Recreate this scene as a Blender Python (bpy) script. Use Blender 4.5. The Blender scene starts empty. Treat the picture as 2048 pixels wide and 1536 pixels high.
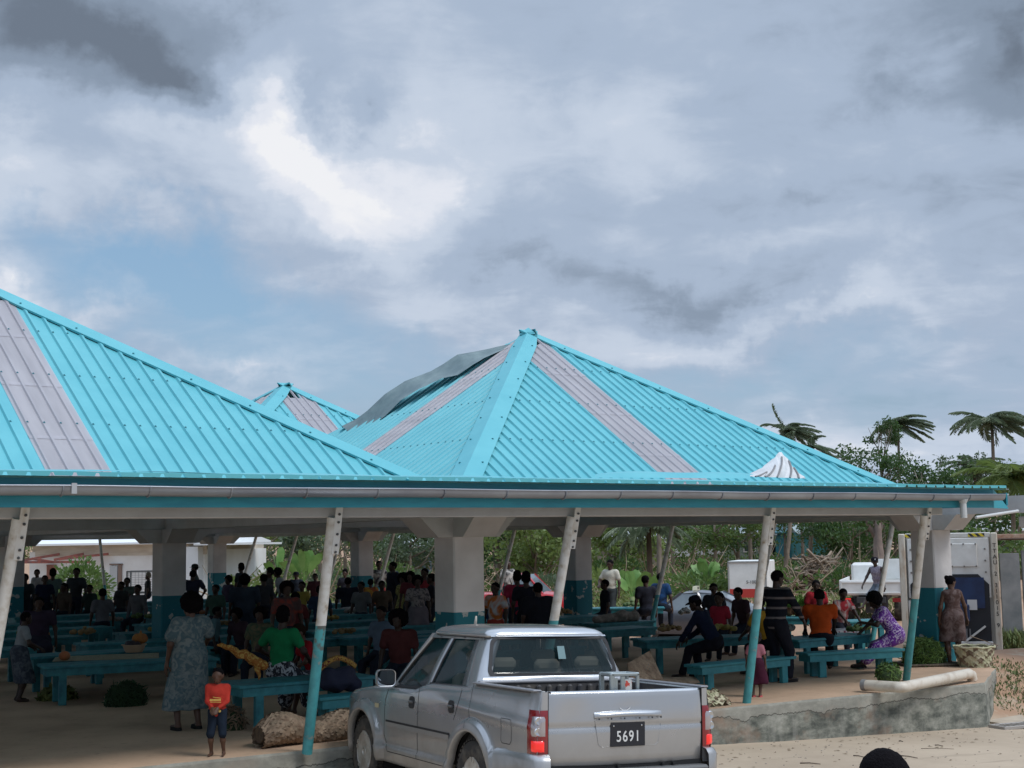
import bpy, bmesh, math, random
import numpy as np
from mathutils import Vector, Matrix, noise
random.seed(7)
R_ = math.radians
scene = bpy.context.scene
COL = scene.collection

# ------------------------------------------------------------------ camera
CF = Vector((0.58293374, 0.80507702, 0.10972349)).normalized()
CR = Vector((0.81092046, -0.58492572, -0.01642893)).normalized()
CU = CR.cross(CF).normalized()
CH = 2.2711
FPX = 2840.267
cam_data = bpy.data.cameras.new('camera')
cam = bpy.data.objects.new('camera', cam_data); COL.objects.link(cam)
cam.matrix_world = Matrix(((CR.x, CU.x, -CF.x, 0), (CR.y, CU.y, -CF.y, 0), (CR.z, CU.z, -CF.z, CH), (0, 0, 0, 1)))
cam_data.sensor_width = 36.0; cam_data.lens = FPX/2048*36.0
cam_data.clip_start = 0.1; cam_data.clip_end = 3000
scene.camera = cam
def ray(x, y):
    return CF*FPX + CR*(x-1024) - CU*(y-768)
def onz(x, y, z=0.0):           # where the line of sight meets the level z
    d = ray(x, y); t = (z-CH)/d.z
    return Vector((d.x*t, d.y*t, z))
def onY(x, y, Y):
    d = ray(x, y); t = Y/d.y
    return Vector((d.x*t, Y, CH+d.z*t))
def onX(x, y, X):
    d = ray(x, y); t = X/d.x
    return Vector((X, d.y*t, CH+d.z*t))
def atd(x, y, dist):
    d = ray(x, y); d = d/(d.dot(CF)); return Vector((d.x*dist, d.y*dist, CH+d.z*dist))

# ------------------------------------------------------------------ world
world = bpy.data.worlds.new('World'); scene.world = world; world.use_nodes = True
SUN_DIR = Vector((0.25, -0.55, 0.80)).normalized()
def build_world():
    nt = world.node_tree; N = nt.nodes; L = nt.links; N.clear()
    def n(t, **k):
        o = N.new(t)
        for a, b in k.items(): setattr(o, a, b)
        return o
    def setin(sock, v):
        if hasattr(v, 'links') or isinstance(v, bpy.types.NodeSocket): L.new(v, sock)
        else: sock.default_value = v
    def m(op, a, b=0.0, c=None, clamp=False):
        o = n('ShaderNodeMath', operation=op, use_clamp=clamp); setin(o.inputs[0], a); setin(o.inputs[1], b)
        if c is not None: setin(o.inputs[2], c)
        return o.outputs[0]
    def vm(op, a, b=(0, 0, 0)):
        o = n('ShaderNodeVectorMath', operation=op); setin(o.inputs[0], a); setin(o.inputs[1], b); return o
    geo = n('ShaderNodeTexCoord').outputs['Generated']
    dirv = vm('NORMALIZE', geo).outputs[0]
    def dot(v): return vm('DOT_PRODUCT', dirv, tuple(v)).outputs['Value']
    # cloud layer coordinates: the direction met with a high flat layer
    sep = n('ShaderNodeSeparateXYZ'); L.new(dirv, sep.inputs[0]); dz = sep.outputs[2]
    zz = m('ADD', m('MAXIMUM', dz, 0.0), 0.22)
    right = dot(Vector((0.811, -0.585, 0))); fwd = dot(Vector((0.585, 0.811, 0)))
    cv = n('ShaderNodeCombineXYZ')
    L.new(m('DIVIDE', right, zz), cv.inputs[0]); L.new(m('DIVIDE', fwd, zz), cv.inputs[1])
    P = cv.outputs[0]
    def noi(scale, det, rough, dist=0.0, off=(0, 0, 0), lac=2.0):
        mp = n('ShaderNodeMapping'); L.new(P, mp.inputs[0]); mp.inputs['Location'].default_value = off
        t = n('ShaderNodeTexNoise'); L.new(mp.outputs[0], t.inputs['Vector'])
        t.inputs['Scale'].default_value = scale; t.inputs['Detail'].default_value = det
        t.inputs['Roughness'].default_value = rough; t.inputs['Distortion'].default_value = dist
        return t.outputs['Fac']
    big = noi(1.1, 3, 0.5, 0.3, (3.1, 1.7, 0)); mid = noi(2.6, 6, 0.52, 0.35, (7.3, 2.2, 1)); fine = noi(7.0, 8, 0.6, 0.5, (1.3, 9.2, 2))
    # warp of the direction, so that the banks of cloud have torn edges
    wn = n('ShaderNodeTexNoise'); wn.inputs['Scale'].default_value = 9.0; wn.inputs['Detail'].default_value = 6; wn.inputs['Roughness'].default_value = 0.62
    L.new(dirv, wn.inputs['Vector'])
    w1 = vm('SUBTRACT', wn.outputs['Color'], (0.5, 0.5, 0.5)).outputs[0]
    w2 = n('ShaderNodeVectorMath', operation='SCALE'); L.new(w1, w2.inputs[0]); w2.inputs['Scale'].default_value = 0.13
    wd = vm('NORMALIZE', vm('ADD', dirv, w2.outputs[0]).outputs[0]).outputs[0]
    def blob(px, py, sx, sy, rot=0.0):
        # elliptical soft bank of cloud around a direction of the sky
        c = ray(px, py).normalized()
        rgt = c.cross(Vector((0, 0, 1))).normalized(); up = rgt.cross(c)
        ca, sa = math.cos(R_(rot)), math.sin(R_(rot))
        e1 = rgt*ca + up*sa; e2 = up*ca - rgt*sa
        rot = Matrix(((e1.x, e2.x, c.x), (e1.y, e2.y, c.y), (e1.z, e2.z, c.z))).to_euler()
        mp = n('ShaderNodeMapping', vector_type='TEXTURE'); L.new(wd, mp.inputs[0])
        mp.inputs['Location'].default_value = c; mp.inputs['Rotation'].default_value = rot; mp.inputs['Scale'].default_value = (2.1*sx/FPX, 2.1*sy/FPX, .9)
        g = n('ShaderNodeTexGradient', gradient_type='QUADRATIC_SPHERE'); L.new(mp.outputs[0], g.inputs[0])
        return g.outputs['Fac']
    # brightness of the cloud deck
    B = m('ADD', 0.53, m('MULTIPLY', m('SUBTRACT', mid, 0.5), 0.72))
    B = m('ADD', B, m('MULTIPLY', m('SUBTRACT', fine, 0.5), 0.34))
    B = m('ADD', B, m('MULTIPLY', m('SUBTRACT', big, 0.5), 0.35))
    for px, py, sx, sy, rot, a in SKY_BLOBS:
        B = m('MULTIPLY_ADD', blob(px, py, sx, sy, rot), a, B)
    ramp = n('ShaderNodeValToRGB'); L.new(B, ramp.inputs[0])
    cr = ramp.color_ramp; cr.interpolation = 'EASE'
    stops = [(0.0, (.145, .18, .235)), (0.26, (.235, .295, .385)), (0.5, (.365, .445, .57)), (0.72, (.51, .58, .69)), (0.9, (.70, .73, .80)), (1.0, (.80, .81, .84))]
    cr.elements[0].position = 0; cr.elements[0].color = stops[0][1]+(1,)
    cr.elements[1].position = 1; cr.elements[1].color = stops[-1][1]+(1,)
    for p_, c_ in stops[1:-1]:
        e = cr.elements.new(p_); e.color = c_+(1,)
    # the clear part of the sky, from the Nishita model
    sky = n('ShaderNodeTexSky', sky_type='NISHITA', sun_disc=False)
    sky.sun_elevation = math.asin(SUN_DIR.z); sky.sun_rotation = math.atan2(SUN_DIR.x, SUN_DIR.y)
    sky.air_density = 1.2; sky.dust_density = 0.6; sky.ozone_density = 1.5
    skyc = n('ShaderNodeVectorMath', operation='MULTIPLY'); L.new(sky.outputs[0], skyc.inputs[0]); skyc.inputs[1].default_value = (SKY_STR*.42, SKY_STR*.42, SKY_STR*.42)
    ska = n('ShaderNodeVectorMath', operation='ADD'); L.new(skyc.outputs[0], ska.inputs[0]); ska.inputs[1].default_value = (.15, .255, .385); skyc = ska
    # opening in the clouds: low on the left and along the horizon
    G = m('MULTIPLY', m('SUBTRACT', mid, 0.40), -1.3)
    G = m('ADD', G, m('MULTIPLY', m('SUBTRACT', fine, 0.5), -0.5))
    for px, py, sx, sy, rot, a in GAP_BLOBS:
        G = m('MULTIPLY_ADD', blob(px, py, sx, sy, rot), a, G)
    G = m('MULTIPLY', G, 1.0, clamp=True)
    mix = n('ShaderNodeMixRGB'); L.new(G, mix.inputs[0]); L.new(ramp.outputs[0], mix.inputs[1]); L.new(skyc.outputs[0], mix.inputs[2])
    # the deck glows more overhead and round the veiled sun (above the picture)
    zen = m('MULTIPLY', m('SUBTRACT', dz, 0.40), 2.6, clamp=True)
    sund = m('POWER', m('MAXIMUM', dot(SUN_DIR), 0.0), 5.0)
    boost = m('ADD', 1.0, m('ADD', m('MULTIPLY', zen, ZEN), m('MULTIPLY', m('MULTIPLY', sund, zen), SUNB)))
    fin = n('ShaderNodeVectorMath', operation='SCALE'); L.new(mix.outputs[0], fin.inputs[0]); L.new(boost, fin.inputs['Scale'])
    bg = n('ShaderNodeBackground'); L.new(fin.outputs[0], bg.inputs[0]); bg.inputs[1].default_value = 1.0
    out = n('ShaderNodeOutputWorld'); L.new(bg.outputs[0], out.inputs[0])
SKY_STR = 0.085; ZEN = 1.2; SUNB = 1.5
# px, py, half width, half height, rotation, amount
SKY_BLOBS = [(190, 60, 330, 110, -14, -.62), (40, 40, 160, 120, 0, -.2), (340, 170, 110, 60, -30, -.42), (480, 40, 110, 60, -20, -.2),
             (480, 170, 80, 90, 35, .12), (600, 340, 300, 120, -27, .17), (760, 410, 110, 45, -32, .24), (600, 290, 380, 200, -20, .12), (620, 320, 70, 30, -30, .15), (600, 320, 90, 35, -30, .25), (480, 290, 160, 70, -25, .18), (560, 210, 200, 110, -20, .16), (700, 470, 150, 50, -25, .22),
             (870, 385, 60, 50, 0, .15), (850, 250, 120, 90, -20, .2), (730, 195, 75, 60, -30, -.34), (610, 180, 35, 70, -10, -.2), (770, 270, 90, 25, -30, -.12), (960, 500, 150, 70, -20, -.16), (1000, 570, 130, 45, 0, -.14), (680, 610, 120, 40, 0, -.1),
             (1400, 130, 500, 130, 0, -.15), (1600, 390, 340, 60, 0, -.22), (1330, 570, 250, 45, -5, -.22), (1650, 570, 160, 40, 0, -.12), (1800, 200, 180, 60, -10, -.22), (2030, 100, 90, 110, 0, -.42), (1960, 480, 120, 60, 0, -.1),
             (1100, 640, 900, 50, 0, .04), (300, 380, 300, 60, -10, .05), (1150, 300, 160, 100, 0, .10), (850, 60, 200, 90, 0, .06), (1850, 560, 200, 60, 0, .1), (10, 540, 70, 60, -40, .4), (10, 340, 60, 60, 0, .2), (490, 735, 130, 35, -8, .28), (1420, 680, 240, 35, 5, .16), (180, 610, 160, 30, 0, .12), (1700, 890, 500, 50, 0, .15), (1700, 660, 300, 30, 0, .12)]
GAP_BLOBS = [(260, 500, 260, 110, -14, 1.1), (430, 600, 300, 70, -8, .8), (120, 420, 200, 60, -20, .5), (620, 760, 350, 110, 0, .9), (250, 690, 300, 60, 0, .35), (1500, 780, 700, 110, 0, .75), (500, 300, 330, 130, -20, -.9), (1300, 100, 900, 300, 0, -.9), (1300, 450, 600, 160, 0, -.7), (1200, 620, 800, 60, 0, -.2), (150, 100, 400, 200, 0, -.9), (490, 740, 140, 30, -8, -.6), (180, 615, 150, 28, 0, -.5), (1420, 685, 220, 30, 5, -.3)]
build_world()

sun = bpy.data.lights.new('sun', 'SUN'); so = bpy.data.objects.new('sun', sun); COL.objects.link(so)
sun.energy = 1.5; sun.angle = R_(18); sun.color = (1.0, 0.96, 0.9)
so.rotation_euler = (-SUN_DIR).to_track_quat('-Z', 'Y').to_euler()
so.location = (0, 0, 60)

scene.view_settings.view_transform = 'Standard'; scene.view_settings.look = 'None'
scene.view_settings.exposure = 0.12; scene.view_settings.gamma = 1.0
scene.view_settings.use_curve_mapping = False
try:
    scene.cycles.max_bounces = 10; scene.cycles.diffuse_bounces = 8; scene.cycles.transparent_max_bounces = 8
    scene.cycles.use_denoising = True
except Exception: pass

# ------------------------------------------------------------------ materials
def mat(name, col, rough=.6, metal=0.0, col2=None, nscale=4.0, nfac=1.0, bump=0.0, bscale=30.0, spec=0.5, emit=None, coord='Object', stretch=None, ramp=(.35, .65), detail=4, coat=0, alpha=1, trans=0):
    m = bpy.data.materials.new(name); m.use_nodes = True
    nt = m.node_tree; N = nt.nodes; L = nt.links
    b = N['Principled BSDF']
    b.inputs['Base Color'].default_value = tuple(col)+(1,); b.inputs['Roughness'].default_value = rough
    b.inputs['Metallic'].default_value = metal; b.inputs['Specular IOR Level'].default_value = spec
    if coat: b.inputs['Coat Weight'].default_value = coat; b.inputs['Coat Roughness'].default_value = .08
    if trans: b.inputs['Transmission Weight'].default_value = trans
    if alpha < 1: b.inputs['Alpha'].default_value = alpha
    if emit: b.inputs['Emission Color'].default_value = tuple(emit[0])+(1,); b.inputs['Emission Strength'].default_value = emit[1]
    tc = N.new('ShaderNodeTexCoord'); src = tc.outputs[coord]
    if stretch:
        mp = N.new('ShaderNodeMapping'); mp.inputs['Scale'].default_value = stretch; L.new(src, mp.inputs[0]); src = mp.outputs[0]
    if col2:
        t = N.new('ShaderNodeTexNoise'); t.inputs['Scale'].default_value = nscale; t.inputs['Detail'].default_value = detail; t.inputs['Roughness'].default_value = .62
        L.new(src, t.inputs['Vector'])
        r = N.new('ShaderNodeValToRGB'); r.color_ramp.elements[0].position = ramp[0]; r.color_ramp.elements[1].position = ramp[1]
        r.color_ramp.elements[0].color = tuple(col)+(1,)
        r.color_ramp.elements[1].color = tuple(c*(1-nfac)+d*nfac for c, d in zip(col, col2))+(1,)
        L.new(t.outputs['Fac'], r.inputs[0]); L.new(r.outputs[0], b.inputs['Base Color'])
    if bump:
        t2 = N.new('ShaderNodeTexNoise'); t2.inputs['Scale'].default_value = bscale; t2.inputs['Detail'].default_value = 5
        L.new(src, t2.inputs['Vector'])
        bp = N.new('ShaderNodeBump'); bp.inputs['Strength'].default_value = bump; bp.inputs['Distance'].default_value = .02
        L.new(t2.outputs['Fac'], bp.inputs['Height']); L.new(bp.outputs[0], b.inputs['Normal'])
    return m

# ------------------------------------------------------------------ mesh building
class MB:
    def __init__(s): s.v = []; s.f = []; s.mi = []; s.cur = 0
    def add(s, vs, fs):
        o = len(s.v); s.v += [tuple(x) for x in vs]
        for f in fs: s.f.append(tuple(i+o for i in f)); s.mi.append(s.cur)
        return o
    def box(s, c, d, M=None):
        x, y, z = d[0]/2, d[1]/2, d[2]/2; c = Vector(c)
        vs = [Vector(p) for p in ((-x,-y,-z),(x,-y,-z),(x,y,-z),(-x,y,-z),(-x,-y,z),(x,-y,z),(x,y,z),(-x,y,z))]
        if M is not None: vs = [M @ p for p in vs]
        s.add([p+c for p in vs], ((3,2,1,0),(4,5,6,7),(0,1,5,4),(1,2,6,5),(2,3,7,6),(3,0,4,7)))
    def cham(s, c, d, r=.01, M=None):      # box with bevelled long edges all round
        x, y, z = d[0]/2, d[1]/2, d[2]/2; c = Vector(c); r = min(r, x*.9, y*.9, z*.9)
        rings = []
        for zz, ins in ((-z, r), (-z+r, 0), (z-r, 0), (z, r)):
            X, Y = x-ins, y-ins; q = max(r-ins, .0001) if ins else r
            rings.append([(X, -Y+q, zz), (X, Y-q, zz), (X-q, Y, zz), (-X+q, Y, zz), (-X, Y-q, zz), (-X, -Y+q, zz), (-X+q, -Y, zz), (X-q, -Y, zz)])
        vs = [Vector(p) for rg in rings for p in rg]
        if M is not None: vs = [M @ p for p in vs]
        fs = [tuple(range(7, -1, -1)), tuple(range(24, 32))]
        for k in range(3):
            for i in range(8): j = (i+1) % 8; fs.append((k*8+i, k*8+j, k*8+8+j, k*8+8+i))
        s.add([p+c for p in vs], fs)
    def bar(s, a, b, w, h, up=(0, 0, 1)):
        a = Vector(a); b = Vector(b); d = (b-a); L = d.length; d.normalize()
        u = Vector(up); r = d.cross(u)
        if r.length < 1e-4: r = d.cross(Vector((1, 0, 0)))
        r.normalize(); u = r.cross(d)
        vs = []
        for p in (a, b):
            for i, j in ((-1,-1),(1,-1),(1,1),(-1,1)): vs.append(p+r*(w/2*i)+u*(h/2*j))
        s.add(vs, ((0,1,2,3),(7,6,5,4),(4,5,1,0),(5,6,2,1),(6,7,3,2),(7,4,0,3)))
    def tube(s, pts, rad, n=10, cap=True, hollow=0):
        pts = [Vector(p) for p in pts]; k = len(pts)
        if not hasattr(rad, '__len__'): rad = [rad]*k
        rings = []; prev = None
        for i, p in enumerate(pts):
            t = (pts[min(i+1, k-1)]-pts[max(i-1, 0)]).normalized()
            if prev is None:
                a = Vector((0, 0, 1)) if abs(t.z) < .9 else Vector((1, 0, 0)); u = t.cross(a).normalized()
            else:
                u = (prev - t*prev.dot(t))
                u = u.normalized() if u.length > 1e-6 else t.cross(Vector((1, 0, 0))).normalized()
            prev = u; w = t.cross(u)
            rings.append([p+(u*math.cos(2*math.pi*j/n)+w*math.sin(2*math.pi*j/n))*rad[i] for j in range(n)])
        fs = []
        for i in range(k-1):
            for j in range(n): q = (j+1) % n; fs.append((i*n+j, i*n+q, (i+1)*n+q, (i+1)*n+j))
        if cap: fs.append(tuple(range(n-1, -1, -1))); fs.append(tuple((k-1)*n+j for j in range(n)))
        s.add([v for r in rings for v in r], fs)
    def lathe(s, prof, c=(0, 0, 0), n=20, M=None):
        c = Vector(c); vs = []
        for r, z in prof:
            for j in range(n):
                a = 2*math.pi*j/n; v = Vector((r*math.cos(a), r*math.sin(a), z))
                if M is not None: v = M @ v
                vs.append(v+c)
        fs = []
        for i in range(len(prof)-1):
            for j in range(n): q = (j+1) % n; fs.append((i*n+j, i*n+q, (i+1)*n+q, (i+1)*n+j))
        if prof[0][0] > 1e-4: fs.append(tuple(range(n-1, -1, -1)))
        if prof[-1][0] > 1e-4: fs.append(tuple((len(prof)-1)*n+j for j in range(n)))
        s.add(vs, fs)
    def prism(s, poly, a, b):      # polygon of 3-D points swept from offset a to offset b
        a = Vector(a); b = Vector(b); n = len(poly); P = [Vector(p) for p in poly]
        s.add([p+a for p in P]+[p+b for p in P], [tuple(range(n-1, -1, -1)), tuple(range(n, 2*n))]+[(i, (i+1) % n, n+(i+1) % n, n+i) for i in range(n)])
    def sheet(s, rows, thick=0.0, flip=False):   # grid of points (rows of equal length)
        a = len(rows); b = len(rows[0]); vs = [Vector(p) for r in rows for p in r]
        fs = [(i*b+j, i*b+j+1, (i+1)*b+j+1, (i+1)*b+j) for i in range(a-1) for j in range(b-1)]
        if flip: fs = [f[::-1] for f in fs]
        s.add(vs, fs)
    def ell(s, c, r, n=12, m=8, M=None, jit=0.0):
        c = Vector(c)
        vs = []; 
        for i in range(m+1):
            th = math.pi*i/m
            for j in range(n):
                a = 2*math.pi*j/n
                v = Vector((math.sin(th)*math.cos(a)*r[0], math.sin(th)*math.sin(a)*r[1], math.cos(th)*r[2]))
                if jit and 0 < i < m: v *= 1+random.uniform(-jit, jit)
                if M is not None: v = M @ v
                vs.append(v+c)
        s.add(vs, [(i*n+j, (i+1)*n+j, (i+1)*n+(j+1) % n, i*n+(j+1) % n) for i in range(m) for j in range(n)])
    def build(s, name, m=None, parent=None, smooth=False, angle=40, fix=True):
        me = bpy.data.meshes.new(name); me.from_pydata(s.v, [], s.f)
        ms = m if isinstance(m, (list, tuple)) else [m]
        for x in ms:
            if x: me.materials.append(x)
        if len(ms) > 1: me.polygons.foreach_set('material_index', s.mi)
        if fix:
            bm = bmesh.new(); bm.from_mesh(me)
            bmesh.ops.recalc_face_normals(bm, faces=bm.faces)
            if smooth:
                bmesh.ops.remove_doubles(bm, verts=bm.verts, dist=1e-5)
                for e in bm.edges:
                    if len(e.link_faces) == 2 and e.calc_face_angle(0) > R_(angle): e.smooth = False
            bm.to_mesh(me); bm.free()
        if smooth: me.polygons.foreach_set('use_smooth', [True]*len(me.polygons))
        o = bpy.data.objects.new(name, me); COL.objects.link(o)
        if parent: o.parent = parent
        return o
def tag(o, label=None, cat=None, group=None, kind=None):
    if label: o['label'] = label
    if cat: o['category'] = cat
    if group: o['group'] = group
    if kind: o['kind'] = kind
    return o
def empty(name, label, cat, loc=(0, 0, 0), rz=0.0, group=None):
    o = bpy.data.objects.new(name, None); COL.objects.link(o); o.location = loc; o.rotation_euler = (0, 0, rz)
    o.empty_display_size = .2
    return tag(o, label, cat, group)
def kids(o, lst={}):
    return [c for c in COL.objects if c.parent == o]
def copy_tree(o, parent=None):
    c = o.copy(); COL.objects.link(c)
    if parent: c.parent = parent
    for ch in kids(o):
        if ch.name != c.name: copy_tree(ch, c)
    return c
def shear(o, f):        # change the vertices of an object in place
    for v in o.data.vertices: v.co = f(v.co)
# ================================================================== ground
def sstep(a, b, x):
    t = min(max((x-a)/(b-a), 0), 1); return t*t*(3-2*t)
def gheight(x, y):
    front = -.30-.034*(min(max(x, -10), 24)-8)
    inside = -.12
    far = -.55
    # land beyond the market
    k = sstep(14.0, 15.2, y) if x < 21.6 else sstep(14.6, 17.2, y)
    h = front*(1-k)+inside*k
    if x > 21.6: h = front*(1-k)+(-.04)*k if y < 18 else h
    if x > 22: 
        q = sstep(24, 34, x+(y-18)*.6); h = h*(1-q)+far*q
    if y > 49: q = sstep(49, 56, y); h = h*(1-q)+far*q
    d = x*.583+y*.805
    if d > 62: h += sstep(62, 120, d)*.9 + max(0, d-125)*.03
    if y > 15 or x > 22: h += .05*noise.noise(Vector((x*.35, y*.35, 0)))*(1 if (x > 22.5 or y > 50) else 0)
    return h
M_ground = mat('pale packed dirt', (.48, .385, .285), .92, col2=(.38, .30, .22), nscale=.55, bump=.25, bscale=9, spec=.2, detail=8, ramp=(.38, .68))
def upgrade_ground(m):
    nt = m.node_tree; N = nt.nodes; L = nt.links; b = N['Principled BSDF']
    src = N['Texture Coordinate'].outputs['Object']
    old = b.inputs['Base Color'].links[0].from_socket
    def noise_n(s, d, r=.6):
        t = N.new('ShaderNodeTexNoise'); t.inputs['Scale'].default_value = s; t.inputs['Detail'].default_value = d; t.inputs['Roughness'].default_value = r; L.new(src, t.inputs['Vector']); return t.outputs['Fac']
    def rp(f, a, c):
        t = N.new('ShaderNodeMapRange'); t.inputs[1].default_value = a; t.inputs[2].default_value = c; L.new(f, t.inputs[0]); return t.outputs[0]
    def mx(f, a, bcol):
        t = N.new('ShaderNodeMixRGB'); L.new(f, t.inputs[0]); L.new(a, t.inputs[1]); t.inputs[2].default_value = bcol+(1,); return t.outputs[0]
    mp = N.new('ShaderNodeMapping'); mp.inputs['Scale'].default_value = (.35, 2.2, 1); L.new(src, mp.inputs[0])
    st = N.new('ShaderNodeTexNoise'); st.inputs['Scale'].default_value = 1.3; st.inputs['Detail'].default_value = 7; L.new(mp.outputs[0], st.inputs['Vector'])
    c = mx(rp(st.outputs['Fac'], .60, .72), old, (.34, .27, .20))
    c = mx(rp(noise_n(26, 3), .70, .76), c, (.27, .22, .17))
    # grass beyond the building
    sp = N.new('ShaderNodeSeparateXYZ'); L.new(src, sp.inputs[0])
    ad = N.new('ShaderNodeMath'); ad.operation = 'MULTIPLY_ADD'; L.new(sp.outputs[0], ad.inputs[0]); ad.inputs[1].default_value = 1.0
    L.new(sp.outputs[1], ad.inputs[2])
    far = rp(ad.outputs[0], 46, 52); gn = rp(noise_n(.7, 6), .42, .56)
    mm = N.new('ShaderNodeMath'); mm.operation = 'MULTIPLY'; L.new(far, mm.inputs[0]); L.new(gn, mm.inputs[1])
    gr = mx(rp(noise_n(3, 4), .4, .6), c, (.075, .12, .035))
    f = N.new('ShaderNodeMixRGB'); L.new(mm.outputs[0], f.inputs[0]); L.new(c, f.inputs[1]); L.new(gr, f.inputs[2])
    # browner earth on the bank right of the slab
    bk = rp(sp.outputs[0], 19.3, 19.9); by = rp(sp.outputs[1], 13.9, 14.25)
    m3 = N.new('ShaderNodeMath'); m3.operation = 'MULTIPLY'; L.new(bk, m3.inputs[0]); L.new(by, m3.inputs[1])
    m4 = N.new('ShaderNodeMath'); m4.operation = 'MULTIPLY'; L.new(m3.outputs[0], m4.inputs[0]); L.new(rp(noise_n(1.9, 7), .33, .46), m4.inputs[1])
    f2 = N.new('ShaderNodeMixRGB'); L.new(m4.outputs[0], f2.inputs[0]); L.new(f.outputs[0], f2.inputs[1]); f2.inputs[2].default_value = (.36, .225, .145, 1)
    L.new(f2.outputs[0], b.inputs['Base Color'])
upgrade_ground(M_ground)
def make_ground():
    xs = sorted(set([-400, -200, -100, -50, -25]+[i*1.0 for i in range(-14, 13)]+[12+i*.5 for i in range(0, 40)]+[32+i*2.0 for i in range(40)]+[120, 140, 180, 260, 400, 700]))
    ys = sorted(set([-400, -150, -60, -20]+[i*1.0 for i in range(-8, 13)]+[12+i*.4 for i in range(0, 20)]+[20+i*1.5 for i in range(50)]+[100, 115, 140, 180, 260, 400, 700]))
    m = MB(); m.sheet([[(x, y, gheight(x, y)) for x in xs] for y in ys])
    o = m.build('ground', M_ground, smooth=True, angle=60); tag(o, kind='structure')
make_ground()

# ================================================================== market pavilion
def teal_wood(name, c=(.012, .155, .19)):
    return mat(name, c, .55, col2=(.03, .22, .245), nscale=6, bump=.15, bscale=40, detail=6)
M_teal = teal_wood('teal paint on timber')
M_fascia = mat('teal painted fascia', (.010, .19, .25), .5, col2=(.016, .25, .31), nscale=2.0, stretch=(1, 1, 6), bump=.08)
M_roof = mat('turquoise coated steel', (.085, .375, .43), .5, col2=(.11, .42, .47), nscale=1.3, detail=6, spec=.45)
M_roofdark = mat('dark fixing washers', (.02, .16, .2), .6)
M_sky = mat('grey skylight sheeting', (.46, .445, .475), .45, col2=(.58, .56, .59), nscale=1.1, stretch=(5, .6, 1), detail=7, spec=.5)
def see_through(m, col, f):
    nt = m.node_tree; b = nt.nodes['Principled BSDF']; o = nt.nodes['Material Output']; t = nt.nodes.new('ShaderNodeBsdfTranslucent'); t.inputs[0].default_value = col+(1,)
    x = nt.nodes.new('ShaderNodeMixShader'); x.inputs[0].default_value = f; nt.links.new(b.outputs[0], x.inputs[1]); nt.links.new(t.outputs[0], x.inputs[2]); nt.links.new(x.outputs[0], o.inputs[0])
see_through(M_sky, (.62, .60, .63), .40)
M_zinc = mat('zinc gutter', (.33, .35, .38), .38, metal=.55, col2=(.24, .25, .28), nscale=1.2, stretch=(1, 6, 1))
M_beam = mat('grey painted concrete beam', (.47, .46, .45), .7, col2=(.40, .38, .37), nscale=2.2, detail=8, bump=.1)
M_white = mat('white painted steel pole', (.62, .60, .56), .55, col2=(.45, .38, .29), nscale=7, stretch=(1, 1, .5), ramp=(.52, .78), bump=.1)
M_black = mat('black rubber', (.012, .012, .013), .7)
def column_mat():
    m = mat('column paint, teal below and grey above', (.44, .42, .41), .75, bump=.2, bscale=14)
    nt = m.node_tree; N = nt.nodes; L = nt.links; b = N['Principled BSDF']; src = N['Texture Coordinate'].outputs['Object']
    sp = N.new('ShaderNodeSeparateXYZ'); L.new(src, sp.inputs[0])
    gt = N.new('ShaderNodeMath'); gt.operation = 'GREATER_THAN'; L.new(sp.outputs[2], gt.inputs[0]); gt.inputs[1].default_value = 1.3285
    t = N.new('ShaderNodeTexNoise'); t.inputs['Scale'].default_value = 4.5; t.inputs['Detail'].default_value = 5; L.new(src, t.inputs['Vector'])
    r = N.new('ShaderNodeValToRGB'); r.color_ramp.elements[0].position = .60; r.color_ramp.elements[1].position = .615
    r.color_ramp.elements[0].color = (.008, .15, .19, 1); r.color_ramp.elements[1].color = (.40, .42, .40, 1); L.new(t.outputs['Fac'], r.inputs[0])
    t2 = N.new('ShaderNodeTexNoise'); t2.inputs['Scale'].default_value = 2; t2.inputs['Detail'].default_value = 8; L.new(src, t2.inputs['Vector'])
    r2 = N.new('ShaderNodeValToRGB'); r2.color_ramp.elements[0].position = .35; r2.color_ramp.elements[1].position = .7
    r2.color_ramp.elements[0].color = (.60, .58, .57, 1); r2.color_ramp.elements[1].color = (.47, .45, .44, 1); L.new(t2.outputs['Fac'], r2.inputs[0])
    x = N.new('ShaderNodeMixRGB'); L.new(gt.outputs[0], x.inputs[0]); L.new(r.outputs[0], x.inputs[1]); L.new(r2.outputs[0], x.inputs[2])
    L.new(x.outputs[0], b.inputs['Base Color']); return m
M_col = column_mat()
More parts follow.
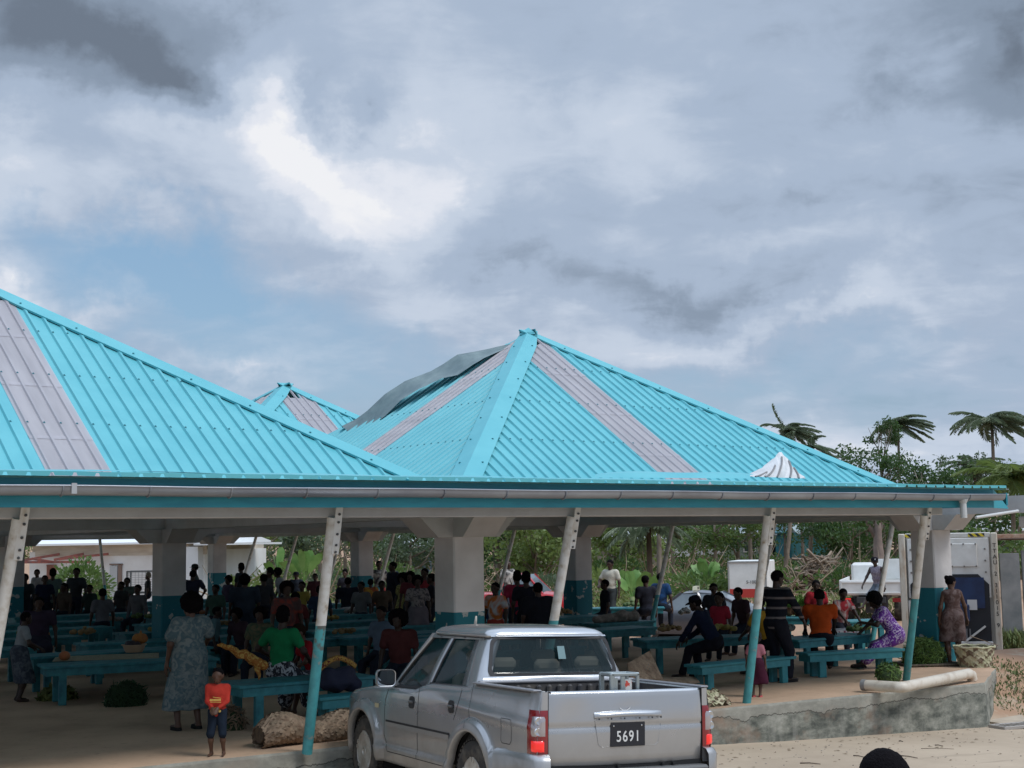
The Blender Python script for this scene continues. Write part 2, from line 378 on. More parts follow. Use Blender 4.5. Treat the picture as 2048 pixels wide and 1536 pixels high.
def slab_mat():
    # worn floor on top, stained concrete with cracks and streaks on the upright face
    m = mat('worn concrete', (.33, .27, .21), .9, bump=.3, bscale=12, spec=.25)
    nt = m.node_tree; N = nt.nodes; L = nt.links; b = N['Principled BSDF']; src = N['Texture Coordinate'].outputs['Object']
    def noi(s, d, st=None, r=.6):
        v = src
        if st: mp = N.new('ShaderNodeMapping'); mp.inputs['Scale'].default_value = st; L.new(src, mp.inputs[0]); v = mp.outputs[0]
        t = N.new('ShaderNodeTexNoise'); t.inputs['Scale'].default_value = s; t.inputs['Detail'].default_value = d; t.inputs['Roughness'].default_value = r; L.new(v, t.inputs['Vector']); return t.outputs['Fac']
    def rgb(f, stops):
        r = N.new('ShaderNodeValToRGB'); e = r.color_ramp.elements; e[0].position, e[0].color = stops[0][0], stops[0][1]+(1,); e[1].position, e[1].color = stops[-1][0], stops[-1][1]+(1,)
        for p_, c_ in stops[1:-1]: q = e.new(p_); q.color = c_+(1,)
        L.new(f, r.inputs[0]); return r.outputs[0]
    def mx(f, a, c, mode='MIX'):
        t = N.new('ShaderNodeMixRGB'); t.blend_type = mode
        if isinstance(f, float): t.inputs[0].default_value = f
        else: L.new(f, t.inputs[0])
        L.new(a, t.inputs[1])
        if isinstance(c, tuple): t.inputs[2].default_value = c+(1,)
        else: L.new(c, t.inputs[2])
        return t.outputs[0]
    top = rgb(noi(.8, 8), [(.3, (.56, .38, .26)), (.5, (.48, .33, .225)), (.7, (.36, .25, .17))])
    top = mx(rgb(noi(7, 5), [(.6, (0, 0, 0)), (.75, (.6, .6, .6))]), top, (.17, .13, .10))
    side = rgb(noi(3.2, 9, (1, 1, 1.7), .70), [(.30, (.38, .37, .32)), (.44, (.25, .25, .21)), (.54, (.15, .155, .13)), (.66, (.075, .08, .07))])
    side = mx(rgb(noi(2.2, 6, (3, 3, .35)), [(.54, (0, 0, 0)), (.68, (.25, .25, .25))]), side, (.40, .385, .34))
    side = mx(rgb(noi(1.3, 5, (1, 1, 1.2)), [(.56, (0, 0, 0)), (.68, (.75, .75, .75))]), side, (.25, .17, .12))
    g = N.new('ShaderNodeNewGeometry'); sp = N.new('ShaderNodeSeparateXYZ'); L.new(g.outputs['Normal'], sp.inputs[0])
    gt = N.new('ShaderNodeMath'); gt.operation = 'GREATER_THAN'; L.new(sp.outputs[2], gt.inputs[0]); gt.inputs[1].default_value = .6
    # crack running along the upright face
    spz = N.new('ShaderNodeSeparateXYZ'); L.new(src, spz.inputs[0])
    cn = noi(.9, 6, (1, 1, .01), .7)
    a = N.new('ShaderNodeMath'); a.operation = 'MULTIPLY_ADD'; L.new(cn, a.inputs[0]); a.inputs[1].default_value = -.42; a.inputs[2].default_value = .06
    d = N.new('ShaderNodeMath'); d.operation = 'SUBTRACT'; L.new(spz.outputs[2], d.inputs[0]); L.new(a.outputs[0], d.inputs[1])
    ab = N.new('ShaderNodeMath'); ab.operation = 'ABSOLUTE'; L.new(d.outputs[0], ab.inputs[0])
    ck = rgb(ab.outputs[0], [(.004, (1, 1, 1)), (.012, (0, 0, 0))])
    side = mx(ck, side, (.045, .04, .035))
    # the lighter rendered band above the crack
    up = N.new('ShaderNodeMath'); up.operation = 'GREATER_THAN'; L.new(d.outputs[0], up.inputs[0]); up.inputs[1].default_value = 0.0
    side2 = mx(rgb(noi(2.5, 8), [(.4, (.46, .43, .37)), (.65, (.30, .24, .18))]), side, side); 
    side = mx(up.outputs[0], side, mx(.5, side, (.36, .34, .29)))
    c = mx(gt.outputs[0], side, top)
    L.new(c, b.inputs['Base Color'])
    return m
M_slab = slab_mat()

pav = empty('market_pavilion', 'long open market pavilion with turquoise pyramid roofs, teal and grey columns and leaning poles', 'pavilion', (10.6, 14.2, 0))
PO = Vector((10.6, 14.2, 0))
def inpav(o):          # geometry was written in world coordinates
    o.parent = pav; o.matrix_parent_inverse = Matrix.Translation(-PO); return o
SLAB = [(-14, 15.4), (6.3, 14.5), (8.05, 14.39), (13.88, 14.07), (18.74, 13.7), (20.78, 14.97), (21.6, 16.2), (21.6, 49), (-14, 49)]
def make_slab():
    m = MB(); n = len(SLAB); pts = []
    # subdivide the front edge and nibble it
    edge = []
    for i in range(n):
        a = Vector(SLAB[i]+(0,)); b = Vector(SLAB[(i+1) % n]+(0,)); k = max(1, int((b-a).length/.25)) if i < 6 else 1
        for j in range(k):
            p = a.lerp(b, j/k)
            if 1 <= i < 6: p += Vector((0, noise.noise(Vector((p.x*2.3, 3, 0)))*.035, 0))
            edge.append(p)
    top = [(p.x, p.y, 0) for p in edge]; k = len(top)
    lip = [(p.x, p.y-.012, -.03-.012*noise.noise(Vector((p.x*3, 0, 1)))) for p in edge]
    bot = [(p.x, p.y-.02, -1.2) for p in edge]
    m.add(top, [tuple(range(k))])
    m.add(top+lip+bot, [(i, (i+1) % k, k+(i+1) % k, k+i) for i in range(k)]+[(k+i, k+(i+1) % k, 2*k+(i+1) % k, 2*k+i) for i in range(k)])
    return inpav(m.build('floor_slab', M_slab))
make_slab()

GX0, GY0, GS = 10.61, 16.05, 10.1
APEXZ, SLOPE, HALF = 6.18, .65, 4.92
CW = .5
def make_column(i, j):
    x, y = GX0+i*GS, GY0+j*10.15; m = MB()
    m.cham((x+CW/2, y+CW/2, 1.28), (CW, CW, 2.56), .02)
    cx, cy = x+CW/2, y+CW/2
    # haunched bracket head in both directions
    m2 = MB()
    for ax in (0, 1):
        prof = [(-.78, 2.60), (-.50, 2.335), (.50, 2.335), (.78, 2.60)]
        w = .26 + ax*.006; z0 = 0 if ax else .004
        if ax == 0: poly = [(cx+a, cy-w, z-z0) for a, z in prof]; m2.prism(poly, (0, 0, 0), (0, 2*w, 0))
        else: poly = [(cx-w, cy+a, z) for a, z in prof]; m2.prism(poly, (0, 0, 0), (2*w, 0, 0))
    c = inpav(m.build('column', M_col)); 
    h = m2.build('column_head', M_beam, c)
    return c
for i in (-1, 0, 1):
    for j in range(4): make_column(i, j)
# perimeter beams and cross beams
m = MB()
m.cham((2.1, 13.88, 2.62), (32.0, .12, .128), .012)
inpav(m.build('front_beam', M_beam))
m = MB(); m.box((22.2, 33.2, 2.62), (.12, 31.2, .14)); inpav(m.build('side_beam', M_beam))
m = MB(); m.box((4.1, 48.3, 2.62), (36, .12, .14)); inpav(m.build('back_beam', M_beam))
for j in range(4):
    y = GY0+j*10.15+CW/2; m = MB(); m.box((3.0, y, 2.745), (36.5, .3, .285)); inpav(m.build('cross_beam', M_beam))
for i in (-1, 0, 1):
    x = GX0+i*GS+CW/2; m = MB(); m.box((x, 31.2, 2.742), (.3, 34.0, .287)); inpav(m.build('long_beam', M_beam))
m = MB()
for k in range(14):
    x = -6+k*2.02+1; 
    if x > 20.3: break
    m.bar((x, 14.0, 2.79), (x, 15.9, 2.79), .08, .14)
inpav(m.build('eave_rafters', M_beam))

# roof: skirt all round, pyramids on top
M_under = mat('dim steel underside', (.20, .25, .27), .7)
def ribs(m, p0, p1, side, nrm, w0=.062, w1=.03, h=.03, cut=None):
    """trapezoid rib from p0 to p1; side and nrm are unit vectors"""
    vs = []
    for p in (p0, p1):
        for a, b in ((-w0/2, 0), (-w1/2, h), (w1/2, h), (w0/2, 0)): vs.append(p+side*a+nrm*b)
    m.add(vs, ((0, 1, 5, 4), (1, 2, 6, 5), (2, 3, 7, 6), (3, 2, 1, 0), (4, 5, 6, 7)))
def pyramid(cx, cy, sky=None, faces=(0, 3), peel=False):
    base = APEXZ-SLOPE*HALF; A = Vector((cx, cy, APEXZ)); L_ = math.hypot(1, SLOPE)
    roof = None
    m = MB(); sk = []
    for f in range(4):
        # f 0 front(-y) 1 right(+x) 2 back(+y) 3 left(-x)
        out = [Vector((0, -1, 0)), Vector((1, 0, 0)), Vector((0, 1, 0)), Vector((-1, 0, 0))][f]
        sd = [Vector((1, 0, 0)), Vector((0, 1, 0)), Vector((-1, 0, 0)), Vector((0, -1, 0))][f]
        dn = (out+Vector((0, 0, -SLOPE)))/L_; nrm = (out*SLOPE+Vector((0, 0, 1)))/L_
        P = lambda u, v: A+sd*u+(out*v+Vector((0, 0, -SLOPE*v)))
        s0, s1 = sky.get(f, (9, 9)) if sky else (9, 9)
        if s0 > 8: m.add([A, P(-HALF, HALF), P(HALF, HALF)], [(0, 1, 2)])
        else:
            pl_ = [P(-HALF, HALF), P(s0, HALF), P(s0, abs(s0))]+([A] if s0 > 0 else []); m.add(pl_, [tuple(range(len(pl_)))])
            pl_ = ([A] if s1 < 0 else [])+[P(s1, abs(s1)), P(s1, HALF), P(HALF, HALF)]; m.add(pl_, [tuple(range(len(pl_)))])
        if f not in faces:
            if s0 < 9:
                t = MB(); t.add([P(s0-.03, abs(s0)+.1), P(s0-.03, HALF)+nrm*0, P(s1+.03, HALF), P(s1+.03, abs(s1)+.1)], [(0, 1, 2, 3)]); t.v = [tuple(Vector(v)+nrm*.006) for v in t.v]; sk.append(t)
            continue
        pitch = .2075
        k0 = int(HALF/pitch)
        mm = {}
        for k in range(-k0, k0+1):
            u = k*pitch
            if abs(u) > HALF-.12: continue
            t = m
            if s0-.01 < u < s1+.01:
                t = mm.setdefault('s', MB())
            ribs(t, P(u, abs(u)+.14), P(u, HALF), sd, nrm)
            q = 1.15
            v = HALF-.12
            while v > abs(u)+.3:       # washers over each batten
                c = P(u, v)+nrm*.034
                o_ = len(m.v); m.cur = 1
                m.add([c+sd*.013-dn*.013, c+sd*.013+dn*.013, c-sd*.013+dn*.013, c-sd*.013-dn*.013, c+nrm*.016], ((0, 1, 4), (1, 2, 4), (2, 3, 4), (3, 0, 4)))
                m.cur = 0
                v -= q
        if s0 < 9:
            t = mm.setdefault('s', MB())
            e0, e1 = s0-.03, s1+.03
            nseg = 5; vs = []
            def top(u): return abs(u)+.12
            pts = [P(e0, top(e0)), P(e0, HALF)+nrm*0, P(e1, HALF), P(e1, top(e1))]
            pts = [p+nrm*.006 for p in pts]
            t.add(pts, [(0, 1, 2, 3)])
            # lapped sheet joints, lighter bands
            for v in (1.5, 2.75, 3.95):
                vv = v
                t.add([P(e0, vv-.05)+nrm*.012, P(e0, vv+.02)+nrm*.012, P(e1, vv+.02)+nrm*.012, P(e1, vv-.05)+nrm*.012], [(0, 1, 2, 3)])
            sk.append(t)
    roof = inpav(m.build('pyramid_roof', [M_roof, M_roofdark], fix=False))
    for t in sk: t.build('skylight', M_sky, roof, fix=False)
    # hip flashings
    for q, (sx, sy) in enumerate(((-1, -1), (1, -1), (1, 1), (-1, 1))):
        if peel and q == 3: continue
        m = MB(); d = Vector((sx, sy, -SLOPE)); w = .34
        n1 = Vector((sx*SLOPE, 0, 1)).normalized(); n2 = Vector((0, sy*SLOPE, 1)).normalized()
        rows = []
        for i in range(9):
            t = i/8*(HALF+.02)
            c = A+d*t+Vector((0, 0, .055)); ww = w if i else .22
            a = Vector((0, 1, 0))*(-sy); b = Vector((1, 0, 0))*(-sx)
            # wings lie on the two faces: moving towards -sy along face of x, and -sx along face of y
            l2 = c + a*ww*1.0; r2 = c + b*ww*1.0
            l3 = l2-n1*.03; r3 = r2-n2*.03
            rows.append([l3, l2, c, r2, r3])
        m.sheet(rows)
        # screws
        for i in range(1, 8):
            t = i*.62
            for a in (Vector((0, -sy, 0)), Vector((-sx, 0, 0))):
                c = A+d*t+a*.24+Vector((0, 0, .06)); m.cur = 1
                m.box(c, (.022, .022, .02)); m.cur = 0
        m.build('hip_flashing', [M_roof, M_roofdark], roof, fix=False)
    return roof
PCX, PCY = 15.9, 21.4
mid_roof = pyramid(PCX, PCY, {0: (-.73, .12), 3: (-.12, .66), 1: (-.4, .4), 2: (-.4, .4)}, (0, 3), peel=True)
pyramid(PCX-10.07, PCY, {0: (-.45, .28), 3: (-.4, .4), 1: (-.4, .4), 2: (-.4, .4)}, (0,))
pyramid(PCX, PCY+10.1, {0: (-.43, .43), 3: (-.3, .43), 1: (-.4, .4), 2: (-.4, .4)}, (0, 3))
for i, j in ((-1, 1), (0, 2), (-1, 2)): pyramid(PCX+10.07*i, PCY+10.1*j, {0: (-.4, .4), 1: (-.4, .4), 2: (-.4, .4), 3: (-.4, .4)}, ())
# cap at the top of the middle roof
m = MB()
A = Vector((PCX, PCY, APEXZ+.075))
m.lathe([(.21, -.12), (.18, -.07), (.0, .03)], A, 4, Matrix.Rotation(0, 3, 'Z'))
m.build('roof_cap', M_roof, mid_roof)
# low skirt round the pyramids
EY, EZ = 13.36, 2.985
OUT_ = [(-14, EY), (18.85, EY), (19.75, 13.75), (22.75, 17.0), (22.75, 48.9), (-14, 48.9)]
m = MB()
m.add([(-14, EY, EZ-.035), (18.85, EY, EZ-.035), (19.7, 13.8, EZ-.035), (20.6, 16.5, 3.0), (-14, 16.5, 3.0)], [(0, 1, 2, 3, 4)])
m.add([(20.6, 16.5, 3.0), (22.75, 18.3, 2.93), (22.75, 48.9, 2.93), (20.6, 46.8, 3.0)], [(0, 1, 2, 3)])
m.add([(20.9, 46.8, 3.0), (22.75, 48.9, 2.93), (-14, 48.9, 2.93), (-14, 46.8, 3.0)], [(0, 1, 2, 3)])
# the trapezoid profile seen end-on along the eave
x = -2.0; pitch = .2165; prof = []
while x < 18.85:
    prof += [(x, -.0), (x+.055, -.0), (x+.07, -.033), (x+pitch-.015, -.033), (x+pitch, 0)]; x += pitch
def wob(x): return .006*noise.noise(Vector((x*1.3, 0, 0)))+.004*noise.noise(Vector((x*5, 2, 0)))
x = -2.0
while x < 18.8:
    z = EZ+wob(x); y = EY-.05
    top_ = [(x, y, z+.004), (x+.05, y, z+.004)]
    # hollow rib end
    m.add([(x, y, z-.036), (x+.012, y, z-.006), (x+.038, y, z-.006), (x+.05, y, z-.036), (x+.05, y, z+.006), (x, y, z+.006)], [(0, 1, 5), (1, 2, 4, 5), (2, 3, 4)])
    z2 = EZ+wob(x+pitch); m.add([(x+.05, y, z-.036), (x+pitch, y, z2-.036), (x+pitch, y, z2+.006), (x+.05, y, z+.006)], [(0, 1, 2, 3)])
    m.add([(x, y, z+.006), (x+pitch, y, z2+.006), (x+pitch, y+.4, z2+.022), (x, y+.4, z+.022)], [(0, 1, 2, 3)])
    x += pitch
inpav(m.build('eave_roof', M_roof, fix=False))
m = MB()     # flashing strip lapped on the skirt, its edge buckled
rows = []
for r in range(3):
    row = []
    for i in range(90):
        xx = 3+i*.16; z = EZ+.008+.012*noise.noise(Vector((xx*.9, 7, 0)))+ (.028*max(0, noise.noise(Vector((xx*.45, 1, 0)))) if r == 0 else 0)
        row.append((xx, EY+.03+r*.25, z+r*.022))
    rows.append(row)
m.sheet(rows); inpav(m.build('eave_flashing', M_roof, fix=False))
m = MB()
m.box((2.425, EY+.10, 2.795), (32.85, .03, .28))
inpav(m.build('fascia_board', M_fascia))
m = MB()
c = Vector((18.85, EY+.10, 0)); e = Vector((19.75, 13.82, 0))
m.prism([(c.x, c.y, 2.655), (c.x, c.y, 2.945), (c.x+.12, c.y+.05, 2.93), (e.x, e.y, 2.665), (e.x, e.y, 2.65)], (0, 0, 0), (-.01, .03, 0))
inpav(m.build('fascia_end', mat('light teal fascia end', (.02, .30, .37), .5)))
m = MB(); m.box((22.72, 33.6, 2.80), (.03, 30.6, .26)); m.bar((19.7, 13.8, 2.80), (20.55, 16.4, 2.80), .03, .2); m.bar((20.55, 16.4, 2.80), (22.72, 18.3, 2.80), .03, .2); inpav(m.build('side_fascia', M_fascia))
m = MB(); m.box((4.3, 48.88, 2.80), (36.8, .03, .26)); inpav(m.build('back_fascia', M_fascia))
# gutter: half-round trough with rolled bead and strap brackets
def gut(x): return 2.815+.004*math.sin(x*1.7)+.004*noise.noise(Vector((x*.8, 4, 0)))
m = MB(); rows = []
for i in range(120):
    x = -2+i*(20.95/119); z = gut(x)
    rows.append([(x, EY+.08-.075+ .075*math.cos(t), z+.085*math.sin(t)+.03) for t in [math.pi*(1+k/8) for k in range(9)]])
m.sheet(rows)
m.tube([(-2+i*(20.95/60), EY-.07, gut(-2+i*(20.95/60))+.036) for i in range(61)], .011, 6)
gutter = inpav(m.build('gutter', M_zinc, smooth=True, fix=False, angle=50))
for k in range(26):
    x = 3.55+k*.855
    if x > 18.8: break
    m = MB(); z = gut(x)
    m.tube([(x, EY+.005+.083*math.cos(t), z+.03+.092*math.sin(t)) for t in [math.pi*(1+q/8) for q in range(9)]]+[(x, EY+.085, z+.05)], .008, 5)
    b = m.build('gutter_bracket', M_zinc, gutter)
m = MB(); x = 18.0
m.tube([(x, EY+.01, 2.76), (x, EY+.01, 2.60), (x, EY+.01, 2.50)], [.045, .05, .05], 12); m.tube([(x, EY+.01, 2.78), (x, EY+.01, 2.72)], [.075, .05], 12)
m.build('gutter_outlet', mat('grey outlet pipe', (.50, .51, .50), .5), gutter)
m = MB(); m.box((onY(148, 985, EY-.075).x, EY-.078, 2.83), (.05, .015, .10)); m.build('gutter_patch', mat('pale patch', (.36, .37, .38), .5), gutter)
# leaning poles with bolted plates
def pole_mat(h):
    m = mat('pole paint, white above and teal below', (.6, .58, .54), .55, bump=.1, bscale=20)
    nt = m.node_tree; N = nt.nodes; L = nt.links; b = N['Principled BSDF']; src = N['Texture Coordinate'].outputs['Object']
    sp = N.new('ShaderNodeSeparateXYZ'); L.new(src, sp.inputs[0])
    t = N.new('ShaderNodeTexNoise'); t.inputs['Scale'].default_value = 9; t.inputs['Detail'].default_value = 6; L.new(src, t.inputs['Vector'])
    def ramp(f, st):
        r = N.new('ShaderNodeValToRGB'); e = r.color_ramp.elements; e[0].position, e[0].color = st[0][0], st[0][1]+(1,); e[1].position, e[1].color = st[-1][0], st[-1][1]+(1,)
        for p_, c_ in st[1:-1]: q = e.new(p_); q.color = c_+(1,)
        L.new(f, r.inputs[0]); return r.outputs[0]
    wh = ramp(t.outputs['Fac'], [(.45, (.62, .60, .56)), (.62, (.50, .46, .40)), (.75, (.26, .17, .09))])
    te = ramp(t.outputs['Fac'], [(.4, (.06, .30, .32)), (.62, (.045, .23, .25)), (.7, (.20, .24, .22))])
    dk = ramp(t.outputs['Fac'], [(.45, (.10, .11, .10)), (.55, (.06, .30, .32))])
    def gt(v):
        q = N.new('ShaderNodeMath'); q.operation = 'GREATER_THAN'; L.new(sp.outputs[2], q.inputs[0]); q.inputs[1].default_value = v; return q.outputs[0]
    def mx(f, a, c):
        x = N.new('ShaderNodeMixRGB'); L.new(f, x.inputs[0]); L.new(a, x.inputs[1]); L.new(c, x.inputs[2]); return x.outputs[0]
    c = mx(gt(h), te, wh) if h < 1.35 else mx(gt(h), mx(gt(h-.27), te, dk), wh)
    L.new(c, b.inputs['Base Color']); return m
M_p13 = pole_mat(1.285); M_p14 = pole_mat(1.38); M_p1l = pole_mat(1.19)
def pole(a, b, mt, r=.058, plate=True):
    a = Vector(a); b = Vector(b); m = MB()
    m.tube([a, b], r, 16)
    o = inpav(m.build('leaning_pole', mt, smooth=True))
    if plate:
        m = MB(); d = (b-a).normalized(); c = b-d*.22+Vector((.045, -.06, 0))
        m.bar(c-d*.19, Vector((b.x+.045, b.y-.075, 2.665)), .085, .012, (0, -1, 0))
        p = m.build('fixing_plate', M_white, o)
        m = MB()
        for q in (.02, .09, .2, .32, .40): m.lathe([(.014, -.008), (.014, .008), (0, .012)], c-d*.19+d*q*1.1+Vector((.0, -.01, 0)), 8, Matrix.Rotation(R_(90), 3, 'X'))
        m.build('bolt', mat('dark bolt', (.06, .06, .06), .6), p)
    return o
PT = [onY(37, 1016, 13.80), onY(665, 1014, 13.80), onY(1143, 1013, 13.80), onY(1535, 1014, 13.80), onY(1848, 1016, 13.80)]
PB = [Vector((3.95, 14.45, 0)), onz(614, 1503), Vector((10.72, 14.42, 0)), onz(1493, 1406), onz(1812, 1361)]
for k in range(5):
    b = PT[k].copy(); b.z = 2.56; a = PB[k].copy()
    a.z = -.02; pole(a, b, (M_p1l if k in (0,) else (M_p14 if k == 1 else M_p13)))
M_p2 = pole_mat(1.0)
for y in (18.11, 21.25, 24.44, 27.5, 30.63, 33.7, 36.82, 40.0, 43.1, 46.2):
    pole((21.35, y+.02, -.02), (22.2, y, 2.6), M_p2, .05, False)
for x in (17.4, 14.0, 7, 3.6, .2): pole((x, 48.2-.5, -.02), (x-.1, 48.3, 2.6), M_p2, .05, False)
# peeled hip flashing on the middle roof
def peel():
    top = [(1030, 686, 26.75), (975, 698, 26.7), (915, 709, 26.65), (888, 727, 26.65), (862, 742, 26.65), (810, 762, 26.65), (770, 788, 26.7), (735, 821, 26.75), (712, 838, 26.8), (684, 852, 26.9)]
    bot = [(1022, 693, 26.6), (968, 716, 26.3), (948, 728, 26.15), (915, 750, 26.1), (882, 757, 26.1), (838, 778, 26.1), (802, 800, 26.15), (770, 832, 26.2), (738, 856, 26.3), (706, 872, 26.4)]
    m = MB(); rows = []
    for (a, b, d), (a2, b2, d2) in zip(top, bot):
        p = atd(a, b, d); q = atd(a2, b2, d2); mm = p.lerp(q, .5)+Vector((.04, .06, .0))
        rows.append([p+Vector((.06, .1, -.03)), p, p.lerp(mm, .5), mm, q])
    # subdivide along the length
    R2 = []
    for i in range(len(rows)-1):
        for t in (0, .33, .66): R2.append([rows[i][k].lerp(rows[i+1][k], t)+Vector((0, 0, .008*noise.noise(Vector((i+t, k, 0))))) for k in range(5)])
    R2.append(rows[-1]); m.sheet(R2)
    o = m.build('peeled_flashing', mat('bare underside of bent steel strip', (.12, .17, .18), .5, metal=.2, col2=(.19, .25, .25), nscale=3), mid_roof, smooth=True, fix=False)
peel()
def curl():
    # roof sheet end torn up by the wind, ribbed pale underside
    m = MB(); cols = 26
    base = [onY(1478+ (1606-1478)*i/(cols-1), 952+5*i/(cols-1), 14.6) for i in range(cols)]
    topy = []
    for i in range(cols):
        x = 1478+(1606-1478)*i/(cols-1)
        if x < 1563: t = (x-1478)/(85); y = 951-50*(t**1.9)
        else: t = (x-1563)/43; y = 901+56*(t**.95)
        topy.append(onY(x-2, y, 14.95))
    rows = []
    for r in range(9):
        t = r/8; row = []
        for i in range(cols):
            p = base[i].lerp(topy[i], t); p.y += -.10*math.sin(math.pi*t)*.6
            ph = (i*.215*2.0) % 1.0
            p.y += -.028 if ((i+1) % 5 == 0) else 0
            row.append(p)
        rows.append(row)
    m.sheet(rows)
    torn = m.build('torn_sheet', mat('pale underside of torn roof sheet', (.62, .62, .62), .5, col2=(.5, .5, .5), nscale=3), mid_roof, fix=False)
    m = MB()
    for i0, i1, h in ((6, 9, .50), (10, 13, .66), (14, 16, .80), (19, 18.5, .82), (23, 20.5, .72)):
        P = []
        for k in range(7):
            t = k/6*h; u = i0+(i1-i0)*k/6; j = int(u); q = u-j; r_ = t*8; a_ = int(r_); w_ = r_-a_
            p = rows[a_][j].lerp(rows[a_][min(j+1, cols-1)], q).lerp(rows[min(a_+1, 8)][j].lerp(rows[min(a_+1, 8)][min(j+1, cols-1)], q), w_); P.append(p+Vector((0, -.02, 0)))
        m.tube(P, [.014]*7, 5)
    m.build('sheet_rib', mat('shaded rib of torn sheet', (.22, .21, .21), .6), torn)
    m = MB(); rows = [[], [], []]
    for i in range(40):
        t = i/39; x = 1190+(1500-1190)*t; h = 5*math.sin(math.pi*t)+2*math.sin(9*t)
        rows[0].append(onY(x, 955+2*t, 14.0)); rows[1].append(onY(x, 949-h*.8+2*t, 14.1)); rows[2].append(onY(x+8, 947-h+2*t, 14.5))
    m.sheet(rows); m.build('lifted_strip', M_roof, mid_roof, smooth=True, fix=False)
curl()
# ================================================================== smooth solid modelling (people, fruit, bags)
def surface_net(F, org, vx):
    """zero surface of the field F sampled on a grid"""
    S = F < 0
    nx, ny, nz = F.shape
    c = np.zeros((nx-1, ny-1, nz-1), dtype=np.int8)
    for a in (0, 1):
        for b in (0, 1):
            for d in (0, 1): c += S[a:nx-1+a, b:ny-1+b, d:nz-1+d]
    act = (c > 0) & (c < 8)
    idx = -np.ones(act.shape, dtype=np.int64); n = int(act.sum())
    idx[act] = np.arange(n)
    I = np.argwhere(act); acc = np.zeros((n, 3)); cnt = np.zeros(n)
    cor = [(a, b, d) for a in (0, 1) for b in (0, 1) for d in (0, 1)]
    vals = {q: F[I[:, 0]+q[0], I[:, 1]+q[1], I[:, 2]+q[2]] for q in cor}
    for q in cor:
        for ax in range(3):
            if q[ax] == 0:
                r = list(q); r[ax] = 1; r = tuple(r)
                a = vals[q]; b = vals[r]; k = (a < 0) != (b < 0)
                t = np.where(k, a/np.where(k, a-b, 1), 0)
                p = np.zeros((n, 3)); p[:] = q; p[:, ax] += t
                acc += p*k[:, None]; cnt += k
    V = (I+acc/cnt[:, None])*vx+np.array(org)
    quads = []
    for ax in range(3):
        sl0 = [slice(1, -1)]*3; sl0[ax] = slice(0, -1); sl1 = list(sl0); sl1[ax] = slice(1, None)
        A = S[tuple(sl0)]; B = S[tuple(sl1)]
        for flip, K in ((0, A & ~B), (1, ~A & B)):
            P = np.argwhere(K); 
            if not len(P): continue
            o = np.array([1, 1, 1]); o[ax] = 0; P = P+o
            u = [1, 2, 0][ax]; w = [2, 0, 1][ax]
            e = np.zeros(3, int); e[u] = 1; g = np.zeros(3, int); g[w] = 1
            q = [P-e-g, P-g, P, P-e]
            q = [idx[t[:, 0], t[:, 1], t[:, 2]] for t in q]
            Q = np.stack(q[::-1] if flip else q, 1); quads.append(Q[(Q >= 0).all(1)])
    return V, np.concatenate(quads) if quads else np.zeros((0, 4), int)
def field(prims, vx, k=.03, cuts=(), pad=.05):
    """prims: ('c', p0, p1, r0, r1) tapered limb, ('e', centre, radii, 3x3 or None) ellipsoid; optional 6th item own blend"""
    lo = np.full(3, 1e9); hi = -lo
    for p in prims:
        if p[0] == 'c':
            for q, r in ((p[1], p[3]), (p[2], p[4])): lo = np.minimum(lo, np.array(q)-r); hi = np.maximum(hi, np.array(q)+r)
        else:
            r = max(p[2]); lo = np.minimum(lo, np.array(p[1])-r); hi = np.maximum(hi, np.array(p[1])+r)
    lo -= pad; hi += pad
    nn = np.maximum(((hi-lo)/vx).astype(int)+2, 4)
    X = np.stack(np.meshgrid(*[lo[i]+vx*np.arange(nn[i]) for i in range(3)], indexing='ij'), -1).astype(np.float32)
    F = None
    for p in prims:
        if p[0] == 'c':
            a = np.array(p[1], dtype=np.float32); b = np.array(p[2], dtype=np.float32); d = b-a; L = float(d@d)+1e-9
            t = np.clip(((X-a)@d)/L, 0, 1); D = np.linalg.norm(X-a-t[..., None]*d, axis=-1)-(p[3]+(p[4]-p[3])*t)
        else:
            c = np.array(p[1], dtype=np.float32); r = np.array(p[2], dtype=np.float32); q = X-c
            if p[3] is not None: q = q@np.array(p[3], dtype=np.float32)
            k0 = np.linalg.norm(q/r, axis=-1); k1 = np.linalg.norm(q/(r*r), axis=-1)+1e-6; D = k0*(k0-1)/k1
        if F is None: F = D
        else:
            kk = k if len(p) < 6 else p[5]
            h = np.clip(.5+.5*(D-F)/kk, 0, 1); F = D*(1-h)+F*h-kk*h*(1-h)
    for (pt, nrm) in cuts:      # keep the side the normal does not point to
        n_ = np.array(nrm, dtype=np.float32); F = np.maximum(F, (X-np.array(pt, dtype=np.float32))@n_)
    return F, lo
def solid(parts, name, m, parent=None, disp=None):
    """parts: list of (prims, voxel, blend, cuts) fused in one mesh"""
    VS = []; FS = []; o = 0
    for pr_ in parts:
        prims, vx, k = pr_[:3]; cuts = pr_[3] if len(pr_) > 3 else ()
        F, lo = field(prims, vx, k, cuts); V, Q = surface_net(F, lo, vx)
        VS.append(V); FS.append(Q+o); o += len(V)
    V = np.concatenate(VS); Q = np.concatenate(FS)
    if disp:
        am, sc, st = disp
        for i in range(len(V)):
            v = Vector(V[i]); n_ = noise.noise_vector(Vector((v.x*sc, v.y*sc, v.z*sc*st)))
            V[i] += np.array(n_)*am
    me = bpy.data.meshes.new(name); me.from_pydata(V.tolist(), [], Q.tolist())
    me.materials.append(m); me.polygons.foreach_set('use_smooth', [True]*len(me.polygons))
    ob = bpy.data.objects.new(name, me); COL.objects.link(ob)
    if parent: ob.parent = parent
    return ob
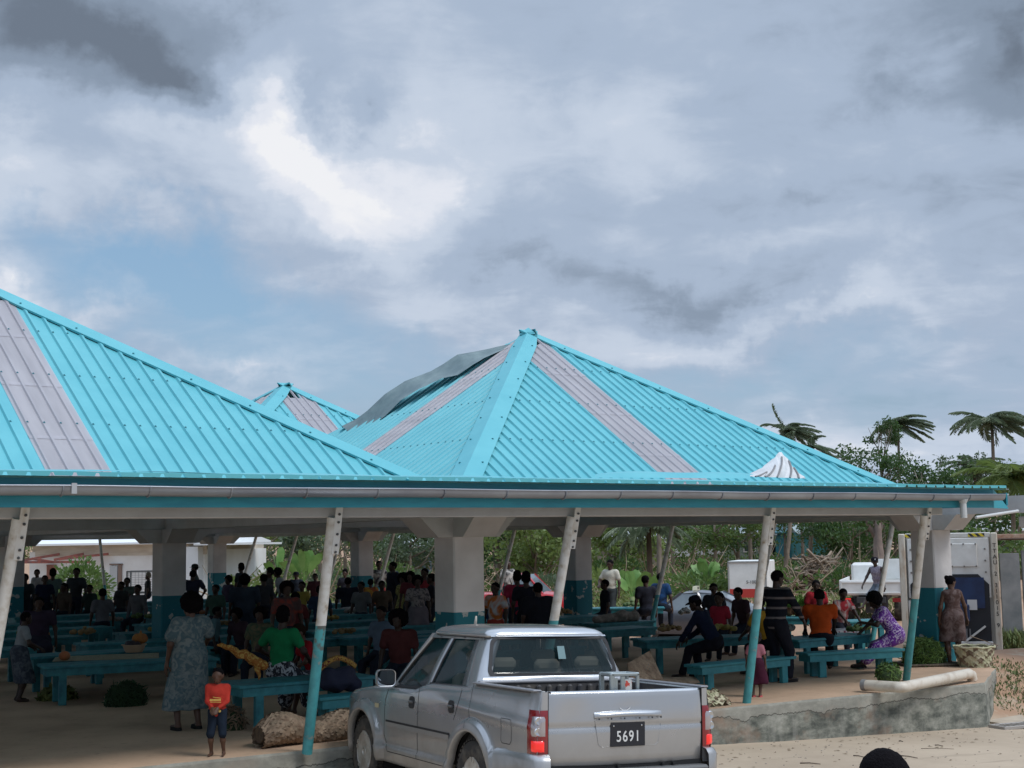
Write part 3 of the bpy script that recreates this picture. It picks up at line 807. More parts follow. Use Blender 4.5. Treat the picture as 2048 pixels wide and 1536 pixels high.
def ik(a, b, l1, l2, pole):
    a = Vector(a); b = Vector(b); d = b-a; L = d.length
    if L > (l1+l2)*.995: b = a+d*((l1+l2)*.995/L); d = b-a; L = d.length
    L = max(L, abs(l1-l2)+.01); u = d.normalized()
    c = (l1*l1-l2*l2+L*L)/(2*L); hgt = math.sqrt(max(l1*l1-c*c, 0))
    p = Vector(pole); p = p-u*p.dot(u)
    p = p.normalized() if p.length > 1e-4 else Vector((0, 0, 1))
    return a+u*c+p*hgt, b

SKIN = [mat('dark brown skin', (.055, .028, .018), .5, spec=.4), mat('deep brown skin', (.035, .019, .013), .5, spec=.4), mat('warm brown skin', (.09, .045, .028), .5, spec=.4)]
M_hair = mat('black hair', (.006, .005, .006), .95, spec=.08, bump=.6, bscale=120)
M_hairbr = mat('brown hair', (.03, .018, .012), .95, spec=.08, bump=.6, bscale=120)  # brown is the hair's own colour
M_eye = mat('eye white', (.55, .52, .48), .3)
_cl = {}
def cloth(col, pat=None, col2=None, sc=14):
    key = (tuple(col), pat, col2 and tuple(col2), sc)
    if key in _cl: return _cl[key]
    nm = 'cloth %s' % (pat or 'plain')
    m = mat(nm, col, .85, spec=.15, bump=.25, bscale=35, col2=(tuple(c*.75 for c in col) if not pat else None), nscale=6)
    if pat:
        nt = m.node_tree; N = nt.nodes; L = nt.links; b = N['Principled BSDF']; src = N['Texture Coordinate'].outputs['Object']
        r = N.new('ShaderNodeValToRGB'); r.color_ramp.elements[0].color = tuple(col)+(1,); r.color_ramp.elements[1].color = tuple(col2)+(1,)
        if pat == 'stripe':
            sp = N.new('ShaderNodeSeparateXYZ'); L.new(src, sp.inputs[0]); w = N.new('ShaderNodeMath'); w.operation = 'PINGPONG'; L.new(sp.outputs[2], w.inputs[0]); w.inputs[1].default_value = 1/sc
            mr = N.new('ShaderNodeMath'); mr.operation = 'MULTIPLY'; L.new(w.outputs[0], mr.inputs[0]); mr.inputs[1].default_value = sc
            L.new(mr.outputs[0], r.inputs[0]); r.color_ramp.elements[0].position = .72; r.color_ramp.elements[1].position = .84
        elif pat == 'floral':
            t = N.new('ShaderNodeTexNoise'); t.inputs['Scale'].default_value = sc; t.inputs['Detail'].default_value = 3; t.inputs['Distortion'].default_value = 2.2; L.new(src, t.inputs['Vector'])
            L.new(t.outputs['Fac'], r.inputs[0]); r.color_ramp.elements[0].position = .52; r.color_ramp.elements[1].position = .56
        elif pat == 'blotch':
            t = N.new('ShaderNodeTexNoise'); t.inputs['Scale'].default_value = sc; t.inputs['Detail'].default_value = 4; t.inputs['Distortion'].default_value = 1.2; L.new(src, t.inputs['Vector'])
            L.new(t.outputs['Fac'], r.inputs[0]); r.color_ramp.elements[0].position = .42; r.color_ramp.elements[1].position = .62
        elif pat == 'check':
            t = N.new('ShaderNodeTexChecker'); t.inputs['Scale'].default_value = sc*2; L.new(src, t.inputs['Vector']); L.new(t.outputs['Fac'], r.inputs[0])
        L.new(r.outputs[0], b.inputs['Base Color'])
    _cl[key] = m; return m
def hand_prims(w, dirn, palmn, s, curl=.5, side=1):
    """hand from the wrist w along dirn; palmn points out of the palm; fingers curl towards it"""
    d = Vector(dirn).normalized(); n_ = Vector(palmn); n_ = (n_-d*n_.dot(d)).normalized(); t = d.cross(n_)*side
    w = Vector(w); P = []
    knl = w+d*.085*s
    P.append(('c', w+t*.012*s, knl+t*.018*s, .020*s, .017*s)); P.append(('c', w-t*.010*s, knl-t*.018*s, .020*s, .016*s)); P.append(('c', w-d*.03*s, w+d*.03*s, .023*s, .024*s))
    for k, (off, ln) in enumerate(((.030, .070), (.010, .080), (-.011, .074), (-.030, .057))):
        a = knl+t*off*s; ang = 0; p = a
        for j in range(3):
            ang += curl*(.45+.25*j)
            q = p+(d*math.cos(ang)+n_*math.sin(ang))*ln*s*(.42, .32, .26)[j]
            P.append(('c', p, q, (.0098-.0009*j)*s, (.0092-.001*j)*s, .006)); p = q
    a = w+d*.02*s+t*.026*s; b = a+(d*.5+t*.8+n_*.35).normalized()*.042*s; c = b+(d*.85+t*.2+n_*.45).normalized()*.034*s
    P.append(('c', a, b, .013*s, .0115*s, .012)); P.append(('c', b, c, .0112*s, .009*s, .006))
    return P
SEEN_ID = [0]
def person(label, xy, deg, h=1.62, pose='stand', z0=0.0, seat=.42, lean=0, side=0, top=('tee', (.1, .1, .1)), bottom=('trousers', (.02, .025, .04)),
           hair='short', hands=None, head=(0, 0), feet=None, skin=0, vx=.02, build=1.0, hat=None, group=None, shoes=None, hairm=None, child=False, eyes=False, twist=0):
    root = empty('person', label, 'person', (xy[0], xy[1], z0), R_(-36+deg), group)
    s = h; hs = h if not child else h*1.28       # a child's head is larger for its height
    head_h = .066*hs
    Ux = Vector((1, 0, 0))
    L1, L2 = .245*s, .235*s
    if pose == 'stand': pel = Vector((0, 0, .515*s))
    else: pel = Vector((0, 0, seat+.085*s))
    lt = R_(lean); sd = R_(side)
    up = Vector((math.sin(sd), math.sin(lt), math.cos(lt)*math.cos(sd))).normalized()
    tw = R_(twist)
    rx = Vector((math.cos(tw), math.sin(tw), 0)); rx = (rx-up*rx.dot(up)).normalized(); fw = up.cross(rx)
    T = lambda a, b, c: pel+rx*a*s+fw*b*s+up*c*s
    chest = T(0, .0, .215); neck = T(0, -.012, .325); sh = {k: T(.108*k*build, -.008, .300) for k in (-1, 1)}
    shc = .82 if child else 1.0
    hy, hp = R_(head[0]), R_(head[1])
    hc = neck+up*(.036*s+head_h*.95)+fw*(.012*s+.03*math.sin(hp))+rx*0
    # head axes
    f0 = Vector((fw.x, fw.y, fw.z*.3)).normalized(); f1 = Matrix.Rotation(hy, 3, 'Z') @ f0
    ha = f1.cross(Vector((0, 0, 1))).normalized(); f2 = Matrix.Rotation(-hp, 3, ha) @ f1; hu = ha.cross(f2).normalized()
    H = lambda a, b, c: hc+ha*a*head_h+f2*b*head_h+hu*c*head_h
    HM = np.array([[ha.x, f2.x, hu.x], [ha.y, f2.y, hu.y], [ha.z, f2.z, hu.z]])
    BM = np.array([[rx.x, fw.x, up.x], [rx.y, fw.y, up.y], [rx.z, fw.z, up.z]])
    # limbs
    A1, A2 = .170*s, .150*s
    if hands is None: hands = {}
    arm = {}; 
    for k in (-1, 1):
        t = hands.get(k)
        if t is None: tgt = sh[k]+Vector((.05*k*s, .035*s, -.31*s)); pole = Vector((k*.6, -1, 0)); pal = Vector((-k, 0, 0))
        else: tgt = Vector(t[:3])*s if pose == 'stand' else Vector((t[0]*s, t[1]*s, t[2])); pole = Vector((k*.9, -.5, -.8)); pal = Vector((-k*.5, .0, -1))
        e, w = ik(sh[k], tgt, A1, A2, pole); arm[k] = (sh[k], e, w, pal, t is not None)
    leg = {}
    for k in (-1, 1):
        hp_ = pel+rx*.052*k*s-up*.01*s
        if feet and k in feet: ft = Vector(feet[k])*1.0; ft = Vector((ft.x*s, ft.y*s, ft.z))
        elif pose == 'stand': ft = Vector((.055*k*s, .0, 0))
        else: ft = Vector((.075*k*s, .25*s, 0))
        an = ft+Vector((0, 0, .045*s)); kn, an = ik(hp_, an, L1, L2, Vector((k*.12, 1, .15)))
        leg[k] = (hp_, kn, an)
    bd = build
    def torso(g=0.0, low=True):
        q = [('e', T(0, .004, .235), ((.098*bd)*s+g, .062*bd*s+g, .085*s+g), BM), ('e', T(0, .002, .13), (.087*bd*s+g, .064*bd*s+g, .09*s+g), BM),
             ('c', T(-.075*bd, -.008, .298), T(.075*bd, -.008, .298), .036*s+g, .036*s+g)]
        if low: q.append(('e', T(0, -.006, .02), (.092*bd*s+g, .070*bd*s+g, .075*s+g), BM))
        return q
    P = torso(-.004)
    P.append(('c', T(0, -.01, .30), hc-hu*head_h*.3, .036*s, .030*s))
    for k in (-1, 1):
        a, e, w, pal, _ = arm[k]; P += [('c', a, e, .029*s*bd, .022*s), ('c', e, w, .022*s, .0155*s)]
        hp_, kn, an = leg[k]; P += [('c', hp_, kn, .052*s*bd, .034*s), ('c', kn, kn.lerp(an, .35)-Vector((0, .006, 0)), .033*s, .032*s), ('c', kn.lerp(an, .35), an, .031*s, .020*s)]
        ff = Vector((k*.12, 1, 0)).normalized()
        P += [('c', an-Vector((0, 0, .018*s))-ff*.015*s, an-Vector((0, 0, .026*s))+ff*.095*s, .021*s, .016*s)]
    parts = [(P, vx, .025*s)]
    # head with face
    hv = max(.007, vx*.5)
    HP = [('e', H(0, -.08, .20), (head_h*.76, head_h*.90, head_h*.82), HM), ('e', H(0, .12, -.30), (head_h*.60, head_h*.66, head_h*.66), HM),
          ('c', H(0, .62, -.05), H(0, .82, -.28), head_h*.09, head_h*.15, .02), ('c', H(-.18, .72, -.56), H(.18, .72, -.56), head_h*.10, head_h*.10, .015), ('c', H(-.14, .70, -.70), H(.14, .70, -.70), head_h*.10, head_h*.10, .015),
          ('e', H(0, .52, -.86), (head_h*.3, head_h*.24, head_h*.2), HM), ('c', H(-.4, .62, .12), H(.4, .62, .12), head_h*.12, head_h*.12),
          ('e', H(-.78, -.02, -.10), (head_h*.10, head_h*.2, head_h*.3), HM, .004), ('e', H(.78, -.02, -.10), (head_h*.10, head_h*.2, head_h*.3), HM, .004),
          ('c', H(0, -.15, -.4), neck, .030*s, .034*s)]
    HP = [p if len(p) > 5 or p[0] == 'c' and len(p) > 5 else p for p in HP]
    parts.append((HP, hv, .018))
    for k in (-1, 1):
        a, e, w, pal, act = arm[k]
        parts.append((hand_prims(w, (w-e).normalized(), pal, h/1.65*(1.05 if not child else 1.15), .55 if act else .35, -k), .0052 if vx < .016 else .008, .012))
    body = solid(parts, 'body', SKIN[skin], root)
    if eyes:
        for k in (-1, 1):
            m = MB(); m.ell(H(.30*k, .60, -.02), (head_h*.14, head_h*.14, head_h*.09), 8, 6); ey = m.build('eye', M_eye, root, smooth=True)
            m = MB(); m.ell(H(.30*k, .70, -.02), (head_h*.065, head_h*.06, head_h*.07), 8, 6); m.build('pupil', M_hair, ey, smooth=True)
    # hair
    hm = hairm or M_hair
    fc = H(0, .55, .28); 
    cut = [(tuple(H(0, .45, .36)), tuple((f2*.8-hu*.6).normalized())), (tuple(H(0, 0, -.42)), tuple((-hu*1.0+f2*.35).normalized()))]
    if hair == 'short': solid([([('e', H(0, -.12, .22), (head_h*.83, head_h*.96, head_h*.92), HM)], max(.010, vx*.6), .01, cut)], 'hair', hm, root, disp=(.004, 60, 1))
    elif hair == 'afro': solid([([('e', H(0, -.22, .30), (head_h*1.16, head_h*1.14, head_h*1.16), HM)], max(.012, vx*.7), .01, [(tuple(H(0, .62, .36)), tuple((f2*.85-hu*.5).normalized()))])], 'hair', hm, root, disp=(.014, 38, 1))
    elif hair == 'bigafro': solid([([('e', H(0, -.25, .32), (head_h*1.38, head_h*1.3, head_h*1.32), HM)], max(.014, vx*.7), .01, [(tuple(H(0, .62, .36)), tuple((f2*.85-hu*.5).normalized()))])], 'hair', hm, root, disp=(.02, 30, 1))
    elif hair == 'bun': solid([([('e', H(0, -.12, .22), (head_h*.85, head_h*.98, head_h*.93), HM)], max(.010, vx*.6), .01, cut), ([('e', H(0, -1.05, .55), (head_h*.42, head_h*.42, head_h*.42), HM)], max(.010, vx*.6), .01)], 'hair', hm, root, disp=(.006, 50, 1))
    elif hair == 'tall': solid([([('e', H(0, -.1, .75), (head_h*.8, head_h*.85, head_h*.85), HM), ('e', H(0, -.15, .2), (head_h*.85, head_h*.98, head_h*.9), HM)], max(.012, vx*.7), .02, [(tuple(H(0, .45, .36)), tuple((f2*.85-hu*.5).normalized()))])], 'hair', hm, root, disp=(.008, 45, 1))
    if hat:
        m = MB(); kind, hcol, badge = hat; rows = []
        MM = Matrix(((ha.x, f2.x, hu.x), (ha.y, f2.y, hu.y), (ha.z, f2.z, hu.z)))
        m.lathe([(.93*head_h, .0), (.95*head_h, .1*head_h), (.90*head_h, .45*head_h), (.62*head_h, .78*head_h), (.0, .88*head_h)], H(0, -.1, .38), 16, MM)
        if kind == 'cap':
            br = []
            for i in range(4):
                q = .70+.28*i; br.append([H(math.sin(a)*.86*(1-.10*i), q*math.cos(a)*.9+.12, .42-.03*i*i-.1*abs(math.sin(a))) for a in [R_(x) for x in range(-60, 61, 15)]])
            m.sheet(br)
            m.sheet([[p-hu*.006 for p in r] for r in br], flip=True)
        else:
            m.lathe([(.93*head_h, .0), (1.5*head_h, -.12*head_h), (1.5*head_h, -.16*head_h), (.9*head_h, -.05*head_h)], H(0, -.1, .42), 18, MM)
        ho = m.build('hat', cloth(hcol), root, smooth=True, fix=False)
        if badge:
            m = MB(); m.lathe([(.16*head_h, 0), (.15*head_h, .006), (0, .008)], H(0, .86, .62), 12, MM @ Matrix.Rotation(R_(-80), 3, 'X')); m.build('badge', cloth((.6, .6, .6)), ho)
    # clothes
    g = .012; kind = top[0]; tm = cloth(*top[1:5])
    Q = torso(g) if kind != 'crop' else torso(g, False)
    if kind in ('tee', 'dress', 'puffdress', 'long', 'gown'):
        for k in (-1, 1):
            a, e, w = arm[k][:3]
            if kind == 'long': Q += [('c', a, e, .034*s*bd+.004, .030*s), ('c', e, e.lerp(w, .88), .030*s, .024*s)]
            elif kind == 'puffdress': Q += [('c', a, a.lerp(e, .62), .040*s, .058*s)]
            elif kind == 'gown': Q += [('c', a, a.lerp(e, .75), .042*s*bd, .046*s)]
            else: Q += [('c', a, a.lerp(e, .58), .038*s*bd, .040*s)]
    skl = None
    if kind in ('dress', 'puffdress', 'gown', 'strapdress'):
        skl = top[5] if len(top) > 5 else .75
    def skirt(Q, ln, g2):
        if pose == 'stand':
            zb = (leg[1][1].z+leg[1][2].z)/2 if ln is None else .53*s*(1-ln)
            c0 = T(0, -.005, .04); c1 = (leg[1][1]+leg[-1][1])/2; c1 = Vector((c1.x, c1.y, zb+.02))
            for o_ in (-.045, .045): Q.append(('c', c0+rx*o_*s, c1+rx*o_*1.5*s, .075*s*bd+g2, .085*s*bd+g2*1.4))
        else:
            g2 *= .3
            for k in (-1, 1):
                hp_, kn, an = leg[k]
                Q.append(('c', hp_, kn, .066*s*bd+g2, .055*s+g2)); Q.append(('c', kn, kn.lerp(an, ln), .055*s+g2, .058*s+g2))
            Q.append(('c', pel, (leg[1][1]+leg[-1][1])/2, .06*s, .05*s))
    cuts = []
    if skl is not None:
        skirt(Q, skl, .02)
        if pose == 'stand': cuts.append(((0, 0, .53*s*(1-skl)), (0, 0, -1)))
    elif bottom and bottom[0] == 'skirt' : pass
    if not (kind in ('tank', 'strapdress')): pass
    neckcut = [(tuple(T(0, .0, .350)), tuple(up))]
    solid([(Q, vx, .03*s if skl is None else .05*s, cuts+neckcut)], 'dress' if skl is not None else 'shirt', tm, root, disp=(.010, 9, .6) if skl is None else (.016, 8, .35))
    if skl is None and bottom:
        bm_ = cloth(*bottom[1:]); Q = [('e', T(0, -.006, .02), (.094*bd*s+.012, .074*bd*s+.012, .062*s+.008), BM)]
        if bottom[0] == 'skirt':
            ln = .6
            skirt(Q, ln, .022); cts = [((0, 0, .53*s*(1-ln)), (0, 0, -1))] if pose == 'stand' else []
            solid([(Q, vx, .05*s, cts)], 'skirt', bm_, root, disp=(.014, 9, .4))
        else:
            e = .93 if bottom[0] == 'trousers' else (.02 if bottom[0] == 'shorts' else .12)
            for k in (-1, 1):
                hp_, kn, an = leg[k]; Q += [('c', hp_, kn, .062*s*bd, .046*s)]
                if e > .05: Q += [('c', kn, kn.lerp(an, e), .044*s, .038*s)]
            solid([(Q, vx, .02*s)], bottom[0], bm_, root, disp=(.008, 10, .6))
    if shoes:
        for k in (-1, 1):
            m = MB(); an = leg[k][2]
            m.lathe([(.03*s, -.05*s), (.045*s, -.045*s), (.04*s, -.02*s), (0, -.012*s)], Vector((an.x, an.y+.035*s, an.z)), 12, Matrix.Diagonal((.8, 1.9, 1)))
            m.build('sandal', cloth(shoes), root, smooth=True)
    root['_hc'] = [0]; del root['_hc']
    return root, dict(arm=arm, leg=leg, hc=hc, pel=pel)
# ================================================================== market furniture
M_tt = [teal_wood('teal table paint', (.008, .105, .14)), teal_wood('worn teal table paint', (.010, .115, .145)), teal_wood('bright teal bench paint', (.014, .155, .185))]
def table(label, A, B, zt=.57, depth=.72, kind='table', mt=0, inset=.28, group='teal market tables', legw=.11, nleg=2):
    """A, B: world points of the near top edge"""
    A = Vector((A[0], A[1], 0)); B = Vector((B[0], B[1], 0)); L = (B-A).length; d = (B-A)/L
    t = empty('market_table' if kind == 'table' else 'bench', label, kind, (A.x, A.y, 0), math.atan2(d.y, d.x), group)
    m = MB(); n = 2 if depth > .5 else 2; w = depth/n
    for i in range(n): m.cham((L/2, w*(i+.5), zt-.022), (L, w-.012, .044), .008)
    m.build('tabletop' if kind == 'table' else 'seat', M_tt[mt], t)
    m = MB(); ah = .10
    m.box((L/2, .04, zt-.045-ah/2), (L-.1, .03, ah)); m.box((L/2, depth-.04, zt-.045-ah/2), (L-.1, .03, ah))
    m.box((.06, depth/2, zt-.045-ah/2), (.03, depth-.12, ah)); m.box((L-.06, depth/2, zt-.045-ah/2), (.03, depth-.12, ah))
    m.build('apron', M_tt[mt], t)
    for i in range(nleg):
        x = inset+(L-2*inset)*i/(nleg-1)
        for y in (.075, depth-.075):
            m = MB(); m.cham((x, y, (zt-.045)/2), (legw, .075, zt-.047), .006); m.build('leg', M_tt[mt], t)
    return t
def seg(px0, py0, px1, py1, z): return onz(px0, py0, z), onz(px1, py1, z)
a, b = seg(87, 1334, 440, 1316, .57); b = a+(b-a).normalized()*min((b-a).length, 3.2)
TB1 = table('long teal table with a sheet of pale beans, a basin and a pumpkin on top', a, b, .57, .75)
a = onz(480, 1372, .57); TB2 = table('teal table behind the woven sack, where the woman in green leans', a, a+Vector((1.9, -.05, 0)), .57, .8, mt=1)
a = onz(640, 1396, .42); BN1 = table('low bright teal bench left of the pickup truck bonnet', a, a+Vector((1.9, .02, 0)), .42, .36, 'bench', 2, .2, 'teal benches')
a = onz(612, 1281, .57); table('short teal table seen between the white pole and the pickup', a, a+Vector((1.7, .1, 0)), .57, .6, mt=0)
a = onz(756, 1279, .57); table('teal table behind the seated person in the maroon top', a, a+Vector((1.7, -.1, 0)), .57, .7, mt=1)
# right hand side
a, b = onz(1402, 1331, .40), onz(1594, 1312, .40); BN2 = table('teal bench near the slab edge where the man in the navy cap sits', a, b, .40, .36, 'bench', 2, .25, 'teal benches', legw=.13)
a, b = onz(1616, 1307, .40), onz(1811, 1297, .40); BN3 = table('teal bench where the woman in the purple dress and man in orange sit', a, b, .40, .38, 'bench', 2, .3, 'teal benches', legw=.13)
a, b = onz(1290, 1281, .57), onz(1588, 1270, .57); TB3 = table('teal table in front of the man in the navy cap', a, b, .57, .75, mt=0)
a, b = onz(1597, 1280, .57), onz(1745, 1268, .57); TB4 = table('teal table in front of the man in the orange shirt', a, b, .57, .7, mt=1)
a, b = onz(1700, 1243, .57), onz(1790, 1240, .57); TB5 = table('teal table the man in the tank top leans on', a, b, .57, .7, mt=2)
a, b = onz(1550, 1236, .57), onz(1690, 1234, .57); TB6 = table('teal table carrying leafy seedlings behind the striped shirt', a, b, .57, .8, mt=0)
a, b = onz(1200, 1248, .57), onz(1312, 1241, .57); TB7 = table('teal table with a grey bundle of sacks right of the pickup roof', a, b, .57, .7, mt=1)
a, b = onz(1180, 1217, .57), onz(1330, 1215, .57); TB8 = table('teal table in front of the two men seated with their backs to the banana plant', a, b, .57, .7, mt=0)
# rows further in
rows = [(20.6, [(12.4, 3.0), (16.0, 2.2)], 1), (22.5, [(3.2, 3.2), (7.0, 3.0), (12.6, 2.6)], 0), (24.6, [(4.6, 3.2), (8.6, 3.2), (13.0, 3.2), (17.1, 3.2)], 1), (27.0, [(6.2, 3.2), (10.2, 3.2), (14.0, 3.2), (17.8, 2.8)], 0),
        (29.6, [(7.8, 3.2), (11.6, 3.2), (15.5, 3.2)], 1), (32.4, [(9.0, 3.2), (13.0, 3.2), (17.2, 3.2)], 0), (35.4, [(10.6, 3.2), (14.6, 3.2), (18.2, 2.8)], 1), (38.6, [(12.2, 3.2), (16.2, 3.2)], 0), (42, [(14, 3.2), (18, 3)], 1)]
for q, (y, xs, mm) in enumerate(rows):
    for r, (x, L) in enumerate(xs):
        wh = ['nearest', 'second', 'third', 'fourth', 'fifth', 'sixth', 'seventh', 'eighth', 'ninth', 'tenth'][q]
        table('dark teal table in the %s row under the roof, %s in its row' % (wh, ['leftmost', 'second from left', 'third from left', 'fourth from left'][r]), (x, y, 0), (x+L, y+random.uniform(-.1, .1), 0), .60, .75, mt=mm)
for q, (y, x, L) in enumerate([(21.6, 12.6, 2.8), (25.8, 9, 3), (28.3, 12, 3), (28.4, 16.2, 3), (31.0, 8.4, 3), (31.2, 14, 3), (34.0, 12.4, 3), (37, 14, 3), (19.7, 13.2, 2.6), (23.6, 8.2, 2.6)]):
    table(['dark teal bench beside the big grey column', 'dark teal bench deep in the left of the hall', 'dark teal bench in the centre behind the yellow dress', 'dark teal bench near the right side posts', 'dark teal bench far left beyond the second column', 'dark teal bench in front of the thin side poles', 'dark teal bench near the banana plants', 'dark teal bench at the far edge of the floor', 'dark teal bench behind the pickup cab', 'dark teal bench behind the basin table'][q], (x, y, 0), (x+L, y, 0), .42, .36, 'bench', 0, .3, 'teal benches')

# ------------------------------------------------------------------ goods
M_palm = mat('woven dry palm leaf', (.34, .25, .17), .8, col2=(.17, .11, .07), nscale=8, bump=.3)
M_palmg = mat('woven fading palm leaf', (.40, .40, .24), .8, col2=(.52, .47, .33), nscale=6, bump=.3)
M_green = mat('fresh green leaf', (.07, .14, .03), .6, col2=(.13, .2, .05), nscale=9)
M_palmd = mat('dark woven palm leaf', (.13, .085, .055), .85, col2=(.24, .18, .12), nscale=9)
def weave(m, f, nu, nv, w=.8, th=.006):
    """plaited strips: f(u, v) -> point and normal; u, v in 0..1"""
    for fam in (0, 1):
        for i in range(nu):
            pts = []
            for j in range(nv+1):
                t = j/nv
                u = (i+ (t*nv*.5 if fam else -t*nv*.5))/nu; v = t
                c, n_ = f(u % 1.0 if True else u, v)
                s_ = 1 if ((i+j+fam) % 2) else -1
                pts.append((c+n_*(th*s_), n_))
            m.cur = 1 if (i*7+fam*3) % 3 == 0 else 0
            for (p, n0), (q, n1) in zip(pts, pts[1:]):
                d = (q-p); 
                if d.length > .5 or d.length < 1e-5: continue
                sdir = d.cross(n0).normalized()*(.5*w)
                m.add([p-sdir, p+sdir, q+sdir, q-sdir], [(0, 1, 2, 3)])
def plaited(name, label, cat, f, nu, nv, w, mt, th=.006, inner=None, loc=(0, 0, 0), group=None):
    m = MB(); weave(m, f, nu, nv, w, th); o = m.build(name, [mt, M_palmd], fix=False); o.location = loc; tag(o, label, cat, group); return o
# long plaited sack lying along the slab edge
a = onz(533, 1500, 0); b = onz(712, 1478, 0); d = (b-a); Ls = d.length; d.normalize(); sx = Vector((d.y, -d.x, 0))
def fs(u, v):
    r = .165*(1-.25*abs(2*v-1)**4)+.02*math.sin(v*9); ang = 2*math.pi*u
    nrm = (-sx*math.cos(ang)*1.15+Vector((0, 0, 1))*math.sin(ang))
    return d*(v*Ls*1.08)-sx*.17+Vector((0, 0, r*.95))+nrm*r+Vector((0, 0, .03*math.sin(v*7))), nrm.normalized()
sack = plaited('plaited_sack', 'long plaited brown palm leaf sack lying on the floor beside the teal pole', 'sack', fs, 20, 28, .044, M_palm, .006, loc=a)
m = MB(); m.tube([d*(Ls*1.06*k/8)-sx*.17+Vector((0, 0, .155)) for k in range(9)], [.10]+[.130]*7+[.10], 12); c = m.build('contents', mat('dark brown sack contents', (.05, .035, .025), .9, col2=(.10, .07, .04), nscale=15), sack)
def bowl_basket(name, label, c, r0, r1, h, mt, nu=22, nv=12, rim=True, lid=0.0, fill=None, tilt=None):
    def f(u, v):
        ang = 2*math.pi*u; r = r0+(r1-r0)*v; n_ = Vector((math.cos(ang), math.sin(ang), 0)); p = n_*r+Vector((0, 0, h*v))
        if tilt is not None: p = tilt @ p; n_ = tilt @ n_
        return p, n_
    o = plaited(name, label, 'basket', f, nu, nv, .05*(r0+r1)/.5, mt, .006, loc=c)
    if rim:
        m = MB(); pts = [Vector((r1*math.cos(t), r1*math.sin(t), h+.012*math.sin(7*t))) for t in [2*math.pi*k/24 for k in range(25)]]
        if tilt is not None: pts = [tilt @ p for p in pts]
        m.tube(pts, .016, 6); m.build('rim', mt, o)
    if fill: 
        m = MB(); m.lathe([(r0*.9, .01), (r1*.9, h*.9), (r1*.5, h*1.05+fill[1]), (0, h*1.08+fill[1])], (0, 0, 0), 18, tilt); m.build('filling', fill[0], o, smooth=True)
    return o
c = onz(1965, 1334, 0); bowl_basket('open_basket', 'open weave pale green basket at the right end of the floor', (c.x, c.y+.15, 0), .26, .34, .34, M_palmg, 16, 8, fill=(mat('dark basket load', (.05, .055, .03), .9, col2=(.16, .15, .10), nscale=20), -.1))
# flattened basket beside the third pole
c = onz(1440, 1414, 0)
def ff(u, v):
    ang = 2*math.pi*u; r = .36*(1-.55*v); n_ = Vector((math.cos(ang)*.6, math.sin(ang)*.6, .8)); return Vector((math.cos(ang)*r*1.15, math.sin(ang)*r*.6, .01+.17*v**.7+.03*math.sin(3*ang))), n_
fb = plaited('flat_basket', 'half flattened pale straw basket lying by the foot of the third pole', 'basket', ff, 22, 9, .05, M_palmg, .012, loc=(c.x, c.y+.25, 0))
m = MB(); m.lathe([(.36, 0), (.3, .1), (.15, .15), (0, .16)], (0, 0, 0), 16, Matrix.Diagonal((1.05, .55, 1))); m.build('contents', mat('dry leaves', (.12, .09, .05), .9, col2=(.28, .24, .15), nscale=22), fb, smooth=True)
# upright plaited tray seen over the pickup side
c = onz(1300, 1385, 0.0)
tr = MB(); A0 = onY(1256, 1328, 15.4); A1 = onY(1299, 1303, 15.55); A2 = onY(1324, 1357, 15.4); A3 = onY(1261, 1362, 15.2)
def ft(u, v):
    p = A3.lerp(A2, u).lerp(A0.lerp(A1, u), v); n_ = (A1-A3).cross(A0-A2).normalized(); return p+n_*.02*math.sin(u*3), n_
m = MB(); 
for fam in (0, 1):
    N_ = 11
    for i in range(N_):
        if fam == 0: pts = [ft((i+.5)/N_, k/14) for k in range(15)]
        else: pts = [ft(k/14, (i+.5)/N_) for k in range(15)]
        w = .025
        for k in range(14):
            (p, n0), (q, n1) = pts[k], pts[k+1]; s_ = (1 if (i+k+fam) % 2 else -1)*.004
            sd = (q-p).cross(n0).normalized()*w*(.95 if random.random() > .12 else .5); m.add([p-sd+n0*s_, p+sd+n0*s_, q+sd+n0*s_, q-sd+n0*s_], [(0, 1, 2, 3)])
m.tube([A0, A1, A2], .012, 6); m.tube([A0, A3, A2], .012, 6)
o = m.build('woven_tray', M_palm, fix=False); tag(o, 'woven palm tray propped up on edge behind the pickup bed', 'tray')
m = MB(); m.prism([onY(1258, 1362, 15.36), onY(1390, 1357, 15.9), onY(1400, 1366, 15.7), onY(1262, 1378, 15.2)], (0, 0, 0), (0, .02, .03)); 
for k in range(26):
    p = onz(random.uniform(1262, 1400), random.uniform(1380, 1392), .05); p += Vector((0, .2, .05)); q = p+Vector((random.uniform(-.3, .5), random.uniform(-.1, .1), random.uniform(-.02, .05))); m.tube([p, p.lerp(q, .5)+Vector((0, 0, .03)), q], [.012, .014, .004], 4)
o = m.build('stem_heap', M_palm); tag(o, 'loose heap of dry palm stems beside the propped woven tray', 'stem heap')
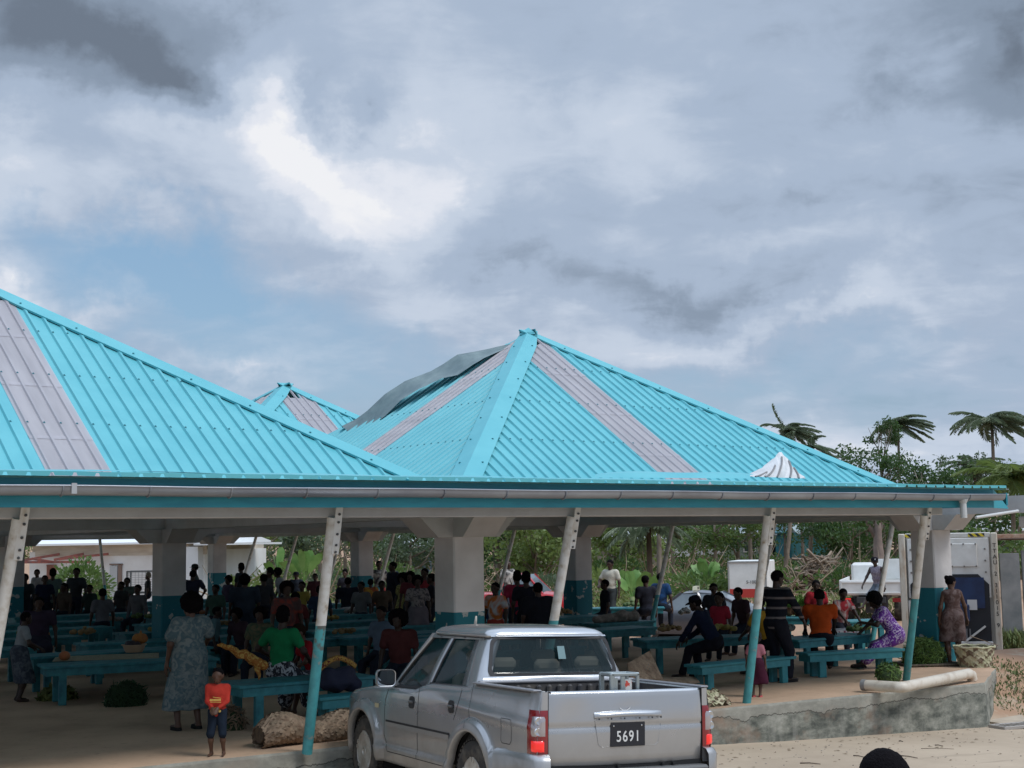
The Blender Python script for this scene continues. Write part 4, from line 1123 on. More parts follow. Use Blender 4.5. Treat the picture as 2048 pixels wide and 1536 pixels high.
# green leaf bundles
def leafheap(name, label, c, r, h, n, mt, lw=.02, ll=.16, dome=1.0, core=None, seed=1, down=False):
    rnd = random.Random(seed); m = MB()
    for k in range(n):
        a = rnd.uniform(0, 2*math.pi); e = math.acos(rnd.random())*.98; 
        n_ = Vector((math.cos(a)*math.sin(e), math.sin(a)*math.sin(e), math.cos(e))); p = Vector((n_.x*r[0], n_.y*r[1], n_.z*h))*rnd.uniform(.88, 1.0)
        t = Vector((rnd.uniform(-1, 1), rnd.uniform(-1, 1), rnd.uniform(-1, .2 if down else 1))); t = (t-n_*t.dot(n_)*.8).normalized(); s_ = t.cross(n_).normalized()*lw
        q = p+t*ll*rnd.uniform(.6, 1.2)+n_*rnd.uniform(-.01, .03); mid = p.lerp(q, .5)+n_*.012
        m.add([p, mid-s_, q, mid+s_], [(0, 1, 2), (0, 2, 3)])
    o = m.build(name, mt, fix=False); o.location = c; tag(o, label, 'leaf bundle' if 'bundle' in name or 'heap' in name else 'basket')
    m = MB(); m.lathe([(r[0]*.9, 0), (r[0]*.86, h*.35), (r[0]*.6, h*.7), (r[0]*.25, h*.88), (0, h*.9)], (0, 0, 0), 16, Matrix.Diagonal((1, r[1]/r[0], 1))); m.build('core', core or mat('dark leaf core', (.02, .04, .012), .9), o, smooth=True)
    return o
c = onz(1858, 1331, 0); leafheap('leaf_bundle', 'big rounded bundle of fine green leaves on a mat by the right column', (c.x, c.y+.1, .05), (.40, .34), .42, 1500, M_green, .008, .16, seed=2)
m = MB(); m.cham((c.x+.05, c.y+.02, .03), (1.05, .7, .035), .01, Matrix.Rotation(R_(-30), 3, 'Z')); o = m.build('dark_mat', mat('dark woven mat', (.04, .03, .025), .9, col2=(.15, .12, .08), nscale=30)); tag(o, 'dark mat under the green leaf bundle', 'mat')
c = onz(1778, 1364, 0); ball = leafheap('green_basket', 'round green plaited basket hanging against the foot of the right pole', (c.x, c.y, .10), (.19, .19), .19, 260, M_green, .014, .10, seed=5)
m = MB(); m.ell((0, 0, .0), (.19, .19, .17), 16, 10); m.build('belly', mat('green plaited leaf', (.06, .11, .03), .7, col2=(.02, .045, .015), nscale=26, ramp=(.45, .55)), ball, smooth=True)
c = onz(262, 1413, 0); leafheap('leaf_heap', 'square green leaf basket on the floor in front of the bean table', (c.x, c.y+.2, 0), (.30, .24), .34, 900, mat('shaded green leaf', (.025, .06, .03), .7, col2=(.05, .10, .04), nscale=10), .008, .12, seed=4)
c = onz(125, 1402, 0); leafheap('leaf_bundle', 'yellow green leaf bundle under the left end of the bean table', (c.x, c.y+.25, 0), (.28, .2), .17, 300, mat('yellow green leaf', (.14, .14, .03), .7, col2=(.06, .09, .02), nscale=10), .03, .16, seed=6)
c = onz(478, 1462, 0); leafheap('straw_basket', 'small grey straw basket under the table behind the child in red', (c.x, c.y+.2, 0), (.17, .16), .28, 300, M_palm, .008, .12, seed=7)
# pipe
m = MB(); z = .10
P0, P1, P2 = onz(1738, 1371, z), onz(1806, 1375, z), onz(1943, 1343, .16)
P0 = Vector((P0.x, P0.y+.1, z)); P1 = Vector((P1.x, P1.y+.02, z)); P2 = Vector((P2.x, P2.y+.03, .13))
dd = (P1-P0).normalized(); e = (P2-P1).normalized()
m.tube([P0, P1-dd*.12, P1-dd*.04, P1+e*.04, P1+e*.12, P2-e*.03, P2+Vector((.06, .02, -.03)), P2+Vector((.09, .03, -.10))], [.078]*8, 20, cap=False)
pipe = m.build('drain_pipe', mat('dirty white plastic pipe', (.62, .56, .47), .5, col2=(.42, .34, .26), nscale=5, ramp=(.5, .75)), smooth=True, fix=False, angle=60); tag(pipe, 'bent dirty white plastic drain pipe lying on the slab edge', 'pipe')
m = MB(); m.tube([P0-dd*.001, P1-dd*.1], [.070, .070], 20, cap=False); m.tube([P0-dd*.02, P0+dd*.05], [.083, .083], 20, cap=False); m.build('socket', mat('grey pipe socket', (.24, .24, .24), .6), pipe, smooth=True, fix=False, angle=60)
# goods on the tables
def on_table(px, py, z): p = onz(px, py, z); return p
def lump(name, label, cat, c, r, mt, seed=0, vx=None, group=None, squash=.85, kids_=None):
    m = MB(); random.seed(seed); m.ell((0, 0, r*squash), (r, r*.95, r*squash), 18, 12); o = m.build(name, mt, smooth=True); o.location = c
    m = MB(); m.tube([(0, 0, 1.9*r*squash), (.01, 0, 2.15*r*squash)], [.08*r, .05*r], 6); m.build('stalk', M_palm, o)
    return tag(o, label, cat, group)
M_orange = mat('pumpkin skin', (.42, .12, .035), .6, col2=(.30, .13, .05), nscale=9)
c = onz(129, 1321, .575); lump('pumpkin', 'orange pumpkin on the left end of the bean table', 'pumpkin', (c.x, c.y, .572), .085, M_orange)
c = onz(90, 1278, .6); lump('pumpkin', 'dull yellow pumpkin on the dark table behind the bean table', 'pumpkin', (c.x, c.y, .602), .09, mat('dull pumpkin skin', (.28, .15, .06), .7))
# sheet of beans
pa, pb, pc, pd = onz(104, 1324, .57), onz(318, 1317, .57), onz(318, 1306, .57), onz(112, 1313, .57)
m = MB(); rows_ = []
for j in range(7):
    row = []
    for i in range(40):
        p = pa.lerp(pb, i/39).lerp(pd.lerp(pc, i/39), j/6); edge = min(i, 39-i, 3)/3*min(j, 6-j, 2)/2
        row.append((p.x, p.y, .575+edge*(.018+.014*noise.noise(Vector((i*.7, j*.9, 0))))))
    rows_.append(row)
m.sheet(rows_); o = m.build('bean_sheet', mat('pale dried beans on sacking', (.36, .32, .22), .9, col2=(.20, .18, .12), nscale=45, bump=.5, bscale=80), fix=False); tag(o, 'sheet covered with pale dried beans on the front left table', 'beans')
c = onz(268, 1308, .57)
m = MB(); m.lathe([(.13, 0), (.16, .06), (.185, .12), (.20, .125), (.20, .115), (.18, .11), (.15, .03), (0, .02)], (0, 0, 0), 24); bs = m.build('basin', mat('tan plastic basin', (.42, .30, .20), .5), smooth=True); bs.location = (c.x, c.y, .60); tag(bs, 'tan plastic basin full of mixed goods on the bean table', 'basin')
solid([([('e', (-.06, 0, .12), (.09, .09, .07), None), ('e', (.05, .02, .10), (.08, .08, .06), None)], .012, .02)], 'dark_goods', mat('dark purple goods', (.02, .016, .02), .6), bs, disp=(.02, 20, 1))
c2 = onz(283, 1290, .72); m = MB(); o = solid([([('e', (0, 0, .0), (.13, .10, .09), None), ('c', (0, 0, .05), (.02, 0, .12), .03, .015)], .012, .03)], 'orange_bag', mat('orange cloth bag', (.38, .16, .03), .7, col2=(.25, .09, .02), nscale=8), None, disp=(.015, 14, 1)); o.location = (c.x+.14, c.y+.12, .80); tag(o, 'orange cloth bag bulging over the basin on the bean table', 'bag')
# grey sacks bundle on the right table
c = onz(1245, 1245, .57); o = solid([([('c', (-.5, 0, .07), (0, .05, .08), .07, .09), ('c', (0, .05, .09), (.55, 0, .09), .09, .11), ('e', (.2, 0, .13), (.16, .12, .1), None)], .014, .03)], 'sack_bundle', mat('dull grey sacking', (.16, .13, .11), .9, col2=(.28, .24, .20), nscale=12), None, disp=(.03, 9, 1)); o.location = (c.x, c.y+.25, .575); tag(o, 'bundle of grey brown sacks on the table right of the pickup roof', 'sacks')
# seedlings on the table
rnd = random.Random(4)
def seedling(c, label):
    t = empty('coconut_seedling', label, 'seedling', c, rnd.uniform(0, 6), 'seedlings standing on a table')
    m = MB(); m.ell((0, 0, .09), (.085, .085, .10), 10, 8); m.build('husk', mat('brown husk', (.22, .10, .05), .9, col2=(.12, .06, .03), nscale=14), t, smooth=True)
    m = MB()
    for k in range(26):
        a = rnd.uniform(0, 6.28); r = rnd.uniform(.06, .20); hh = rnd.uniform(.22, .46); b0 = Vector((0, 0, .17)); tip = Vector((math.cos(a)*r, math.sin(a)*r, hh)); s_ = Vector((-math.sin(a), math.cos(a), 0))*.03
        md = b0.lerp(tip, .6)+Vector((0, 0, .04)); m.add([b0, md-s_, tip, md+s_], [(0, 1, 2), (0, 2, 3)])
    m.build('leaves', mat('bright seedling leaf', (.13, .26, .04), .6, col2=(.2, .34, .07), nscale=9), t, fix=False)
for k in range(9):
    c = onz(1568+k*8.5, 1233-(k % 2)*3, .57); seedling((c.x, c.y+.1, .575), ['leftmost leafy seedling with a brown husk on the back table', 'second leafy seedling from the left on the back table', 'third leafy seedling on the back table', 'fourth leafy seedling on the back table', 'middle leafy seedling in the row on the back table', 'sixth leafy seedling on the back table', 'third last leafy seedling beside the red shirt', 'second last leafy seedling beside the red shirt', 'rightmost leafy seedling beside the red shirt'][k])
# patterned cloth over the table by the man in orange
m = MB(); rows_ = []
A_, B_ = onz(1672, 1262, .58), onz(1716, 1257, .58)
for j in range(8):
    t = j/7; row = []
    for i in range(14):
        p = A_.lerp(B_, i/13); y = p.y-.01 if t > .4 else p.y+.35*(1-t/.4); z = .578 if t <= .4 else .578-(t-.4)/.6*.20
        row.append((p.x, y-.012*math.sin(i*1.6)*(t > .4)*t, z))
    rows_.append(row)
m.sheet(rows_); mc = mat('white cloth with red flowers', (.62, .60, .60), .8)
nt = mc.node_tree; v = nt.nodes.new('ShaderNodeTexVoronoi'); v.inputs['Scale'].default_value = 10; tc = nt.nodes['Texture Coordinate']; nt.links.new(tc.outputs['Object'], v.inputs['Vector'])
rr = nt.nodes.new('ShaderNodeValToRGB'); e = rr.color_ramp.elements; e[0].position = .28; e[0].color = (.22, .02, .06, 1); e[1].position = .34; e[1].color = (.60, .58, .58, 1); q = e.new(.42); q.color = (.22, .25, .30, 1); q = e.new(.5); q.color = (.6, .58, .58, 1)
nt.links.new(v.outputs['Distance'], rr.inputs[0]); nt.links.new(rr.outputs[0], nt.nodes['Principled BSDF'].inputs['Base Color'])
tag(m.build('flowered_cloth', mc, fix=False), 'white cloth with red flowers hanging over the table edge beside the man in orange', 'cloth')
# bags
o = solid([([('e', (0, 0, .14), (.26, .16, .14), None), ('e', (.10, 0, .22), (.15, .12, .09), None), ('e', (-.14, .02, .19), (.11, .12, .11), None), ('e', (.2, -.02, .08), (.12, .12, .09), None)], .014, .03)], 'travel_bag', mat('navy cloth bag', (.010, .012, .034), .85, bump=.4, bscale=25), None, disp=(.03, 8, 1)); c = onz(685, 1385, .42); o.location = (c.x, c.y+.12, .42); tag(o, 'round navy blue bag resting on the bright teal bench', 'bag')
m = MB(); pts = [Vector((-.25+.5*t, 0, .30+.12*math.sin(math.pi*t))) for t in [k/10 for k in range(11)]]; m.tube(pts, .035, 8); m.build('scarf', cloth((.36, .22, .06), 'floral', (.10, .015, .02), 20), o, smooth=True)
o = solid([([('c', (0, 0, .02), (.30, -.08, -.13), .022, .05), ('c', (.30, -.08, -.13), (.55, -.1, -.27), .055, .06), ('c', (.42, -.1, -.2), (.50, -.1, -.42), .04, .02)], .014, .03)], 'cloth_bundle', cloth((.24, .10, .025), 'floral', (.36, .24, .07), 16), None, disp=(.028, 13, 1)); c = atd(436, 1290, 17.2); o.location = c; tag(o, 'length of orange brown printed cloth held between the two women', 'cloth')

# heaps of produce on the inner tables
rnd = random.Random(77)
PC = [((.05, .09, .02), (.09, .14, .04), 'green'), ((.30, .20, .08), (.20, .12, .05), 'brown'), ((.34, .28, .06), (.24, .18, .05), 'yellow'), ((.20, .05, .03), (.30, .12, .04), 'red'), ((.26, .25, .22), (.14, .13, .12), 'grey')]
PM = [mat(n_+' produce', a_, .7, col2=b_, nscale=14) for a_, b_, n_ in PC]
def pile(px, py, ci, lab, z=.60, n=16, r=.045, w=.28):
    c = onz(px, py, z); m = MB()
    for k in range(n):
        a = rnd.uniform(0, 6.28); q = w*math.sqrt(rnd.random()); h = r*.7+max(0, (1-q/w))*r*2.2*rnd.random(); rr = r*rnd.uniform(.7, 1.3)
        m.ell((math.cos(a)*q, math.sin(a)*q*.6, h), (rr*rnd.uniform(.8, 1.5), rr, rr*.9), 8, 6)
    o = m.build('produce_heap', PM[ci], smooth=True); o.location = (c.x, c.y+.2, z); tag(o, lab, 'produce', 'produce heaped on the tables')
for px, py, ci, lab in [(70, 1268, 0, 'green produce heap on the dark table left of the dull yellow pumpkin'), (175, 1268, 1, 'brown produce heap on the table behind the bean sheet'), (228, 1243, 4, 'grey produce heap on a far table behind the basin'), (330, 1262, 2, 'yellow produce heap behind the shoulder of the floral dress'), (455, 1250, 1, 'brown produce heap between the floral dress and the green shirt'), (510, 1215, 0, 'green produce heap behind the woman in green'), (665, 1240, 2, 'yellow produce heap just right of the tall white pole'), (700, 1268, 1, 'brown produce heap on the short table right of the white pole'), (720, 1225, 4, 'grey produce heap before the man with the white waistband'), (845, 1245, 0, 'green produce heap at the foot of the big column'), (1135, 1228, 1, 'brown produce heap beside the second white pole'), (1275, 1212, 0, 'green produce heap before the pair by the taxi'), (1350, 1262, 1, 'brown tubers on the table left of the navy cap'), (1385, 1228, 4, 'grey parcels on the table before the taxi'), (1460, 1262, 2, 'pale fruit heap between navy cap and mustard shirt'), (1545, 1264, 1, 'brown tubers under the hands of the striped jersey'), (1590, 1262, 4, 'white parcels beside the orange shirt'), (1740, 1262, 0, 'green produce heap in front of the purple dress'), (400, 1228, 3, 'red produce heap behind the hip of the hat man'), (610, 1222, 3, 'red produce heap behind the green shirt shoulder'), (560, 1232, 4, 'grey parcels behind the head of the woman in green'), (290, 1236, 0, 'green leaves heap on a far table before the second column')]:
    pile(px, py, ci, lab)
# ================================================================== people
D_ = (.018, .020, .028); NAVY = (.010, .014, .035)
def stand_at(px, py, htop):        # the top of the head is seen at px, py
    p = onz(px, py, htop); return (p.x, p.y)
def crowd(label, px, py, deg=180, pose='stand', h=1.62, **k):
    top_z = h*1.015 if pose == 'stand' else .42+.53*h
    xy = stand_at(px, py, top_z); k.setdefault('vx', .022)
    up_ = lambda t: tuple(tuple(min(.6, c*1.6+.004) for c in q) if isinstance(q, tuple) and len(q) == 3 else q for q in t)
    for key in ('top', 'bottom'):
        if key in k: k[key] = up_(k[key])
    return person(label, xy, deg, h=h, pose=pose, group='people in the market', **k)
T = lambda c, *a: ('tee', c)+a
# --- nearest people
person('woman in a pale blue floral island dress standing behind the child in red', onz(378, 1459)[:2], 35, 1.63, top=('puffdress', (.085, .135, .155), 'blotch', (.20, .235, .235), 13, .72), hair='bigafro', head=(25, 6), vx=.012, build=1.12,
       feet={-1: (-.09, 0, 0), 1: (.075, 0, 0)}, hands={1: (.20, .20, .60)}, shoes=(.02, .02, .02), skin=2)
pc, _ = person('small child in a red sweater and dark shorts with hands together', onz(435, 1512)[:2], 178, .90, child=True, top=('long', (.50, .045, .03)), bottom=('knee', (.012, .02, .035)), hair='short', vx=.010, eyes=True,
       hands={-1: (-.03, .14, .58), 1: (.03, .14, .58)}, skin=2, head=(0, 4), build=1.1, feet={-1: (-.075, 0, 0), 1: (.075, 0, 0)})
# printed lettering band and toy motif on the sweater
M_yel = mat('yellow sweater print', (.72, .50, .12), .8)
m = MB()
for k in range(9):
    x = -.055+k*.0137; m.add([(x, .0, .02), (x+.009, 0, .024), (x+.011, 0, .034), (x+.004, 0, .047), (x-.003, 0, .04)], [(0, 1, 2, 3, 4)])
m.add([(-.06, 0, .055), (.03, 0, .068), (.03, 0, .062), (-.06, 0, .049)], [(0, 1, 2, 3)]); m.add([(-.06, 0, .012), (.06, 0, .015), (.06, 0, .009), (-.06, 0, .006)], [(0, 1, 2, 3)])
for x in (-.045, 0.0, .045): m.add([(x+.016*math.cos(t), 0, -.085+.014*math.sin(t)) for t in [6.283*q/10 for q in range(10)]], [tuple(range(10))])
m.add([(-.05, 0, -.078), (.05, 0, -.078), (.045, 0, -.062), (.02, 0, -.055), (.0, 0, -.045), (-.03, 0, -.055)], [(0, 1, 2, 3, 4, 5)])
pr_ = m.build('print', M_yel, pc, fix=False); pr_.location = (0, .098, .575)
person('woman in a bright green tee shirt and black and white print skirt by the table', onz(562, 1440)[:2], -28, 1.60, pose='sit', seat=.50, lean=4, top=T((.012, .20, .075)), bottom=('skirt', (.03, .03, .04), 'floral', (.40, .42, .45), 9), hair='tall', vx=.013, build=1.15,
       hands={1: (.16, .16, .78), -1: (-.20, .12, .80)}, skin=1, feet={-1: (-.10, .16, 0), 1: (.12, .22, 0)}, head=(10, 0))
person('child in a red tee shirt seated behind the leaning pole', onz(628, 1425)[:2], 120, 1.30, pose='sit', seat=.44, lean=22, top=T((.36, .015, .025)), bottom=('shorts', (.12, .10, .14), 'floral', (.4, .38, .42), 12), hair='short', hairm=M_hairbr, vx=.013, head=(0, 20), hands={1: (.10, .22, .62), -1: (-.06, .24, .60)}, skin=2, child=True)
person('person with a rounded afro in a maroon top seated beyond the pickup door', stand_at(801, 1234, 1.24), 165, 1.55, pose='sit', lean=10, top=T((.10, .03, .03)), hair='bigafro', vx=.015, build=1.15, skin=1)
person('thin child in a white shirt and dark skirt behind the leftmost white pole', onz(36, 1404)[:2], -60, 1.32, top=T((.24, .27, .29)), bottom=('skirt', (.04, .05, .07), 'blotch', (.10, .12, .14), 12), hair='short', lean=10, vx=.014, hands={-1: (-.10, .16, .60), 1: (.12, .2, .6)}, skin=1)
person('child in a pale teal shirt bending behind the woman in the floral dress', stand_at(424, 1222, 1.12), -90, 1.35, pose='sit', lean=10, top=T((.10, .20, .23)), hair='short', vx=.016, skin=1)
person('person with dark pink collar seated low behind the long teal table', stand_at(486, 1229, 1.05), 150, 1.45, pose='sit', lean=18, seat=.34, top=T((.05, .03, .04)), hair='afro', vx=.018, skin=1)
# --- right hand side
person('man in a navy cap and navy jacket leaning forward on the teal bench', onz(1432, 1356)[:2], 62, 1.68, pose='sit', seat=.42, lean=27, top=('long', (.008, .013, .035)), bottom=('trousers', (.010, .010, .016)), hat=('cap', (.006, .006, .012), False), vx=.013, build=1.12,
       hands={1: (.06, .30, .62), -1: (-.10, .34, .55)}, head=(10, 5), feet={-1: (-.12, .30, 0), 1: (.10, .2, 0)}, skin=1, shoes=(.015, .013, .013))
person('person in a mustard yellow shirt sitting behind the third leaning pole', onz(1545, 1352)[:2], 40, 1.60, pose='sit', seat=.40, lean=20, top=T((.50, .27, .03)), bottom=('trousers', (.014, .014, .02)), vx=.014, build=1.1, hands={1: (.1, .3, .65), -1: (-.1, .3, .65)}, skin=1)
person('man in a dark striped jersey standing with his hand on the table', onz(1556, 1364)[:2], -50, 1.72, lean=6, top=('long', (.006, .008, .014), 'stripe', (.14, .12, .12), 13), bottom=('trousers', (.010, .011, .018)), vx=.013, build=1.18, head=(-20, 14), hands={1: (.14, .26, .50), -1: (-.10, .20, .52)}, skin=1, feet={-1: (-.08, 0, 0), 1: (.09, .05, 0)}, shoes=(.015, .013, .013))
person('toddler with big afro hair in a pink vest and maroon skirt beside the pole', onz(1514, 1394)[:2], -15, .86, child=True, top=T((.42, .16, .20)), bottom=('skirt', (.06, .012, .03)), hair='bigafro', hairm=mat('reddish black hair', (.012, .006, .006), .9), vx=.010, shoes=(.55, .12, .12), skin=2)
person('man in an orange shirt sitting on the bench with his back turned', onz(1645, 1343)[:2], -12, 1.66, pose='sit', seat=.41, lean=6, top=T((.50, .075, .012)), bottom=('trousers', (.012, .012, .018)), vx=.012, build=1.22, head=(-8, 10), hands={1: (.13, .28, .64), -1: (-.16, .26, .64)}, skin=1)
person('person in a red tee shirt sitting across the table from the man in orange', stand_at(1632, 1173, 1.20), 190, 1.58, pose='sit', top=T((.33, .02, .03)), vx=.016, head=(-20, 8), skin=1)
person('child in a white and red top with a patterned bag across the table', stand_at(1679, 1190, 1.12), 200, 1.45, pose='sit', lean=12, top=('tee', (.34, .03, .04), 'blotch', (.45, .43, .42), 5), vx=.014, head=(-10, 12), skin=1, hands={1: (.1, .30, .62), -1: (-.1, .32, .62)})
pt, _ = person('man in a grey tank top and black cap with a badge leaning on a table', stand_at(1756, 1127, 1.42), 128, 1.72, pose='sit', seat=.62, lean=12, top=('tank', (.16, .14, .19), 'blotch', (.26, .24, .28), 18), bottom=('knee', (.12, .14, .17)), hat=('cap', (.008, .008, .012), True), vx=.012, build=1.08, eyes=True, head=(45, -4),
       hands={1: (.16, .30, .66), -1: (-.20, .12, .70)}, feet={-1: (-.1, .3, .1), 1: (.1, .34, .1)}, skin=1)
person('woman in a purple and white floral dress bending forward on the bench', onz(1796, 1337)[:2], 82, 1.60, pose='sit', seat=.42, lean=30, top=('dress', (.13, .035, .26), 'floral', (.50, .42, .58), 15, .72), hair='bigafro', vx=.012, build=1.15, head=(10, 22), hands={1: (.06, .36, .62), -1: (-.10, .34, .78)}, feet={-1: (-.10, .42, 0), 1: (.1, .36, 0)}, skin=1, shoes=(.015, .012, .012))
person('woman in a faded brown wrap holding a thin stick beside the right column', onz(1910, 1330)[:2], -5, 1.52, top=('strapdress', (.075, .045, .04), 'blotch', (.15, .11, .105), 9, .50), hair='bun', vx=.012, build=.86, head=(-60, 14), hands={1: (.20, .13, .44)}, skin=2)
m = MB(); a = onY(1940, 1272, 15.9); b = onY(1996, 1291, 15.4); m.tube([a, b], [.008, .006], 6); tag(m.build('thin_stick', M_palm), 'thin stick held out by the woman in the brown wrap', 'stick')
# --- the crowd further in
crowd('woman with her hair up standing at the far left edge in a dark top', 50, 1147, 180, hair='bun', top=T((.03, .035, .04)), bottom=('skirt', D_))
crowd('man in a white shirt standing second from the left edge', 74, 1138, 150, top=('long', (.20, .19, .19)), head=(30, 0))
crowd('person in a grey green shirt standing before the white building', 106, 1139, 10, hair='tall', top=T((.07, .10, .095)), bottom=('trousers', D_), h=1.66)
crowd('tall man in dark clothes standing in front of the round bush', 153, 1135, 180, top=T((.025, .03, .035)), bottom=('trousers', (.016, .02, .035)), h=1.72)
crowd('child in dark green sitting to the right of the round bush', 179, 1175, 160, 'sit', 1.5, top=T((.02, .035, .03)))
crowd('man in grey green sitting with arms folded before the white building', 254, 1161, 180, 'sit', 1.68, top=T((.05, .065, .055)), build=1.15, hands={1: (-.04, .18, .72), -1: (.04, .2, .70)})
crowd('person half hidden behind the seated man in grey green', 242, 1169, 150, 'sit', 1.6, top=T((.03, .03, .03)))
crowd('woman in a pale headscarf beside the second grey column', 296, 1151, 100, 'sit', 1.6, top=T((.02, .02, .02)), hair='tall', hairm=cloth((.30, .25, .20)))
crowd('large person in dark purple sitting by the left edge', 78, 1203, 200, 'sit', 1.65, top=T((.03, .02, .035)), bottom=('skirt', (.02, .018, .03)), build=1.3, vx=.018)
crowd('man in a bush hat with his hand on his hip behind the floral dress', 389, 1128, 100, hat=('bush', (.03, .035, .03), False), top=T((.03, .05, .05)), h=1.7, hands={1: (.13, .0, .58)})
crowd('dark clothed woman standing in front of the man in the bush hat', 386, 1140, 0, top=T((.015, .016, .03)), bottom=('skirt', D_), hands={1: (.14, .02, .58)}, build=1.1)
crowd('person with a tall head wrap standing left of the banana plants', 482, 1128, 60, hair='tall', top=T((.018, .025, .03)), h=1.68)
crowd('broad woman in dark blue carrying a pale bag, left of centre', 489, 1150, 20, hair='afro', top=('gown', (.014, .022, .035), None, None, 14, .8), build=1.3)
crowd('woman with tied up hair in a grey brown top beside the banana plant', 539, 1137, 110, hair='tall', top=T((.055, .05, .045)), bottom=('skirt', (.03, .03, .03)))
crowd('person in a white shirt leaning forward beside the thin side pole', 566, 1135, 110, hair='afro', top=T((.22, .23, .24)), lean=14, bottom=('trousers', D_))
crowd('person in a round hat sitting under the banana leaves', 592, 1149, 180, 'sit', 1.6, hat=('bush', (.02, .02, .03), False), top=T((.015, .02, .03)))
crowd('person in a maroon shirt sitting right of the banana plant', 630, 1152, 180, 'sit', 1.6, top=T((.06, .02, .025)))
crowd('man in a dark shirt sitting just right of the white leaning pole', 690, 1145, 170, 'sit', 1.66, top=T((.018, .018, .025)), hair='tall')
crowd('broad man in black with a white waistband sitting with his back turned', 696, 1161, 0, 'sit', 1.7, top=T((.008, .010, .018)), bottom=('shorts', (.35, .35, .35)), build=1.25)
crowd('woman with a red sling standing behind the woman in green', 574, 1164, 200, hair='afro', top=('tee', (.05, .03, .03), 'blotch', (.16, .03, .02), 6), vx=.018)
crowd('man in a white and black shirt standing beside the grey column', 758, 1121, 200, top=('tee', (.02, .02, .025), 'blotch', (.28, .26, .24), 4), bottom=('shorts', (.20, .02, .02)), h=1.72)
crowd('tall man all in black standing left of the big column', 785, 1123, 120, top=('long', (.008, .010, .018)), bottom=('trousers', (.006, .008, .014)), h=1.76, build=1.2)
crowd('person in an orange and yellow top sitting before the grey column', 741, 1163, 20, 'sit', 1.5, top=('tee', (.20, .05, .02), 'blotch', (.30, .20, .03), 7), hair='short')
crowd('girl in a yellow green dress with curly hair standing by the bench', 806, 1153, 150, hair='bigafro', h=1.4, top=('dress', (.10, .10, .03), 'blotch', (.24, .20, .08), 10, .6), child=True)
crowd('woman in a pale checked blouse standing near the big column', 835, 1152, 190, hair='afro', h=1.56, top=('tee', (.20, .17, .16), 'blotch', (.05, .045, .05), 16), bottom=('skirt', (.12, .10, .11)))
crowd('person in a red top half hidden by the big grey column', 849, 1136, 160, h=1.65, top=T((.18, .02, .025)), bottom=('trousers', D_))
crowd('person in black tucked against the left side of the big grey column', 862, 1146, 90, h=1.6, top=T((.008, .009, .014)), bottom=('trousers', D_))
crowd('man in a white shirt with dark braces standing right of the big column', 1016, 1120, 215, h=1.68, top=('tee', (.30, .28, .26), 'blotch', (.03, .03, .03), 4), bottom=('trousers', D_))
crowd('woman in a crimson tee shirt standing with her back turned', 1034, 1144, 10, h=1.6, hair='tall', top=T((.26, .02, .045)), bottom=('trousers', (.015, .018, .03)), build=1.15)
crowd('man in black standing beside the woman in crimson', 1052, 1146, 0, h=1.62, top=T((.008, .009, .015)), bottom=('trousers', (.006, .008, .012)), build=1.1, hair='tall')
crowd('heavy person in black left of the second white pole', 1075, 1164, 20, h=1.55, top=('gown', (.006, .007, .012), None, None, 14, .8), build=1.25)
crowd('child in dark blue behind the pickup roof', 986, 1198, -30, 'sit', 1.35, top=T((.012, .03, .09)))
crowd('man in a cream shirt standing beside the slim grey column', 1220, 1119, 150, h=1.7, top=T((.36, .34, .28)), bottom=('trousers', (.03, .035, .035)), vx=.016, hands={1: (.12, .16, .62)}, head=(0, 10))
crowd('person in black in front of the man in the cream shirt', 1209, 1166, 100, 'sit', 1.6, top=T((.008, .009, .014)))
crowd('man in black sitting with his head turned, left of the pair by the taxi', 1291, 1158, 20, 'sit', 1.68, top=T((.010, .011, .018)), head=(-60, 8), build=1.1)
crowd('man in a bright blue and black shirt, right of the pair by the taxi', 1321, 1153, -20, 'sit', 1.68, top=('tee', (.012, .05, .14), 'blotch', (.01, .012, .02), 3), head=(-30, 8))
crowd('boy in a dark shirt sitting in front of the grey taxi', 1427, 1174, 170, 'sit', 1.55, top=T((.015, .017, .022)), head=(10, 8), vx=.018)
crowd('small child in a red tee shirt beside the man in the navy cap', 1438, 1197, 150, 'sit', 1.35, top=T((.25, .015, .03)), child=True, vx=.016)
crowd('woman in maroon resting her chin in front of the white van door', 1489, 1180, 120, 'sit', 1.55, top=T((.03, .015, .02)), lean=15, head=(-10, 5), vx=.018, hair='short', skin=2)
